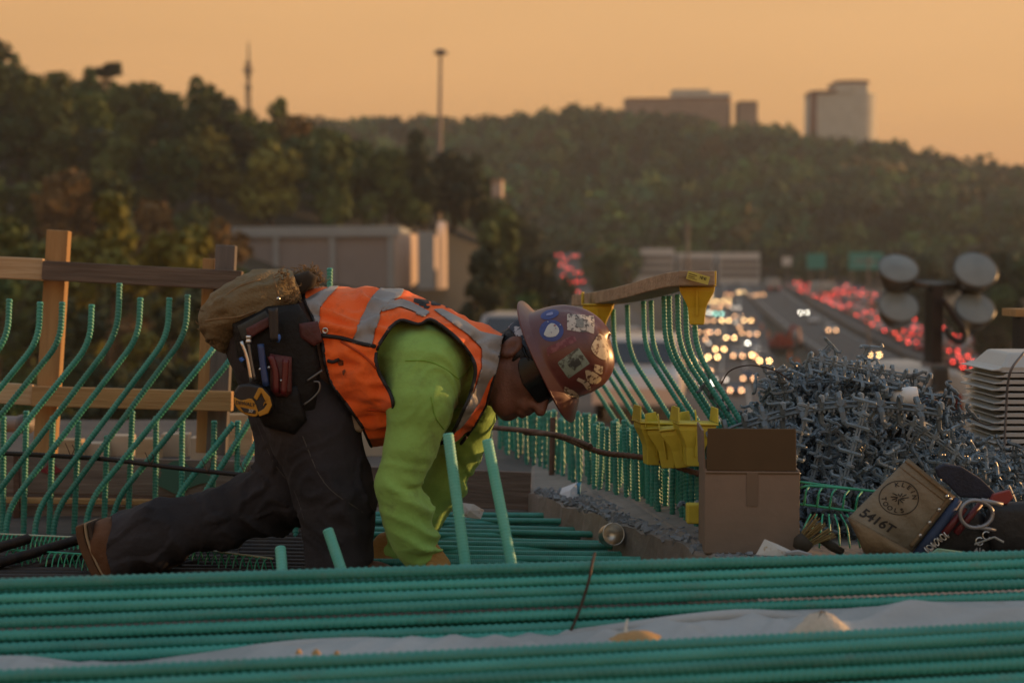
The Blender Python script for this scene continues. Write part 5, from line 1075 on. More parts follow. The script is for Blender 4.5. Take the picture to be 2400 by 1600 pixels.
for a, b in (((2212, 1252), (2262, 1190)), ((2240, 1250), (2298, 1180))): mb = MB(); mb.tube([at(*a, 2.94), at(*b, 2.945)], [.0075, .0062], 10); pbuild(mb, 'red_handle', mat('red_grip', (.10, .010, .012), .45), R0, smooth=True)
mb = MB(); ring = [at(2284 + 34 * math.cos(t) * (1 if math.cos(t) < 0 else 1.25), 1204 + 32 * math.sin(t), 2.93) for t in [2 * math.pi * i / 28 for i in range(29)]]; mb.tube(ring, .0058, 8, caps=False, flat=.7); pbuild(mb, 'grey_ring', mat('grey_alloy', (.26, .26, .27), .4, metal=.6), R0, smooth=True)
mb = MB(); mb.tube([at(2300, 1172, 2.93), at(2350, 1182, 2.93)], [.0055, .004], 8); mb.tube([at(2290, 1234, 2.93), at(2334, 1242, 2.93)], [.0055, .003], 8); pbuild(mb, 'ring_arm', MATS['grey_alloy'], R0, smooth=True)
for i in range(7):
    t = i / 6; c = at(2172 + 46 * t, 1288 - 36 * t, 2.935); mb = MB(); q = Matrix.Translation(c) @ Matrix.Rotation(R(40), 4, 'Y') @ Matrix.Rotation(R(75 if i % 2 else 25), 4, 'X') @ Matrix.Rotation(R(25 * ((i * 5) % 3 - 1)), 4, 'Z'); rg = [q @ Vector((.0078 * math.cos(a), .0042 * math.sin(a), 0)) for a in [2 * math.pi * k / 10 for k in range(11)]]; mb.tube(rg, .0013, 5, caps=False); pbuild(mb, 'chain_link', M_steel, R0, smooth=True)
for (x, y), (x2, y2) in (((2284, 1275), (2330, 1258)), ((2330, 1258), (2352, 1270))): mb = MB(); mb.tube([at(x, y, 2.92), at(x2, y2, 2.92)], .002, 6); pbuild(mb, 'hook', M_steel, R0)
for px, py in ((2312, 1254), (2296, 1268)): mb = MB(); mb.tube([at(px + 9 * math.cos(t), py + 9 * math.sin(t), 2.93) for t in [R(30 + 280 * i / 12) for i in range(13)]], .0012, 5); pbuild(mb, 'wire_ring', M_steel, R0)
mb = MB(); mb.prism([at(2322, 1172, 2.97), at(2330, 1158, 2.97), at(2368, 1148, 2.97), at(2376, 1166, 2.97), at(2362, 1180, 2.97), at(2340, 1184, 2.97)], (0, .012, 0)); pbuild(mb, 'red_clip', mat('red_cloth', (.22, .03, .025), .6), R0, bevel=.002)
mb = MB(); mb.prism([at(2186, 1296, 2.86), at(2200, 1286, 2.86), at(2262, 1294, 2.86), at(2262, 1302, 2.86)], (0, .01, 0)); pbuild(mb, 'green_strap', mat('pale_green_strap', (.22, .36, .24), .7), R0)
for s_, px, py, sz in (('41a', 2296, 1290, .016),):
    me = text_mesh(s_, sz); 
    for v in me.vertices: v.co = at(px, py, 2.945) + CR * v.co.x + CU * v.co.y
    me.materials.append(mat('chalk', (.3, .3, .31), .8)); o = link('lettering', me, R0); o.matrix_parent_inverse = R0.matrix_basis.inverted()
tag(R0, 'dark tool belt with pouches, red handles and grey ring at the right', 'tool belt')
# ---- stack of white trays
M_tray = mat('white_tray', (.42, .43, .42), .5, var=.1, scale=6)
xa = at(2322, 1000, 3.75).x; xb = xa + .42
for i in range(16):
    z = at(2322, 1092 - i * 15.2, 3.75).z; mb = MB(); o_ = .006 * ((i * 7) % 3 - 1)
    prof = [(-.018, 0), (-.018, .003), (.0, .005), (.008, .0105), (.40, .0105), (.42, .005), (.436, .003), (.436, 0)]
    mb.prism([(xa + x + o_, 3.66, z + y) for x, y in prof], (0, .26, 0)); tag(mb.build('white_tray', M_tray, bevel=.001), f'white tray in the strapped stack at the right edge, {("lowest" if i == 0 else ORD[i] + " from the bottom" if i < 14 else ("second from the top" if i == 14 else "uppermost of the trays"))}', 'tray', 'white trays stacked at the right edge')
mb = MB(); mb.box((xa + .012, 3.69, at(2322, 1092, 3.75).z + .001), (xb - .02, 3.90, at(2322, 870, 3.75).z - .004)); tag(mb.build('tray_gap_shade', M_navy), 'dark fill standing in for shade in the gaps of the white tray stack', 'shade fill')  # added dark block, gives the gaps between trays their shade by colour
R0 = empty('white_lid', at(2330, 866, 3.75)); z = at(2322, 868, 3.75).z; mb = MB(); V = [(xa - .006, 3.655, z), (xb + .02, 3.655, z), (xb + .02, 3.925, z), (xa - .006, 3.925, z), (xa + .035, 3.70, z + .05), (xb, 3.70, z + .05), (xb, 3.88, z + .05), (xa + .035, 3.88, z + .05)]
mb.add(V, [(0, 3, 2, 1), (4, 5, 6, 7), (0, 1, 5, 4), (1, 2, 6, 5), (2, 3, 7, 6), (3, 0, 4, 7)]); pbuild(mb, 'lid_shell', M_tray, R0, bevel=.008); tag(R0, 'white lid with sloping sides on top of the strapped stack', 'lid')  # sloping-sided white lid on top of the tray stack
mb = MB(); mb.tube(catmull([at(2400, 826, 3.6), at(2372, 862, 3.58), at(2362, 900, 3.6), at(2358, 960, 3.62), at(2352, 1090, 3.62)], 6), .0035, 6); tag(mb.build('strap_wire', M_pole, smooth=True), 'grey wire strap holding the stack of white trays', 'wire')
mb = MB(); mb.box((at(2322, 1120, 3.75).x - .05, 3.62, LZ - .04), (xb + .1, 3.95, at(2322, 1094, 3.75).z - .001)); tag(mb.build('timber_block', M_weather, bevel=.003), 'dark timber block carrying the stack of white trays', 'block')
R0 = empty('edge_post', at(2392, 850, 4.4)); mb = MB(); mb.box(tuple(at(2387, 1000, 4.4)), tuple(at(2420, 742, 4.45))); pbuild(mb, 'post', M_black, R0); mb = MB(); mb.box(tuple(at(2380, 742, 4.38)), tuple(at(2425, 722, 4.5))); pbuild(mb, 'post_cap', M_pine, R0); tag(R0, 'black post with tan cap at the right edge above the white lid', 'post')
# ---- light tower on its trailer
DT = 12.0; R0 = empty('light_tower', at(2190, 1030, DT)); M_lamp = mat('lamp_glass', (.19, .21, .195), .35, var=.15, scale=6); M_refl = mat('lamp_rim', (.13, .135, .125), .4, metal=.6)
mb = MB(); mb.box(tuple(at(2177, 850, DT) - Vector((0, .08, 0))), tuple(at(2202, 668, DT) + Vector((0, .12, 0)))); pbuild(mb, 'mast', M_black, R0); mb = MB(); mb.box(tuple(at(2172, 890, DT) - Vector((.01, .13, 0))), tuple(at(2206, 850, DT) + Vector((.0, .13, -.002)))); pbuild(mb, 'mast_foot', M_polelight, R0)
mb = MB(); mb.tube([at(2130, 664, DT), at(2250, 672, DT)], .032, 8); pbuild(mb, 'crossbar', M_refl, R0, smooth=True)
for px, py, rx, ry in ((2105, 631, 46, 32), (2286, 634, 50, 40), (2106, 718, 47, 37), (2284, 724, 46, 35)):
    c = at(px, py, DT - .1); r_ = rx / FPX * DT; tl = math.asin(min(1, ry / rx))
    # lens faces the camera and a little down / up
    q = Matrix.Translation(c) @ Matrix.Rotation(R(90) - math.acos(min(1, ry / rx)), 4, 'X')
    hd = MB(); hd.lathe([(.02, -.24), (r_ * .45, -.22), (r_ * .8, -.12), (r_, .0), (r_ * 1.02, .015), (r_ * .94, .018)], 28, q); ob = pbuild(hd, 'lamp_head', M_refl, R0, smooth=True)
    ln = MB(); ln.lathe([(r_ * .94, .016), (r_ * .6, .034), (.002, .042)], 28, q); pbuild(ln, 'lens', M_lamp, ob, smooth=True)
    br = MB(); br.tube([c + Vector((0, .12, 0)), at(2130 if px < 2200 else 2250, 668, DT)], .02, 6); pbuild(br, 'bracket', M_black, R0)
mb = MB(); mb.tube(catmull([at(2210, 700, DT - .2), at(2236, 740, DT - .2), at(2262, 780, DT - .2), at(2250, 802, DT - .2), at(2228, 790, DT - .2), at(2215, 770, DT - .2)], 6), .026, 7); pbuild(mb, 'cable', M_black, R0, smooth=True)
tag(R0, 'light tower with four round unlit work lamps on a black mast', 'light tower')
R0 = empty('utility_trailer', at(2225, 1040, 11.6)); DT = 11.6
mb = MB(); pr = [(2118, 1060), (2122, 905), (2140, 868), (2250, 866), (2272, 890), (2285, 960), (2288, 1060)]; mb.prism([at(x, y, DT) for x, y in pr], (0, 1.4, 0)); pbuild(mb, 'white_body', mat('trailer_white', (.40, .40, .38), .5), R0, bevel=.05)
mb = MB(); pr = [(2158, 1060), (2162, 950), (2178, 915), (2192, 902), (2194, 858), (2226, 858), (2230, 902), (2250, 918), (2262, 950), (2262, 1060)]; mb.prism([at(x, y, DT - .1) for x, y in pr], (0, .2, 0)); pbuild(mb, 'dark_rear', mat('dark_rear', (.03, .03, .026), .6, var=.3, scale=6), R0, bevel=.03)
for x in (2168, 2250): mb = MB(); mb.prism([at(x - 5, 970, DT - .14), at(x - 5, 925, DT - .14), at(x + 5, 925, DT - .14), at(x + 5, 970, DT - .14)], (0, .05, 0)); pbuild(mb, 'tail_light', mat('trailer_red', (.16, .008, .012), .3), R0)
mb = MB(); mb.lathe([(.001, .02), (.05, .015), (.06, -.02)], 12, Matrix.Translation(at(2206, 934, DT - .13)) @ Matrix.Rotation(R(90), 4, 'X')); pbuild(mb, 'badge', M_steel, R0)
for x in (2140, 2270): mb = MB(); mb.lathe([(.02, -.1), (.3, -.1), (.33, 0), (.3, .1), (.02, .1)], 18, Matrix.Translation(at(x, 1085, DT + .6)) @ Matrix.Rotation(R(90), 4, 'Y')); pbuild(mb, 'wheel', M_tyre, R0, smooth=True)
tag(R0, 'white trailer with dark rear and red lights under the work lamps', 'trailer')
# white van and truck on the ramp below, seen between the cranked bars
car(wx(1505, 37), 37.0, R(-8), 'suv', 'white', None, 'dim', 'white van seen through the cranked bars right of the hard hat', None, z=CAMZ - 3.78, s=1.15, name='van')
car(wx(1200, 52), 52.0, R(-8), 'suv', 'silver', None, 'dim', 'pale van roof showing above the worker\'s collar', None, z=CAMZ - 3.78, s=1.22, name='van')
o = box_truck(1452, 900, 52, 150, 'white box truck behind the cranked bars, one red light lit', M_tbox, d=44.0, rear=M_tl); o.location.x = wx(1470, 44); o.location.z = CAMZ - 3.78
# ================================================================ the worker
def vn(P, seed=0):
    "value noise, P (n,3) -> -1..1"
    P = np.asarray(P, float); i = np.floor(P).astype(np.int64); f = P - i; f = f * f * (3 - 2 * f); out = np.zeros(len(P))
    for dx in (0, 1):
        for dy in (0, 1):
            for dz in (0, 1):
                h = (i[:, 0] + dx) * 374761393 + (i[:, 1] + dy) * 668265263 + (i[:, 2] + dz) * 2147483647 + seed * 974634777
                h = (h ^ (h >> 13)) * 1274126177; h = (h ^ (h >> 16)) & 0xffff
                wt = (f[:, 0] if dx else 1 - f[:, 0]) * (f[:, 1] if dy else 1 - f[:, 1]) * (f[:, 2] if dz else 1 - f[:, 2]); out += wt * (h / 32767.5 - 1)
    return out
def q3(px, py, dy=0.0):
    s = (FD + dy) / FD; return np.array(((px - 1200) * s / 1000, dy, (800 - py) * s / 1000))
def to_px(V):
    s = (FD + V[:, 1]) / FD; return 1200 + V[:, 0] / s * 1000, 800 - V[:, 2] / s * 1000
WM = Matrix.Translation(CP) @ Matrix((CR, CF, CU)).transposed().to_4x4() @ Matrix.Translation((0, FD, 0))
base_l = Vector(tuple(q3(800, 1385, -.05))); WROOT = WM @ Matrix.Translation(base_l)
PER = empty('person', mw=WROOT)
tag(PER, 'worker in orange vest, lime shirt and stickered maroon hard hat bending over the bars', 'person')
def wpart(name, V, F, m, parent=None, smooth=True, solid=0.0):
    V = np.asarray(V, float).reshape(-1, 3) - np.array(tuple(base_l)); o = link(name, mesh(name, V, F, m, smooth), PER if parent is None else parent)
    if solid: s_ = o.modifiers.new('t', 'SOLIDIFY'); s_.thickness = solid; s_.offset = 0
    return o
def wmb(mb, name, m, parent=None, smooth=False, bevel=0.0):
    mb.V = [tuple(Vector(v) - base_l) for v in mb.V]; return mb.build(name, m, PER if parent is None else parent, smooth, bevel)
class Field:
    def __init__(s, lo, hi, h):
        s.lo = np.array(lo, float); s.h = h; s.n = np.ceil((np.array(hi) - s.lo) / h).astype(int) + 1
        ax = [s.lo[k] + h * np.arange(s.n[k]) for k in range(3)]; s.X, s.Y, s.Z = np.meshgrid(*ax, indexing='ij', sparse=True)
        s.D = np.full(tuple(s.n), 9.0, np.float32)
    def cone(s, a, b, ra, rb, sy=1.0):
        a = np.array(a, float); b = np.array(b, float); y0 = (a[1] + b[1]) / 2
        A = a.copy(); B = b.copy(); A[1] = y0 + (a[1] - y0) / sy; B[1] = y0 + (b[1] - y0) / sy
        ab = B - A; L2 = max(float(ab @ ab), 1e-9); px, py, pz = s.X - A[0], (s.Y - y0) / sy + y0 - A[1], s.Z - A[2]
        t = np.clip((px * ab[0] + py * ab[1] + pz * ab[2]) / L2, 0, 1)
        return (np.sqrt((px - t * ab[0]) ** 2 + (py - t * ab[1]) ** 2 + (pz - t * ab[2]) ** 2) - (ra + t * (rb - ra))).astype(np.float32)
    def ell(s, c, r, Rm=None):
        dx, dy, dz = s.X - c[0], s.Y - c[1], s.Z - c[2]
        if Rm is not None: dx, dy, dz = (Rm[0][0] * dx + Rm[0][1] * dy + Rm[0][2] * dz, Rm[1][0] * dx + Rm[1][1] * dy + Rm[1][2] * dz, Rm[2][0] * dx + Rm[2][1] * dy + Rm[2][2] * dz)
        k = np.sqrt((dx / r[0]) ** 2 + (dy / r[1]) ** 2 + (dz / r[2]) ** 2); return ((k - 1) * min(r)).astype(np.float32)
    def add(s, d, k=0.0):
        if k: h = np.clip(.5 + .5 * (s.D - d) / k, 0, 1); s.D = (s.D * (1 - h) + d * h - k * h * (1 - h)).astype(np.float32)
        else: s.D = np.minimum(s.D, d)
        return s
    def sub(s, d, k=0.0):
        d = -d
        if k: h = np.clip(.5 - .5 * (s.D - d) / k, 0, 1); s.D = (s.D * (1 - h) + d * h + k * h * (1 - h)).astype(np.float32)
        else: s.D = np.maximum(s.D, d)
        return s
    def chain(s, pts, k=.03, sy=1.0):
        for (a, ra), (b, rb) in zip(pts[:-1], pts[1:]): s.add(s.cone(a, b, ra, rb, sy), k)
        return s
    def mesh(s):
        D = s.D; ins = D < 0; nx, ny, nz = D.shape
        c = [ins[i:nx - 1 + i, j:ny - 1 + j, k:nz - 1 + k] for i in (0, 1) for j in (0, 1) for k in (0, 1)]
        sm = sum(x.astype(np.int8) for x in c); act = (sm > 0) & (sm < 8); I = np.argwhere(act); idx = np.full(act.shape, -1, np.int64); idx[act] = np.arange(len(I))
        acc = np.zeros((len(I), 3)); cnt = np.zeros(len(I))
        cor = [(i, j, k) for i in (0, 1) for j in (0, 1) for k in (0, 1)]
        val = {o: D[I[:, 0] + o[0], I[:, 1] + o[1], I[:, 2] + o[2]].astype(float) for o in cor}
        for o in cor:
            for ax in range(3):
                if o[ax] == 0:
                    p = list(o); p[ax] = 1; p = tuple(p); a, b = val[o], val[p]; m_ = (a < 0) != (b < 0); t = np.where(m_, a / np.where(m_, a - b, 1), 0); pt = np.tile(np.array(o, float), (len(I), 1)); pt[:, ax] = t; acc[m_] += pt[m_]; cnt[m_] += 1
        V = s.lo + s.h * (I + acc / cnt[:, None]); Q = []
        for ax in range(3):
            u, v = [k for k in range(3) if k != ax]; sl = [slice(None)] * 3; sl2 = [slice(None)] * 3; sl[ax] = slice(0, -1); sl2[ax] = slice(1, None)
            ch = ins[tuple(sl)] != ins[tuple(sl2)]; E = np.argwhere(ch); E = E[(E[:, u] > 0) & (E[:, v] > 0) & (E[:, u] < D.shape[u] - 1) & (E[:, v] < D.shape[v] - 1)]
            def cell(du, dv):
                q = E.copy(); q[:, u] += du; q[:, v] += dv; return idx[q[:, 0], q[:, 1], q[:, 2]]
            qd = np.stack([cell(-1, -1), cell(0, -1), cell(0, 0), cell(-1, 0)], 1); fl = ins[E[:, 0], E[:, 1], E[:, 2]]
            if ax == 1: fl = ~fl
            qd[~fl] = qd[~fl][:, ::-1]; Q.append(qd)
        return V, np.vstack(Q)
def vnormals(V, F):
    n = np.zeros_like(V); a, b, c = V[F[:, 0]], V[F[:, 1]], V[F[:, 2]]; fn = np.cross(b - a, c - a)
    if F.shape[1] == 4: fn = np.cross(V[F[:, 2]] - V[F[:, 0]], V[F[:, 3]] - V[F[:, 1]])
    for k in range(F.shape[1]): np.add.at(n, F[:, k], fn)
    return n / np.maximum(np.linalg.norm(n, axis=1), 1e-12)[:, None]
def laplace(V, F, it=2, lam=.5):
    E = np.vstack([F[:, [i, (i + 1) % F.shape[1]]] for i in range(F.shape[1])]); 
    for _ in range(it):
        s_ = np.zeros_like(V); c_ = np.zeros(len(V)); np.add.at(s_, E[:, 0], V[E[:, 1]]); np.add.at(c_, E[:, 0], 1); np.add.at(s_, E[:, 1], V[E[:, 0]]); np.add.at(c_, E[:, 1], 1); V = V + lam * (s_ / np.maximum(c_, 1)[:, None] - V)
    return V
def folds(V, F, chain, amp, freq=26, seed=0, warp=2.2, ampf=None, side=None):
    "creases running across the limb: ridged noise stretched round the axis"
    best = np.full(len(V), 9e9); T = np.zeros(len(V)); PV = np.zeros_like(V); L = 0
    for (a, ra), (b, rb) in zip(chain[:-1], chain[1:]):
        a = np.asarray(a); b = np.asarray(b); ab = b - a; l = np.linalg.norm(ab); t = np.clip(((V - a) @ ab) / (l * l), 0, 1); d = V - (a + t[:, None] * ab); dd = np.linalg.norm(d, axis=1); m_ = dd < best; best[m_] = dd[m_]; T[m_] = L + t[m_] * l; PV[m_] = d[m_]; L += l
    w1 = vn(V * 7 + seed, seed); w2 = vn(V * 13 + 5, seed + 1)
    U = np.stack([T * freq + warp * w1 + .8 * w2, PV[:, 0] * 9 + w1, PV[:, 2] * 9 + PV[:, 1] * 6], 1)
    r = 2.2 * (1 - np.abs(vn(U, seed + 3))) ** 3 - .8; r2 = 2.2 * (1 - np.abs(vn(U * 1.9 + 7, seed + 4))) ** 3 - .8; h = .72 * r + .28 * r2
    A = amp if ampf is None else amp * ampf(T, L)
    nn_ = vnormals(V, F)
    if side is not None: A = A * np.clip(.55 + .65 * (nn_ @ np.asarray(side)), .12, 1.1)
    return V + nn_ * (h * A)[:, None]
def tri(F): return np.vstack([F[:, [0, 1, 2]], F[:, [0, 2, 3]]]) if F.shape[1] == 4 else F
def clip(V, T, s):
    "keep s>0; exact cut edges; returns mesh and boundary segments"
    V = list(map(tuple, V)); s = list(map(float, s)); out = []; seg = []; cache = {}
    def cut(i, j):
        k = (min(i, j), max(i, j))
        if k not in cache:
            t = s[i] / (s[i] - s[j]); a, b = V[i], V[j]; cache[k] = len(V); V.append(tuple(a[q] + t * (b[q] - a[q]) for q in range(3)))
        return cache[k]
    for a, b, c in T.tolist():
        n = (s[a] > 0) + (s[b] > 0) + (s[c] > 0)
        if n == 3: out.append((a, b, c))
        elif n == 2:
            while s[c] > 0: a, b, c = b, c, a
            x, y = cut(b, c), cut(a, c); out += [(a, b, x), (a, x, y)]; seg.append((x, y))
        elif n == 1:
            while s[a] <= 0: a, b, c = b, c, a
            x, y = cut(a, b), cut(a, c); out.append((a, x, y)); seg.append((x, y))
    V = np.array(V); out = np.array(out, dtype=np.int64).reshape(-1, 3)
    if len(out) == 0: return V[:0], out, []
    used = np.unique(out); mp = np.full(len(V), -1, np.int64); mp[used] = np.arange(len(used)); segp = [(V[a], V[b]) for a, b in seg]
    return V[used], mp[out], segp
def chains(segs, tol=1e-6):
    key = lambda p: tuple(np.round(p, 6)); adj = {}
    for a, b in segs: adj.setdefault(key(a), []).append(key(b)); adj.setdefault(key(b), []).append(key(a))
    seen = set(); res = []
    for st in sorted(adj, key=lambda k: len(adj[k])):
        if st in seen: continue
        path = [st]; seen.add(st); cur = st
        while True:
            nx_ = [k for k in adj[cur] if k not in seen]
            if not nx_: break
            cur = nx_[0]; seen.add(cur); path.append(cur)
        if len(path) > 3:
            if path[0] in adj[path[-1]]: path.append(path[0])
            res.append([Vector(p) for p in path])
    return res
def poly_sd(px, py, poly):
    "signed distance to a polygon in pixels, negative inside"
    P = np.array(poly, float); d = np.full(len(px), 1e18); ins = np.zeros(len(px), bool); n = len(P)
    for i in range(n):
        a, b = P[i], P[(i + 1) % n]; ex, ey = b - a; wx_, wy_ = px - a[0], py - a[1]; t = np.clip((wx_ * ex + wy_ * ey) / max(ex * ex + ey * ey, 1e-9), 0, 1); d = np.minimum(d, (wx_ - t * ex) ** 2 + (wy_ - t * ey) ** 2)
        c = ((a[1] <= py) & (b[1] > py)) | ((b[1] <= py) & (a[1] > py)); xi = a[0] + (py - a[1]) / (b[1] - a[1] + 1e-12) * ex; ins ^= c & (px < xi)
    return np.sqrt(d) * np.where(ins, -1, 1)
def smooth_poly(poly, n=5): 
    pts = catmull([(x, y, 0) for x, y in poly] + [(poly[0][0], poly[0][1], 0)], n); return [(p.x, p.y) for p in pts[:-1]]
def thin(path, r, m, name, parent=None, n=6, keep=2):
    p = path[::keep] if len(path) > 8 else path; mb = MB(); mb.tube(p, r, n); return wmb(mb, name, m, parent, True)
S = lambda dy: (FD + dy) / FD
# ---------------- shirt
M_shirt = mat('lime_shirt', (.215, .41, .080), .85, scale=9, col2=(.285, .51, .115), bump=.25, bscale=60, fold=.5, fscale=11, sheen=.1, detail=6, dirt=(.12, .14, .045), dscale=9, dthr=(.52, .72), damt=.55)
M_shirt_dirt = M_shirt
def pt(px, py, dy, r): return (q3(px, py, dy), r / 1000 * S(dy))
TORSO = [pt(650, 812, 0, 106), pt(740, 795, 0, 106), pt(880, 812, 0, 122), pt(1010, 846, 0, 112), pt(1100, 872, 0, 84)]
NARM = [pt(998, 862, -.15, 94), pt(986, 940, -.18, 72), pt(960, 1050, -.195, 50), pt(933, 1135, -.20, 43), pt(950, 1205, -.195, 45), pt(970, 1265, -.19, 42), pt(992, 1312, -.18, 40)]
FARM = [pt(1090, 935, .15, 84), pt(1085, 1020, .18, 58), pt(1030, 1145, .17, 52), pt(985, 1215, .15, 46), pt(915, 1290, .12, 40)]
f = Field(q3(520, 1400, -.36) - .02, q3(1230, 640, .3) + .03, .0056)
f.chain(TORSO, .03, 1.30); f.chain(NARM, .045); f2 = Field.__new__(Field); f2.__dict__.update(f.__dict__); 
f.chain(FARM, .03)
V, F = f.mesh(); V = laplace(V, F, 2)
def amp_arm(T, L): return .35 + 1.0 * np.exp(-((T - .30) / .10) ** 2) + .9 * np.clip((T - .36) / .12, 0, 1)
near = V[:, 1] < -.11
Va = folds(V, F, NARM, .0092, 27, 3, 2.6, amp_arm, (.93, -.1, -.35)); Vb = folds(V, F, FARM, .005, 22, 9, 2.4); PX, PY = to_px(V)
V = np.where((near & (PY > 760))[:, None], Va, np.where(((V[:, 1] > .05) & (PY > 920))[:, None], Vb, V)); V = laplace(V, F, 1, .2)
wpart('shirt', V, F, M_shirt); SH = BVHTree.FromPolygons([tuple(v) for v in V], [tuple(x) for x in F])
def on_surf(bvh, pts, off=.002, n=6):
    "drop a picture polyline on a surface along the view axis (worker space)"
    out = []
    for p in catmull([(x, y, 0) for x, y in pts], n):
        o_ = Vector((0, -FD, 0)); d_ = (Vector(tuple(q3(p.x, p.y, 0))) - o_).normalized(); h = bvh.ray_cast(o_, d_)
        if h[0] is not None: out.append(h[0] - d_ * off)
    return out
M_seam = mat('shirt_seam', (.17, .34, .04), .9)
for line in ([(950, 845), (1000, 846), (1040, 862), (1075, 888)], [(1075, 888), (1096, 870), (1108, 850)], [(1010, 930), (1020, 975), (1040, 1005)]):
    p = on_surf(SH, line, .0008); mb = MB(); mb.tube(p, .0012, 5); wmb(mb, 'shirt_seam', M_seam)
# ---------------- vest
M_vest = mat('orange_vest', (.82, .115, .010), .8, scale=6, col2=(.92, .160, .016), bump=.3, bscale=70, fold=.35, fscale=10, sheen=.1, detail=3, dirt=(.22, .06, .02), dscale=10, dthr=(.57, .74), damt=.6)
M_tape = mat('reflective_tape', (.20, .195, .19), .45, scale=22, col2=(.28, .272, .265), spec=.5)
M_pipe = mat('black_piping', (.012, .012, .013), .7)
f = Field(q3(660, 1080, -.33) - .02, q3(1230, 640, .33) + .03, .006)
f.chain([pt(690, 806, 0, 118), pt(760, 802, 0, 119), pt(890, 822, 0, 134), pt(1010, 850, 0, 126), pt(1100, 868, 0, 102), pt(1160, 878, 0, 78)], .03, 1.46)
f.chain([pt(800, 850, 0, 108), pt(880, 890, 0, 132), pt(1000, 925, 0, 110), pt(1080, 930, .02, 78)], .04, 1.35); f.chain([pt(1000, 862, -.15, 108), pt(1010, 900, -.17, 104)], .05); f.chain([pt(1085, 930, .14, 92), pt(1090, 950, .16, 86)], .05)
V, F = f.mesh(); V = laplace(V, F, 3)
PX, PY = to_px(V); wr = vn(np.stack([PX * .012 + PY * .012, PY * .035 - PX * .012, V[:, 1] * 6], 1), 5); wr2 = vn(np.stack([PX * .03, PY * .05, V[:, 1] * 12], 1), 8)
V = V + vnormals(V, F) * ((1 - 2 * np.abs(wr)) * .011 + (1 - 2 * np.abs(wr2)) * .004)[:, None]
T = tri(F); PX, PY = to_px(V)
HEM = [(640, 735), (690, 712), (705, 715), (770, 745), (800, 755), (850, 762), (900, 778), (950, 815), (1000, 850), (1040, 868), (1100, 900)]   # y -> x
NECK = [(640, 1235), (740, 1200), (772, 1186), (800, 1172), (850, 1166), (900, 1152), (950, 1138), (1000, 1110), (1040, 1080), (1100, 1040)]
V, T, s1 = clip(V, T, PX - interp(PY, HEM)); PX, PY = to_px(V)
V, T, s2 = clip(V, T, interp(PY, NECK) - PX); PX, PY = to_px(V)
ARMH = smooth_poly([(915, 767), (940, 750), (983, 760), (1008, 748), (1052, 776), (1090, 814), (1114, 859), (1106, 913), (1086, 962), (1045, 1040), (985, 1085), (930, 1000), (918, 930), (888, 872), (882, 823)])
sa = poly_sd(PX, PY, ARMH); V, T, s3 = clip(V, T, np.where(V[:, 1] < -.02, sa, 40.0)); PX, PY = to_px(V)
FARMH = smooth_poly([(1000, 880), (1060, 850), (1130, 880), (1150, 950), (1120, 1040), (1030, 1060), (990, 980)])
sa = poly_sd(PX, PY, FARMH); V, T, s4 = clip(V, T, np.where(V[:, 1] > .04, sa, 40.0)); PX, PY = to_px(V)
VV, VT = V, T
vest = wpart('vest', V, T, M_vest, solid=.004); VB = BVHTree.FromPolygons([tuple(v) for v in V], [tuple(x) for x in T])
for sg in (s1, s3, s2, s4):
    for c in chains(sg): thin(c, .0042, M_pipe, 'vest_piping', vest, 6, 3)
for poly in ([(893, 676), (948, 682), (938, 697), (915, 708), (894, 731), (882, 767), (873, 815), (825, 806), (849, 743), (867, 707)],
             [(900, 712), (938, 703), (965, 712), (1008, 735), (994, 747), (966, 732), (938, 722), (895, 733)],
             [(1015, 729), (1035, 727), (1090, 757), (1122, 780), (1190, 795), (1190, 850), (1146, 885), (1120, 942), (1085, 990), (1055, 1020), (1040, 1010), (1080, 960), (1108, 915), (1126, 860), (1126, 818), (1095, 787), (1050, 754)],
             [(690, 720), (730, 698), (772, 676), (795, 674), (768, 698), (752, 716), (748, 770), (757, 792), (738, 778), (716, 745)]):
    sd_ = poly_sd(*to_px(VV), poly); v, t, sg = clip(VV, VT, np.where(VV[:, 1] < .03, -sd_, -9)); 
    if len(t): n_ = vnormals(v, t); wpart('reflective_tape', v + n_ * .0048, t, M_tape, vest, solid=.0012)
for line in ([(752, 786), (800, 792), (850, 806), (905, 816)], [(800, 800), (860, 840), (925, 915)], [(860, 960), (890, 962), (915, 965)]):
    p = on_surf(VB, line, .004); 
    if len(p) > 3: mb = MB(); mb.tube(p, .003 if line[0][0] != 752 else .0048, 6); wmb(mb, 'vest_seam', M_pipe if line[0][0] == 752 else mat('vest_seam', (.45, .06, .008), .9), vest, True)
for poly in ([(970, 702), (1002, 706), (1006, 714), (985, 716), (968, 710)], [(1008, 707), (1030, 711), (1034, 719), (1012, 718)], [(1040, 714), (1060, 717), (1062, 724), (1044, 724)], [(994, 718), (1010, 720), (1006, 727), (992, 724)], [(985, 709), (1000, 712), (998, 722), (980, 718)], [(1096, 740), (1116, 748), (1114, 753), (1098, 747)], [(790, 838), (806, 842), (806, 860), (794, 856)], [(800, 862), (812, 868), (808, 882)]):
    sd_ = poly_sd(*to_px(VV), poly); v, t, sg = clip(VV, VT, np.where(VV[:, 1] < .03, -sd_, -9))
    if len(t): wpart('print', v + vnormals(v, t) * .0035, t, M_pipe if poly[0][1] < 800 else mat('grease', (.16, .05, .02), .9), vest)
mb = MB(); c = on_surf(VB, [(762, 775), (763, 776)], .006)[0]; mb.lathe([(.003, -.002), (.0075, .0), (.0075, .002), (.0045, .003), (.0042, 0)], 16, Matrix.Translation(c) @ Matrix.Rotation(R(90), 4, 'X')); wmb(mb, 'snap', M_steel, vest, True)
p = on_surf(VB, [(768, 845), (780, 848), (795, 842)], .006); mb = MB(); mb.tube(p, .004, 6); wmb(mb, 'loop', M_pipe, vest, True)
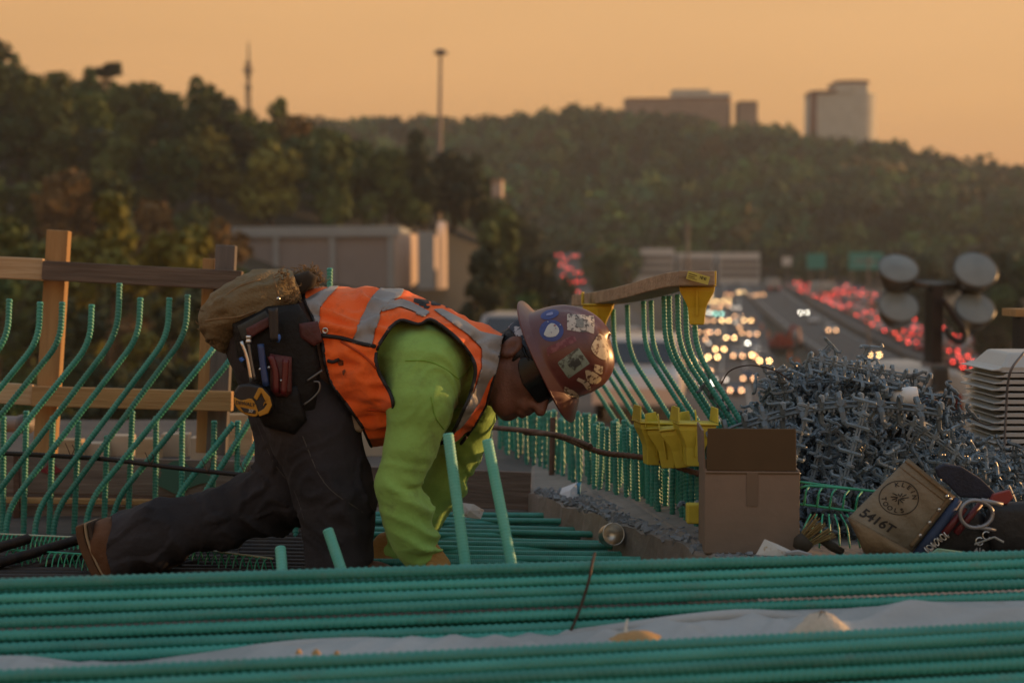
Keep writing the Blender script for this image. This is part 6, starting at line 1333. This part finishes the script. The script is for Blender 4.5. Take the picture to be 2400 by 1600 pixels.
# ---------------- trousers
M_trs = mat('dark_work_trousers', (.021, .0215, .026), .9, scale=5, col2=(.052, .047, .051), bump=.3, bscale=60, fold=.55, fscale=9, detail=7, spec=.2, dirt=(.045, .038, .036), dscale=6, dthr=(.54, .76), damt=.6)
NL = [pt(680, 850, -.07, 118), pt(738, 1010, -.10, 103), pt(790, 1175, -.115, 86), pt(794, 1230, -.112, 78), pt(795, 1300, -.11, 73), pt(797, 1372, -.11, 72)]
FL = [pt(668, 855, .06, 114), pt(692, 1000, .06, 92), pt(676, 1150, .05, 74), pt(610, 1182, .05, 70), pt(517, 1216, .045, 65), pt(443, 1229, .04, 55), pt(364, 1252, .04, 68), pt(285, 1284, .04, 68)]
f = Field(q3(190, 1400, -.26) - .02, q3(910, 690, .24) + .02, .0056); f.chain(FL, .03); f.chain(NL, .012); f.add(f.cone(q3(650, 800, -.02), q3(740, 800, 0), .115, .112, 1.5), .03)
V, F = f.mesh(); V = laplace(V, F, 2); PX, PY = to_px(V); nearleg = V[:, 1] < -.025
def amp_near(T, L): return .25 + .9 * np.exp(-((T - .34) / .09) ** 2) + .7 * np.clip((T - .45) / .1, 0, 1)
def amp_far(T, L): return .3 + 1.0 * np.exp(-((T - .34) / .10) ** 2) + 1.2 * np.clip((T - .50) / .12, 0, 1)
Va = folds(V, F, NL, .0062, 14, 13, 2.8, amp_near); Vb = folds(V, F, FL, .0105, 15, 17, 2.8, amp_far)
V = np.where((nearleg | (PY < 850))[:, None], Va, Vb); V = laplace(V, F, 1, .2); PX, PY = to_px(V); T = tri(F)
V, T, sg = clip(V, T, np.minimum((PX - 257) + (PY - 1211) * .02 + 6 * np.sin(PY * .05), 1378 - PY)); trs = wpart('trousers', V, T, M_trs, solid=.004); TB = BVHTree.FromPolygons([tuple(v) for v in V], [tuple(x) for x in T])
for line in ([(600, 985), (640, 1080), (690, 1150), (716, 1226)], [(700, 1000), (760, 1130), (850, 1200)]):
    p = on_surf(TB, line, .0012)
    if len(p) > 3: mb = MB(); mb.tube(p, .0016, 5); wmb(mb, 'seam', mat('trouser_seam', (.07, .065, .06), .9), trs)
# ---------------- boots
M_boot = mat('tan_boot_leather', (.075, .030, .012), .75, scale=14, col2=(.14, .058, .022), bump=.3, bscale=90); M_sole = mat('boot_sole', (.05, .03, .02), .85, var=.4, scale=20)
f = Field(q3(150, 1410, -.05) - .02, q3(370, 1180, .13) + .02, .0055); f.chain([pt(292, 1286, .04, 60), pt(262, 1268, .04, 50), pt(252, 1282, .04, 42), pt(276, 1334, .04, 42), pt(300, 1362, .04, 32)], .03)
V, F = f.mesh(); V = laplace(V, F, 2); V += vnormals(V, F) * (vn(V * 45, 2) * .002)[:, None]; rb_ = wpart('boot', V, F, M_boot)
sole = catmull([Vector(tuple(q3(189, 1228, .04))), Vector(tuple(q3(194, 1262, .04))), Vector(tuple(q3(210, 1306, .04))), Vector(tuple(q3(232, 1348, .04))), Vector(tuple(q3(262, 1382, .04)))], 6)
def slab_path(path, wd, th, name, m, parent, dirv=Vector((1, 0, .35))):
    V = []; F = []; n = len(path); dv = dirv.normalized() * th
    for p in path: V += [p - Vector((0, wd, 0)), p + Vector((0, wd, 0)), p + Vector((0, wd, 0)) + dv, p - Vector((0, wd, 0)) + dv]
    for i in range(n - 1): F += [(4 * i + k, 4 * i + (k + 1) % 4, 4 * i + 4 + (k + 1) % 4, 4 * i + 4 + k) for k in range(4)]
    F += [(3, 2, 1, 0), tuple(4 * (n - 1) + k for k in range(4))]; mb = MB(); mb.add(V, F); return wmb(mb, name, m, parent, False, .004)
slab_path(sole, .046, .020, 'sole', mat('tan_sole', (.11, .05, .02), .8, var=.3, scale=16), rb_); slab_path([p + Vector((.021, 0, .007)) for p in sole], .049, .006, 'welt', mat('pale_welt', (.34, .24, .14), .8), rb_); slab_path([p + Vector((.029, 0, .009)) for p in sole], .047, .010, 'midsole', M_sole, rb_)
f = Field(q3(700, 1420, -.22) - .02, q3(980, 1310, .02) + .02, .006); f.chain([pt(797, 1345, -.11, 56), pt(800, 1358, -.11, 44), pt(880, 1364, -.12, 42), pt(935, 1372, -.125, 34)], .03); V, F = f.mesh(); fb_ = wpart('boot', laplace(V, F, 2), F, M_boot)
mb = MB(); a = q3(752, 1386, -.11); b = q3(972, 1404, -.11); mb.box((a[0], -.165, b[2]), (b[0], -.07, a[2])); wmb(mb, 'sole', M_sole, fb_, False, .006)
# ---------------- gloves
M_glove = mat('brown_glove', (.27, .145, .035), .85, scale=16, col2=(.42, .24, .07), bump=.3, bscale=140)
def glove(wr_, palm, d_, parent, fingers, thumb, nm='glove'):
    allp = [p for ch in fingers + [thumb] for p in ch] + [wr_, palm]; lo = np.min([q3(*p) for p in allp], 0) - .07; hi = np.max([q3(*p) for p in allp], 0) + .07
    f = Field(lo, hi, .0042); f.add(f.cone(q3(*wr_), q3(*palm), .040, .036, .8), 0); 
    for i, ch in enumerate(fingers): f.chain([(q3(*p), .0125 - .0014 * k) for k, p in enumerate(ch)], .006)
    f.chain([(q3(*p), .0145 - .001 * k) for k, p in enumerate(thumb)], .008); V, F = f.mesh(); V = laplace(V, F, 2); V += vnormals(V, F) * (vn(V * 60, 4) * .0016)[:, None]; return wpart(nm, V, F, M_glove, parent)
glove((996, 1306, -.18), (1022, 1334, -.18), 0, None, [[(1030, 1335, -.21), (1052, 1362, -.215), (1050, 1388, -.205)], [(1036, 1338, -.19), (1062, 1362, -.195), (1062, 1390, -.185)], [(1034, 1340, -.168), (1060, 1366, -.172), (1058, 1392, -.165)], [(1028, 1342, -.148), (1048, 1368, -.15), (1046, 1390, -.146)]], [(1012, 1330, -.22), (1020, 1360, -.24), (1034, 1384, -.238)])
glove((908, 1285, .115), (893, 1322, .10), 0, None, [[(895, 1330, .075), (900, 1362, .07), (908, 1384, .07)], [(888, 1332, .092), (888, 1366, .088), (896, 1390, .086)], [(880, 1330, .112), (876, 1362, .11), (884, 1386, .108)], [(874, 1326, .13), (866, 1352, .13), (872, 1376, .128)]], [(912, 1318, .07), (926, 1340, .05), (926, 1364, .045)])
# ---------------- head
YAW = R(27); HF0 = np.array((.616, 0, -.788)); HU = np.array((.788, 0, .616)); HF = HF0 * math.cos(YAW) + np.array((0, -1., 0)) * math.sin(YAW); HS = np.array((0, 1., 0)) * math.cos(YAW) + HF0 * math.sin(YAW)
HO = q3(1222, 852, -.01)
def hp(f_, u_, s_=0.0): return HO + HF * f_ + HU * u_ + HS * s_
HR = np.array([HF, HS, HU])
M_skin = mat('tanned_skin', (.135, .062, .043), .5, scale=26, col2=(.195, .09, .062), bump=.2, bscale=190, dirt=(.10, .045, .032), dscale=60, dthr=(.52, .66), damt=.45, spec=.35)
b_ = M_skin.node_tree.nodes['Principled BSDF']; b_.inputs['Subsurface Weight'].default_value = .12; b_.inputs['Subsurface Radius'].default_value = (.012, .004, .002); b_.inputs['Subsurface Scale'].default_value = .5
lo = q3(1090, 1020, -.14); hi = q3(1420, 720, .14)
f = Field(lo - .02, hi + .02, .0036)
f.add(f.ell(hp(.010, .045), (.090, .074, .086), HR)); f.add(f.ell(hp(.045, -.005), (.058, .062, .075), HR), .03); f.add(f.ell(hp(.052, -.058), (.044, .046, .040), HR), .03)
f.add(f.cone(hp(.068, -.094, -.012), hp(.068, -.094, .012), .021, .021), .02)                      # chin
f.add(f.cone(hp(.010, -.045, -.052), hp(.055, -.088, -.026), .020, .022), .025); f.add(f.cone(hp(.010, -.045, .052), hp(.055, -.088, .026), .020, .022), .025)
for s_ in (-1, 1): f.add(f.ell(hp(.060, -.016, s_ * .044), (.026, .022, .024), HR), .022); f.add(f.cone(hp(.085, .034, s_ * .012), hp(.078, .036, s_ * .042), .013, .011), .014); f.sub(f.ell(hp(.098, .010, s_ * .031), (.012, .016, .011), HR), .012); f.add(f.ell(hp(.076, .008, s_ * .031), (.014, .015, .014), HR), .006)
f.add(f.cone(hp(.092, .018), hp(.124, -.032), .009, .0135), .012)                                     # nose
for s_ in (-1, 1): f.add(f.ell(hp(.108, -.035, s_ * .014), (.012, .009, .010), HR), .008); f.sub(f.ell(hp(.118, -.046, s_ * .008), (.004, .003, .005), HR), .003)
f.add(f.cone(hp(.092, -.055, -.02), hp(.092, -.055, .02), .0145, .0145), .012); f.add(f.cone(hp(.1015, -.0565, -.014), hp(.1015, -.0565, .014), .0075, .0075), .007); f.add(f.cone(hp(.0995, -.0715, -.012), hp(.0995, -.0715, .012), .0082, .0082), .007)
f.sub(f.cone(hp(.110, -.0635, -.021), hp(.110, -.0635, .021), .0028, .0028), .003)
f.chain([(hp(-.01, .01), .062), (q3(1150, 880, 0), .060), (q3(1085, 868, 0), .075)], .03)
for s_ in (-1, 1):                                                                                        # ears
    ec = hp(-.012, .006, s_ * .078); f.add(f.ell(ec, (.021, .010, .033), HR), .005); f.sub(f.ell(hp(-.006, .005, s_ * .090), (.011, .009, .018), HR), .005); f.add(f.ell(hp(.004, -.004, s_ * .078), (.005, .006, .007), HR), .004)
V, F = f.mesh(); V = laplace(V, F, 1, .4)
wpart('body', V, F, M_skin); HB = BVHTree.FromPolygons([tuple(v) for v in V], [tuple(x) for x in F])
# stubble of the brow and lips as own tint: lips
M_lip = mat('lips', (.24, .075, .055), .5)
# hair
M_hair = mat('black_hair', (.008, .007, .007), .55, var=.3, scale=60, bump=.5, bscale=220)
f = Field(hp(-.02, .04) - .15, hp(-.02, .04) + .15, .0046); f.add(f.ell(hp(.008, .044), (.094, .0785, .089), HR)); f.add(f.ell(hp(-.044, -.010), (.042, .058, .046), HR), .02)
V, F = f.mesh(); T = tri(F); L_ = V - hp(0, 0); ff, uu, s_ = L_ @ HF, L_ @ HU, L_ @ HS
V2 = V + vnormals(V, F) * (vn(V * 130, 6) * .002)[:, None]
v, t, _ = clip(V2, T, np.maximum(np.minimum(uu + .052 + np.clip(ff + .028, 0, 1) * 2.2, .055 - ff + np.clip(uu - .05, 0, .1) * .2), -.1) - np.where((np.abs(s_) > .05) & (ff > -.032) & (ff < .012) & (uu < .034), .2, 0)); wpart('hair', v, t, M_hair, solid=.003)
for s_ in (-1, 1): mb = MB(); mb.tube([tuple(hp(.012, .030, s_ * .074)), tuple(hp(.014, .006, s_ * .073)), tuple(hp(.015, -.012, s_ * .069))], [.009, .007, .003], 8, flat=.5); wmb(mb, 'sideburn', M_hair, None, True)
# bandana under the hat
f = Field(hp(-.02, .04) - .15, hp(-.02, .04) + .15, .005); f.add(f.ell(hp(.008, .044), (.0975, .082, .092), HR)); V, F = f.mesh(); T = tri(F); L_ = V - hp(0, 0); ff, uu = L_ @ HF, L_ @ HU
v, t, _ = clip(V, T, np.minimum(uu - (.030 + .10 * np.clip(ff + .02, -1, 0) * .3), .07 - uu)); mband = mat('bandana', (.03, .05, .08), .85, scale=34, col2=(.42, .45, .50), thr=(.52, .58)); wpart('bandana', v, t, mband, solid=.002)
# glasses
M_shade = mat('dark_glasses', (.006, .007, .008), .22, spec=.3)
f = Field(hp(.06, .01) - .13, hp(.06, .01) + .13, .0036); f.add(f.ell(hp(.008, .012), (.1075, .0845, .30), HR)); V, F = f.mesh(); T = tri(F); L_ = V - hp(0, 0); ff, uu, s_ = L_ @ HF, L_ @ HU, L_ @ HS
hh_ = .032 * np.sqrt(np.clip((ff - .030) / .045, 0, 1)); edge = np.where(ff > .0301, hh_ - np.abs(uu - .006) - .016 * np.clip(.020 - np.abs(s_), 0, .02) / .02 * (uu < .006), -.02); v, t, _ = clip(V, T, edge); gl = wpart('sunglasses', v, t, M_shade, solid=.003)
for s_ in (-1, 1): mb = MB(); mb.tube([tuple(hp(.045, .018, s_ * .0795)), tuple(hp(.022, .022, s_ * .0795)), tuple(hp(.002, .030, s_ * .077))], .0030, 6); wmb(mb, 'temple', M_shade, gl, True)
# ---------------- hard hat
M_hat = mat('maroon_hard_hat', (.085, .022, .020), .38, scale=11, col2=(.135, .042, .036), bump=.06, bscale=50, coat=.3, spec=.5, detail=7, dirt=(.20, .12, .10), dscale=22, dthr=(.60, .72), damt=.5)
GF_ = np.array((.448, 0, -.893)); GU0 = np.array((.893, 0, .448)); ph = R(15); GU = GU0 * math.cos(ph) + np.array((0, -1, 0)) * math.sin(ph); GS = np.array((0, 1, 0)) * math.cos(ph) + GU0 * math.sin(ph)
HC = q3(1287, 838, 0)
def hat_pt(th, v):
    "th round the hat (0 front), v 0 brim edge .. 1 crown"
    c, s_ = math.cos(th), math.sin(th); a, b, H = .111, .106, .130
    if v > .25:
        t = (v - .25) / .75; e = t * math.pi / 2; rr = math.cos(e) ** .82; hh = H * math.sin(e) ** .92
        ff = a * c * rr + .016 * math.sin(e); ss_ = b * s_ * rr; uu = .014 + hh + .004 * c * (1 - t) - .006 * c * t
        ridge = math.exp(-(ss_ / .018) ** 2) * .006 * min(1, t * 3) + .5 * math.exp(-((abs(ss_) - .043) / .010) ** 2) * .006 * min(1, max(0, t * 3 - .6)); k = 1 + ridge / .13; return ff * k, ss_ * k, uu * (1 + ridge / .15)
    t = v / .25; ext = .014 + .032 * max(0, c) ** 1.5 + .022 * max(0, -c) ** 2
    k = (1 - t) ** .8; ff = (a + ext * k) * c; ss_ = (b + ext * .85 * k) * s_; uu = .004 * c + .014 * (1 - k) - .004 * k - .018 * max(0, c) ** 2 * k ** 1.5 + .006 * max(0, -c) * k
    return ff, ss_, uu
nt, nv_ = 84, 44; V = []
for j in range(nv_ + 1):
    for i in range(nt): a_ = hat_pt(2 * math.pi * i / nt, (j / nv_) * .995); V.append(HC + GF_ * a_[0] + GS * a_[1] + GU * a_[2])
F = np.array([(j * nt + i, j * nt + (i + 1) % nt, (j + 1) * nt + (i + 1) % nt, (j + 1) * nt + i) for j in range(nv_) for i in range(nt)]); V = np.array(V); top_i = len(V); V = np.vstack([V, V[-nt:].mean(0)[None]])
T = np.vstack([tri(F), np.array([(nv_ * nt + i, nv_ * nt + (i + 1) % nt, top_i) for i in range(nt)])])
hat = wpart('hard_hat', V, T, M_hat, solid=.004); HV, HT_ = V, T; hn = vnormals(V, T)
if (hn[top_i] @ GU) < 0: HT_ = T[:, ::-1]; hn = -hn
thin([Vector(tuple(v)) for v in V[:nt]] + [Vector(tuple(V[0]))], .0026, M_hat, 'brim_edge', hat, 6, 1)
def decal(poly, m, name, off=.0028, sm=False):
    p = smooth_poly(poly, 3) if sm else poly; sd_ = poly_sd(*to_px(HV), p); v, t, _ = clip(HV, HT_, np.where((hn[:, 1] < .15), -sd_, -9))
    if len(t): return wpart(name, v + vnormals(v, t) * off, t, m, hat)
def ellp(cx, cy_, rx, ry, rot=0, n=36): return [(cx + rx * math.cos(a) * math.cos(rot) - ry * math.sin(a) * math.sin(rot), cy_ + rx * math.cos(a) * math.sin(rot) + ry * math.sin(a) * math.cos(rot)) for a in [2 * math.pi * i / n for i in range(n)]]
M_stW = mat('worn_white_sticker', (.10, .085, .075), .6, scale=95, col2=(.50, .46, .40), thr=(.42, .50)); M_stB = mat('blue_sticker', (.035, .055, .20), .5, var=.2, scale=60); M_stWh = mat('white_sticker', (.46, .48, .46), .5, var=.08, scale=60)
M_stG = mat('grey_green_sticker', (.06, .07, .06), .5, scale=75, col2=(.22, .29, .25), thr=(.40, .5)); M_stP = mat('faded_red_sticker', (.14, .03, .04), .5, scale=80, col2=(.22, .075, .085), thr=(.45, .55)); M_stC = mat('worn_cream_sticker', (.10, .05, .04), .6, scale=70, col2=(.48, .42, .31), thr=(.40, .48))
decal(ellp(1293, 776, 28, 25), M_stB, 'sticker'); decal([(1275, 784), (1285, 764), (1296, 759), (1307, 766), (1311, 777), (1304, 788), (1290, 791), (1278, 789)], M_stWh, 'sticker', .0034, True)
for k in range(9): decal(ellp(1293 + 24.5 * math.cos(R(35 + 36 * k)), 776 + 21.8 * math.sin(R(35 + 36 * k)), 2.2, 1.8, n=10), M_stWh, 'sticker_print', .0036)
for x, y, w_, h_ in ((1283, 780, 9, 1.6), (1285, 786, 10, 1.6), (1300, 765, 8, 1.6), (1303, 772, 8, 1.5), (1293, 776, 2, 9)): decal([(x - w_ / 2, y - h_), (x + w_ / 2, y - h_), (x + w_ / 2, y + h_), (x - w_ / 2, y + h_)], M_stB, 'sticker_print', .0040)
decal(ellp(1302, 764, 3.2, 3.0, n=12), mat('sticker_red', (.3, .03, .03), .5), 'sticker_print', .0042)
decal(ellp(1289, 739, 22, 11, R(-16)), M_stB, 'sticker', .0028); decal([(1280, 738), (1297, 733), (1299, 739), (1282, 744)], mat('sticker_lilac', (.2, .22, .4), .5), 'sticker_print', .0036)
decal([(1329, 737), (1392, 742), (1391, 784), (1376, 778), (1366, 780), (1329, 774)], M_stW, 'sticker'); decal([(1350, 750), (1367, 750), (1367, 770), (1350, 770)], mat('sticker_grey', (.14, .15, .13), .6, scale=120, col2=(.3, .3, .27)), 'sticker_print', .0036)
decal([(1281, 815), (1345, 785), (1352, 800), (1290, 830), (1284, 842)], M_stP, 'sticker'); decal([(1306, 849), (1355, 814), (1381, 851), (1332, 886)], M_stG, 'sticker'); decal([(1326, 848), (1352, 832), (1362, 852), (1340, 866)], mat('sticker_dark', (.04, .05, .05), .5, scale=60, col2=(.2, .26, .23), thr=(.5, .6)), 'sticker_print', .0036)
decal([(1402, 782), (1416, 792), (1424, 820), (1420, 842), (1402, 838), (1386, 822), (1386, 808)], M_stC, 'sticker', .0028, True); decal([(1392, 852), (1412, 858), (1410, 878), (1390, 868)], M_stC, 'sticker'); decal([(1370, 866), (1385, 868), (1408, 884), (1396, 898), (1376, 892)], M_stC, 'sticker', .0028, True)
decal([(1322, 902), (1342, 912), (1356, 924), (1350, 932), (1330, 926), (1320, 914)], M_stW, 'sticker', .0028, True); decal([(1352, 882), (1378, 894), (1384, 912), (1374, 910), (1364, 896), (1350, 890)], M_stW, 'sticker', .0028, True)
# ---------------- tool belt worn at the hip
M_belt = mat('brown_belt_leather', (.055, .030, .022), .6, scale=16, col2=(.10, .055, .04), bump=.25, bscale=80); M_blk = mat('black_pouch_leather', (.007, .007, .007), .65, var=.5, scale=14, bump=.35, bscale=60, spec=.3); M_red = mat('maroon_leather', (.075, .018, .016), .6, var=.3, scale=20, bump=.3, bscale=70)
belt = empty('tool_belt'); belt.parent = PER; belt.matrix_world = WROOT
def ring_path(pts, n=8): return catmull([Vector(tuple(q3(*p))) for p in pts], n)
# strap: flat band round the waist
def band(path, wdir, wd, th, name, m, parent):
    V = []; F = []; n = len(path)
    for i, p in enumerate(path):
        t_ = (path[min(i + 1, n - 1)] - path[max(i - 1, 0)]).normalized(); nn = t_.cross(wdir).normalized() * th; V += [p - wdir * wd - nn, p + wdir * wd - nn, p + wdir * wd + nn, p - wdir * wd + nn]
    for i in range(n - 1): F += [(4 * i + k, 4 * i + (k + 1) % 4, 4 * i + 4 + (k + 1) % 4, 4 * i + 4 + k) for k in range(4)]
    F += [(3, 2, 1, 0), tuple(4 * (n - 1) + k for k in range(4))]; mb = MB(); mb.add(V, F); return wmb(mb, name, m, parent, True, 0)
band(ring_path([(742, 676, .06), (724, 682, -.04), (712, 712, -.12), (716, 760, -.165), (732, 820, -.18), (748, 880, -.17), (765, 930, -.12), (775, 950, 0)]), Vector((.98, 0, .12)), .019, .004, 'strap', M_belt, belt)
def wsack(nm, poly, dy, th, m, parent, bul=.022, n=4):
    poly = dens(poly, n); N_ = len(poly); cx = sum(p[0] for p in poly) / N_; cy_ = sum(p[1] for p in poly) / N_; V = []; F = []
    lev = [(.96, th), (1.0, th * .5), (1.0, 0), (.97, -.4 * bul), (.84, -.8 * bul), (.55, -bul), (.2, -bul * 1.02)]
    for s_, k in lev: V += [q3(cx + (x - cx) * s_, cy_ + (y - cy_) * s_, dy + k) for x, y in poly]
    L_ = len(lev)
    for j in range(L_ - 1): F += [(j * N_ + i, j * N_ + (i + 1) % N_, (j + 1) * N_ + (i + 1) % N_, (j + 1) * N_ + i) for i in range(N_)]
    F += [tuple(range(N_)), tuple((L_ - 1) * N_ + i for i in range(N_))]; mb = MB(); mb.add(V, F); return wmb(mb, nm, m, parent, True)
wsack('pouch', [(543, 756), (625, 718), (700, 712), (735, 770), (752, 860), (740, 960), (690, 992), (640, 960), (600, 900), (556, 836)], -.185, .06, M_blk, belt, .026)
wsack('pouch', [(585, 900), (640, 905), (700, 900), (720, 985), (690, 1018), (620, 1000), (600, 968)], -.20, .05, M_blk, belt, .022)
wsack('flap', [(556, 764), (622, 728), (640, 752), (596, 786), (570, 800)], -.212, .012, mat('green_grey_flap', (.03, .034, .03), .7, var=.3, scale=20), belt, .006)
wsack('patch', [(700, 758), (745, 752), (756, 800), (735, 812), (702, 790)], -.205, .012, M_red, belt, .008); wsack('patch', [(576, 770), (636, 738), (640, 760), (582, 796)], -.222, .008, M_red, belt, .005)
wsack('holster', [(632, 828), (684, 836), (684, 920), (672, 930), (648, 930), (634, 915)], -.225, .02, M_red, belt, .014)
for pts, r_, m, nm in (([(566, 800), (580, 840), (590, 895)], .0042, M_steel, 'wrench'), ([(582, 800), (590, 850), (598, 890)], .0036, mat('dull_steel', (.16, .16, .155), .4, metal=.7), 'wrench'), ([(611, 806), (616, 850), (624, 905)], .0075, mat('blue_grip', (.018, .05, .16), .45), 'blue_handle'), ([(648, 800), (652, 792), (650, 785)], .006, mat('bright_blue_grip', (.03, .12, .42), .45), 'marker'), ([(634, 834), (646, 870), (648, 920)], .0072, mat('red_grip', (.10, .010, .012), .45), 'pliers_handle'), ([(670, 842), (668, 880), (664, 924)], .0072, mat('red_grip', (.10, .010, .012), .45), 'pliers_handle'), ([(564, 838), (566, 842), (570, 846)], .005, MATS['bright_blue_grip'], 'marker'), ([(640, 722), (642, 760), (644, 800)], .011, M_black, 'hammer_loop')):
    mb = MB(); mb.tube(catmull([Vector(tuple(q3(x, y, -.24))) for x, y in pts], 4), r_, 8); wmb(mb, nm, m, belt, True)
mb = MB(); mb.lathe([(.001, -.008), (.0065, -.008), (.0065, -.003), (.0055, -.002), (.0055, .002), (.0065, .003), (.0065, .008), (.001, .008)], 12, Matrix.Translation(Vector(tuple(q3(583, 795, -.242))))); wmb(mb, 'socket', M_steel, belt, True)
for x, y in ((630, 861), (659, 892), (652, 700), (610, 865)): mb = MB(); mb.lathe([(.001, .0025), (.003, .0015), (.004, -.001)], 8, Matrix.Translation(Vector(tuple(q3(x, y, -.243)))) @ Matrix.Rotation(R(90), 4, 'X')); wmb(mb, 'rivet', M_steel, belt, True)
# silver hook on the thigh
mb = MB(); mb.tube(catmull([Vector(tuple(q3(x, y, -.215))) for x, y in ((755, 868), (738, 880), (720, 892))], 4), .0028, 6); mb.tube(catmull([Vector(tuple(q3(x, y, -.215))) for x, y in ((735, 894), (748, 896), (748, 915), (730, 935), (712, 948))], 4), .0022, 6); wmb(mb, 'steel_hook', mat('dull_steel', (.16, .16, .155), .4), belt, True)
# tape measure
M_ty = mat('tape_yellow', (.40, .19, .01), .45, var=.1, scale=20); tm = empty('tape_measure'); tm.parent = belt; tm.matrix_world = WROOT
def plate(poly, dy, th, m, nm, bev=.004):
    mb = MB(); mb.prism([Vector(tuple(q3(x, y, dy))) for x, y in poly], (0, th, 0)); o = wmb(mb, nm, m, tm, False, bev); return o
body = smooth_poly([(548, 918), (560, 902), (585, 899), (612, 906), (630, 925), (637, 950), (628, 970), (605, 978), (575, 972), (552, 952)], 3)
plate(body, -.262, .045, M_black, 'case', .006); plate(smooth_poly([(548, 930), (566, 938), (590, 934), (604, 962), (600, 976), (575, 971), (553, 953)], 3), -.2665, .006, M_ty, 'case_plate', .002)
plate([(594, 932), (606, 908), (614, 909), (632, 930), (637, 950), (628, 968), (608, 976), (603, 966), (618, 958), (626, 946), (620, 944), (616, 952), (622, 940), (612, 920), (602, 938)], -.2668, .006, M_ty, 'yellow_grip', .0015)
plate([(562, 953), (600, 962), (598, 970), (572, 966)], -.2685, .003, M_black, 'label_field', .001)
for s_, px, py, sz, m in (('DEWALT', 575, 946, .0105, M_black), ("30'", 588, 963, .0095, mat('label_white', (.4, .38, .33), .6))):
    me = text_mesh(s_, sz)
    for v in me.vertices: cs, sn = math.cos(R(-9)), math.sin(R(-9)); c = q3(px, py, -.2695); v.co = Vector((c[0] + v.co.x * cs - v.co.y * sn, c[1], c[2] + v.co.x * sn + v.co.y * cs)) - base_l
    me.materials.append(m); link('lettering', me, tm)
# ---------------- canvas bolt bag on the back of the belt, frayed rim
M_cv = mat('olive_canvas', (.125, .092, .045), .92, scale=9, col2=(.21, .165, .09), bump=.4, bscale=150, detail=7); M_fray = mat('frayed_fibre', (.19, .13, .065), .95, var=.3, scale=40)
bag = empty('bolt_bag'); bag.parent = belt; bag.matrix_world = WROOT
f = Field(q3(450, 850, -.26) - .02, q3(780, 610, .12) + .02, .0058)
f.chain([pt(520, 765, -.08, 38), pt(560, 728, -.08, 58), pt(620, 700, -.08, 56), pt(668, 680, -.08, 44)], .03, 1.9); f.add(f.cone(q3(505, 745, -.08), q3(532, 800, -.08), .030, .020, 2.0), .03)
V, F = f.mesh(); V = laplace(V, F, 2); wv = vn(np.stack([V[:, 0] * 22 + V[:, 2] * 16, V[:, 2] * 40 - V[:, 0] * 12, V[:, 1] * 20], 1), 12); V += vnormals(V, F) * ((1 - 2 * np.abs(wv)) * .006 + vn(V * 55, 3) * .002)[:, None]; T = tri(F); PX, PY = to_px(V)
v, t, sg = clip(V, T, (700 - PX) + (PY - 680) * .35); wpart('bag_shell', v, t, M_cv, bag, solid=.004); BB = BVHTree.FromPolygons([tuple(x) for x in v], [tuple(x) for x in t])
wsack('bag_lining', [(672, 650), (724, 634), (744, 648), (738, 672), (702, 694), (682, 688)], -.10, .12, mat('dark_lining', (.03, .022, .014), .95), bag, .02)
rf = random.Random(5); mbf = MB()
def fuzz(c, n, L_, sp):
    for _ in range(n):
        p = Vector(tuple(c)) + Vector((rf.gauss(0, sp), rf.gauss(0, sp * 1.5), rf.gauss(0, sp))); d_ = Vector((rf.gauss(0, 1), rf.gauss(0, 1), rf.gauss(.2, 1))).normalized() * L_ * rf.uniform(.4, 1.2); e = Vector((rf.gauss(0, 1), rf.gauss(0, 1), rf.gauss(0, 1))) * L_ * .25; mbf.tube([p, p + d_ * .5 + e, p + d_], [.0011, .0009, .0004], 4)
for x, y in catmull([(660, 644, 0), (672, 648, 0), (682, 668, 0), (694, 684, 0), (690, 696, 0), (672, 704, 0)], 4) and [(660, 644), (666, 646), (672, 650), (676, 660), (682, 670), (690, 680), (694, 688), (690, 697), (678, 703)]: fuzz(q3(x, y, -.17), 16, .012, .005)
for x, y in ((676, 652), (690, 648), (704, 644), (716, 638), (726, 634), (736, 638), (744, 646), (748, 656), (742, 664), (730, 655), (715, 655)): fuzz(q3(x, y, -.07), 22, .016, .006)
for x, y in ((476, 752), (482, 735), (492, 722), (502, 710), (512, 700), (522, 690), (486, 764), (500, 780), (512, 800), (496, 748), (506, 735), (518, 722), (528, 706), (490, 738)): fuzz(q3(x, y, -.13), 12, .013, .007)
wmb(mbf, 'frayed_fibres', M_fray, bag)['kind'] = 'stuff'
for line in ([(480, 752), (515, 747), (560, 742), (600, 728)], [(520, 700), (560, 672), (610, 655)], [(640, 645), (646, 670), (655, 700)]):
    p = on_surf(BB, line, .002)
    if len(p) > 3: mb = MB(); mb.tube(p, .0026, 6); wmb(mb, 'bag_seam', M_fray, bag, True)
# tan lining corner hanging below the vest
p = [(812, 962), (826, 966), (842, 982), (854, 1002), (848, 1014), (828, 1010), (816, 990)]; wsack('vest_lining', p, -.13, .01, mat('pale_lining', (.30, .235, .17), .85), vest, .012)
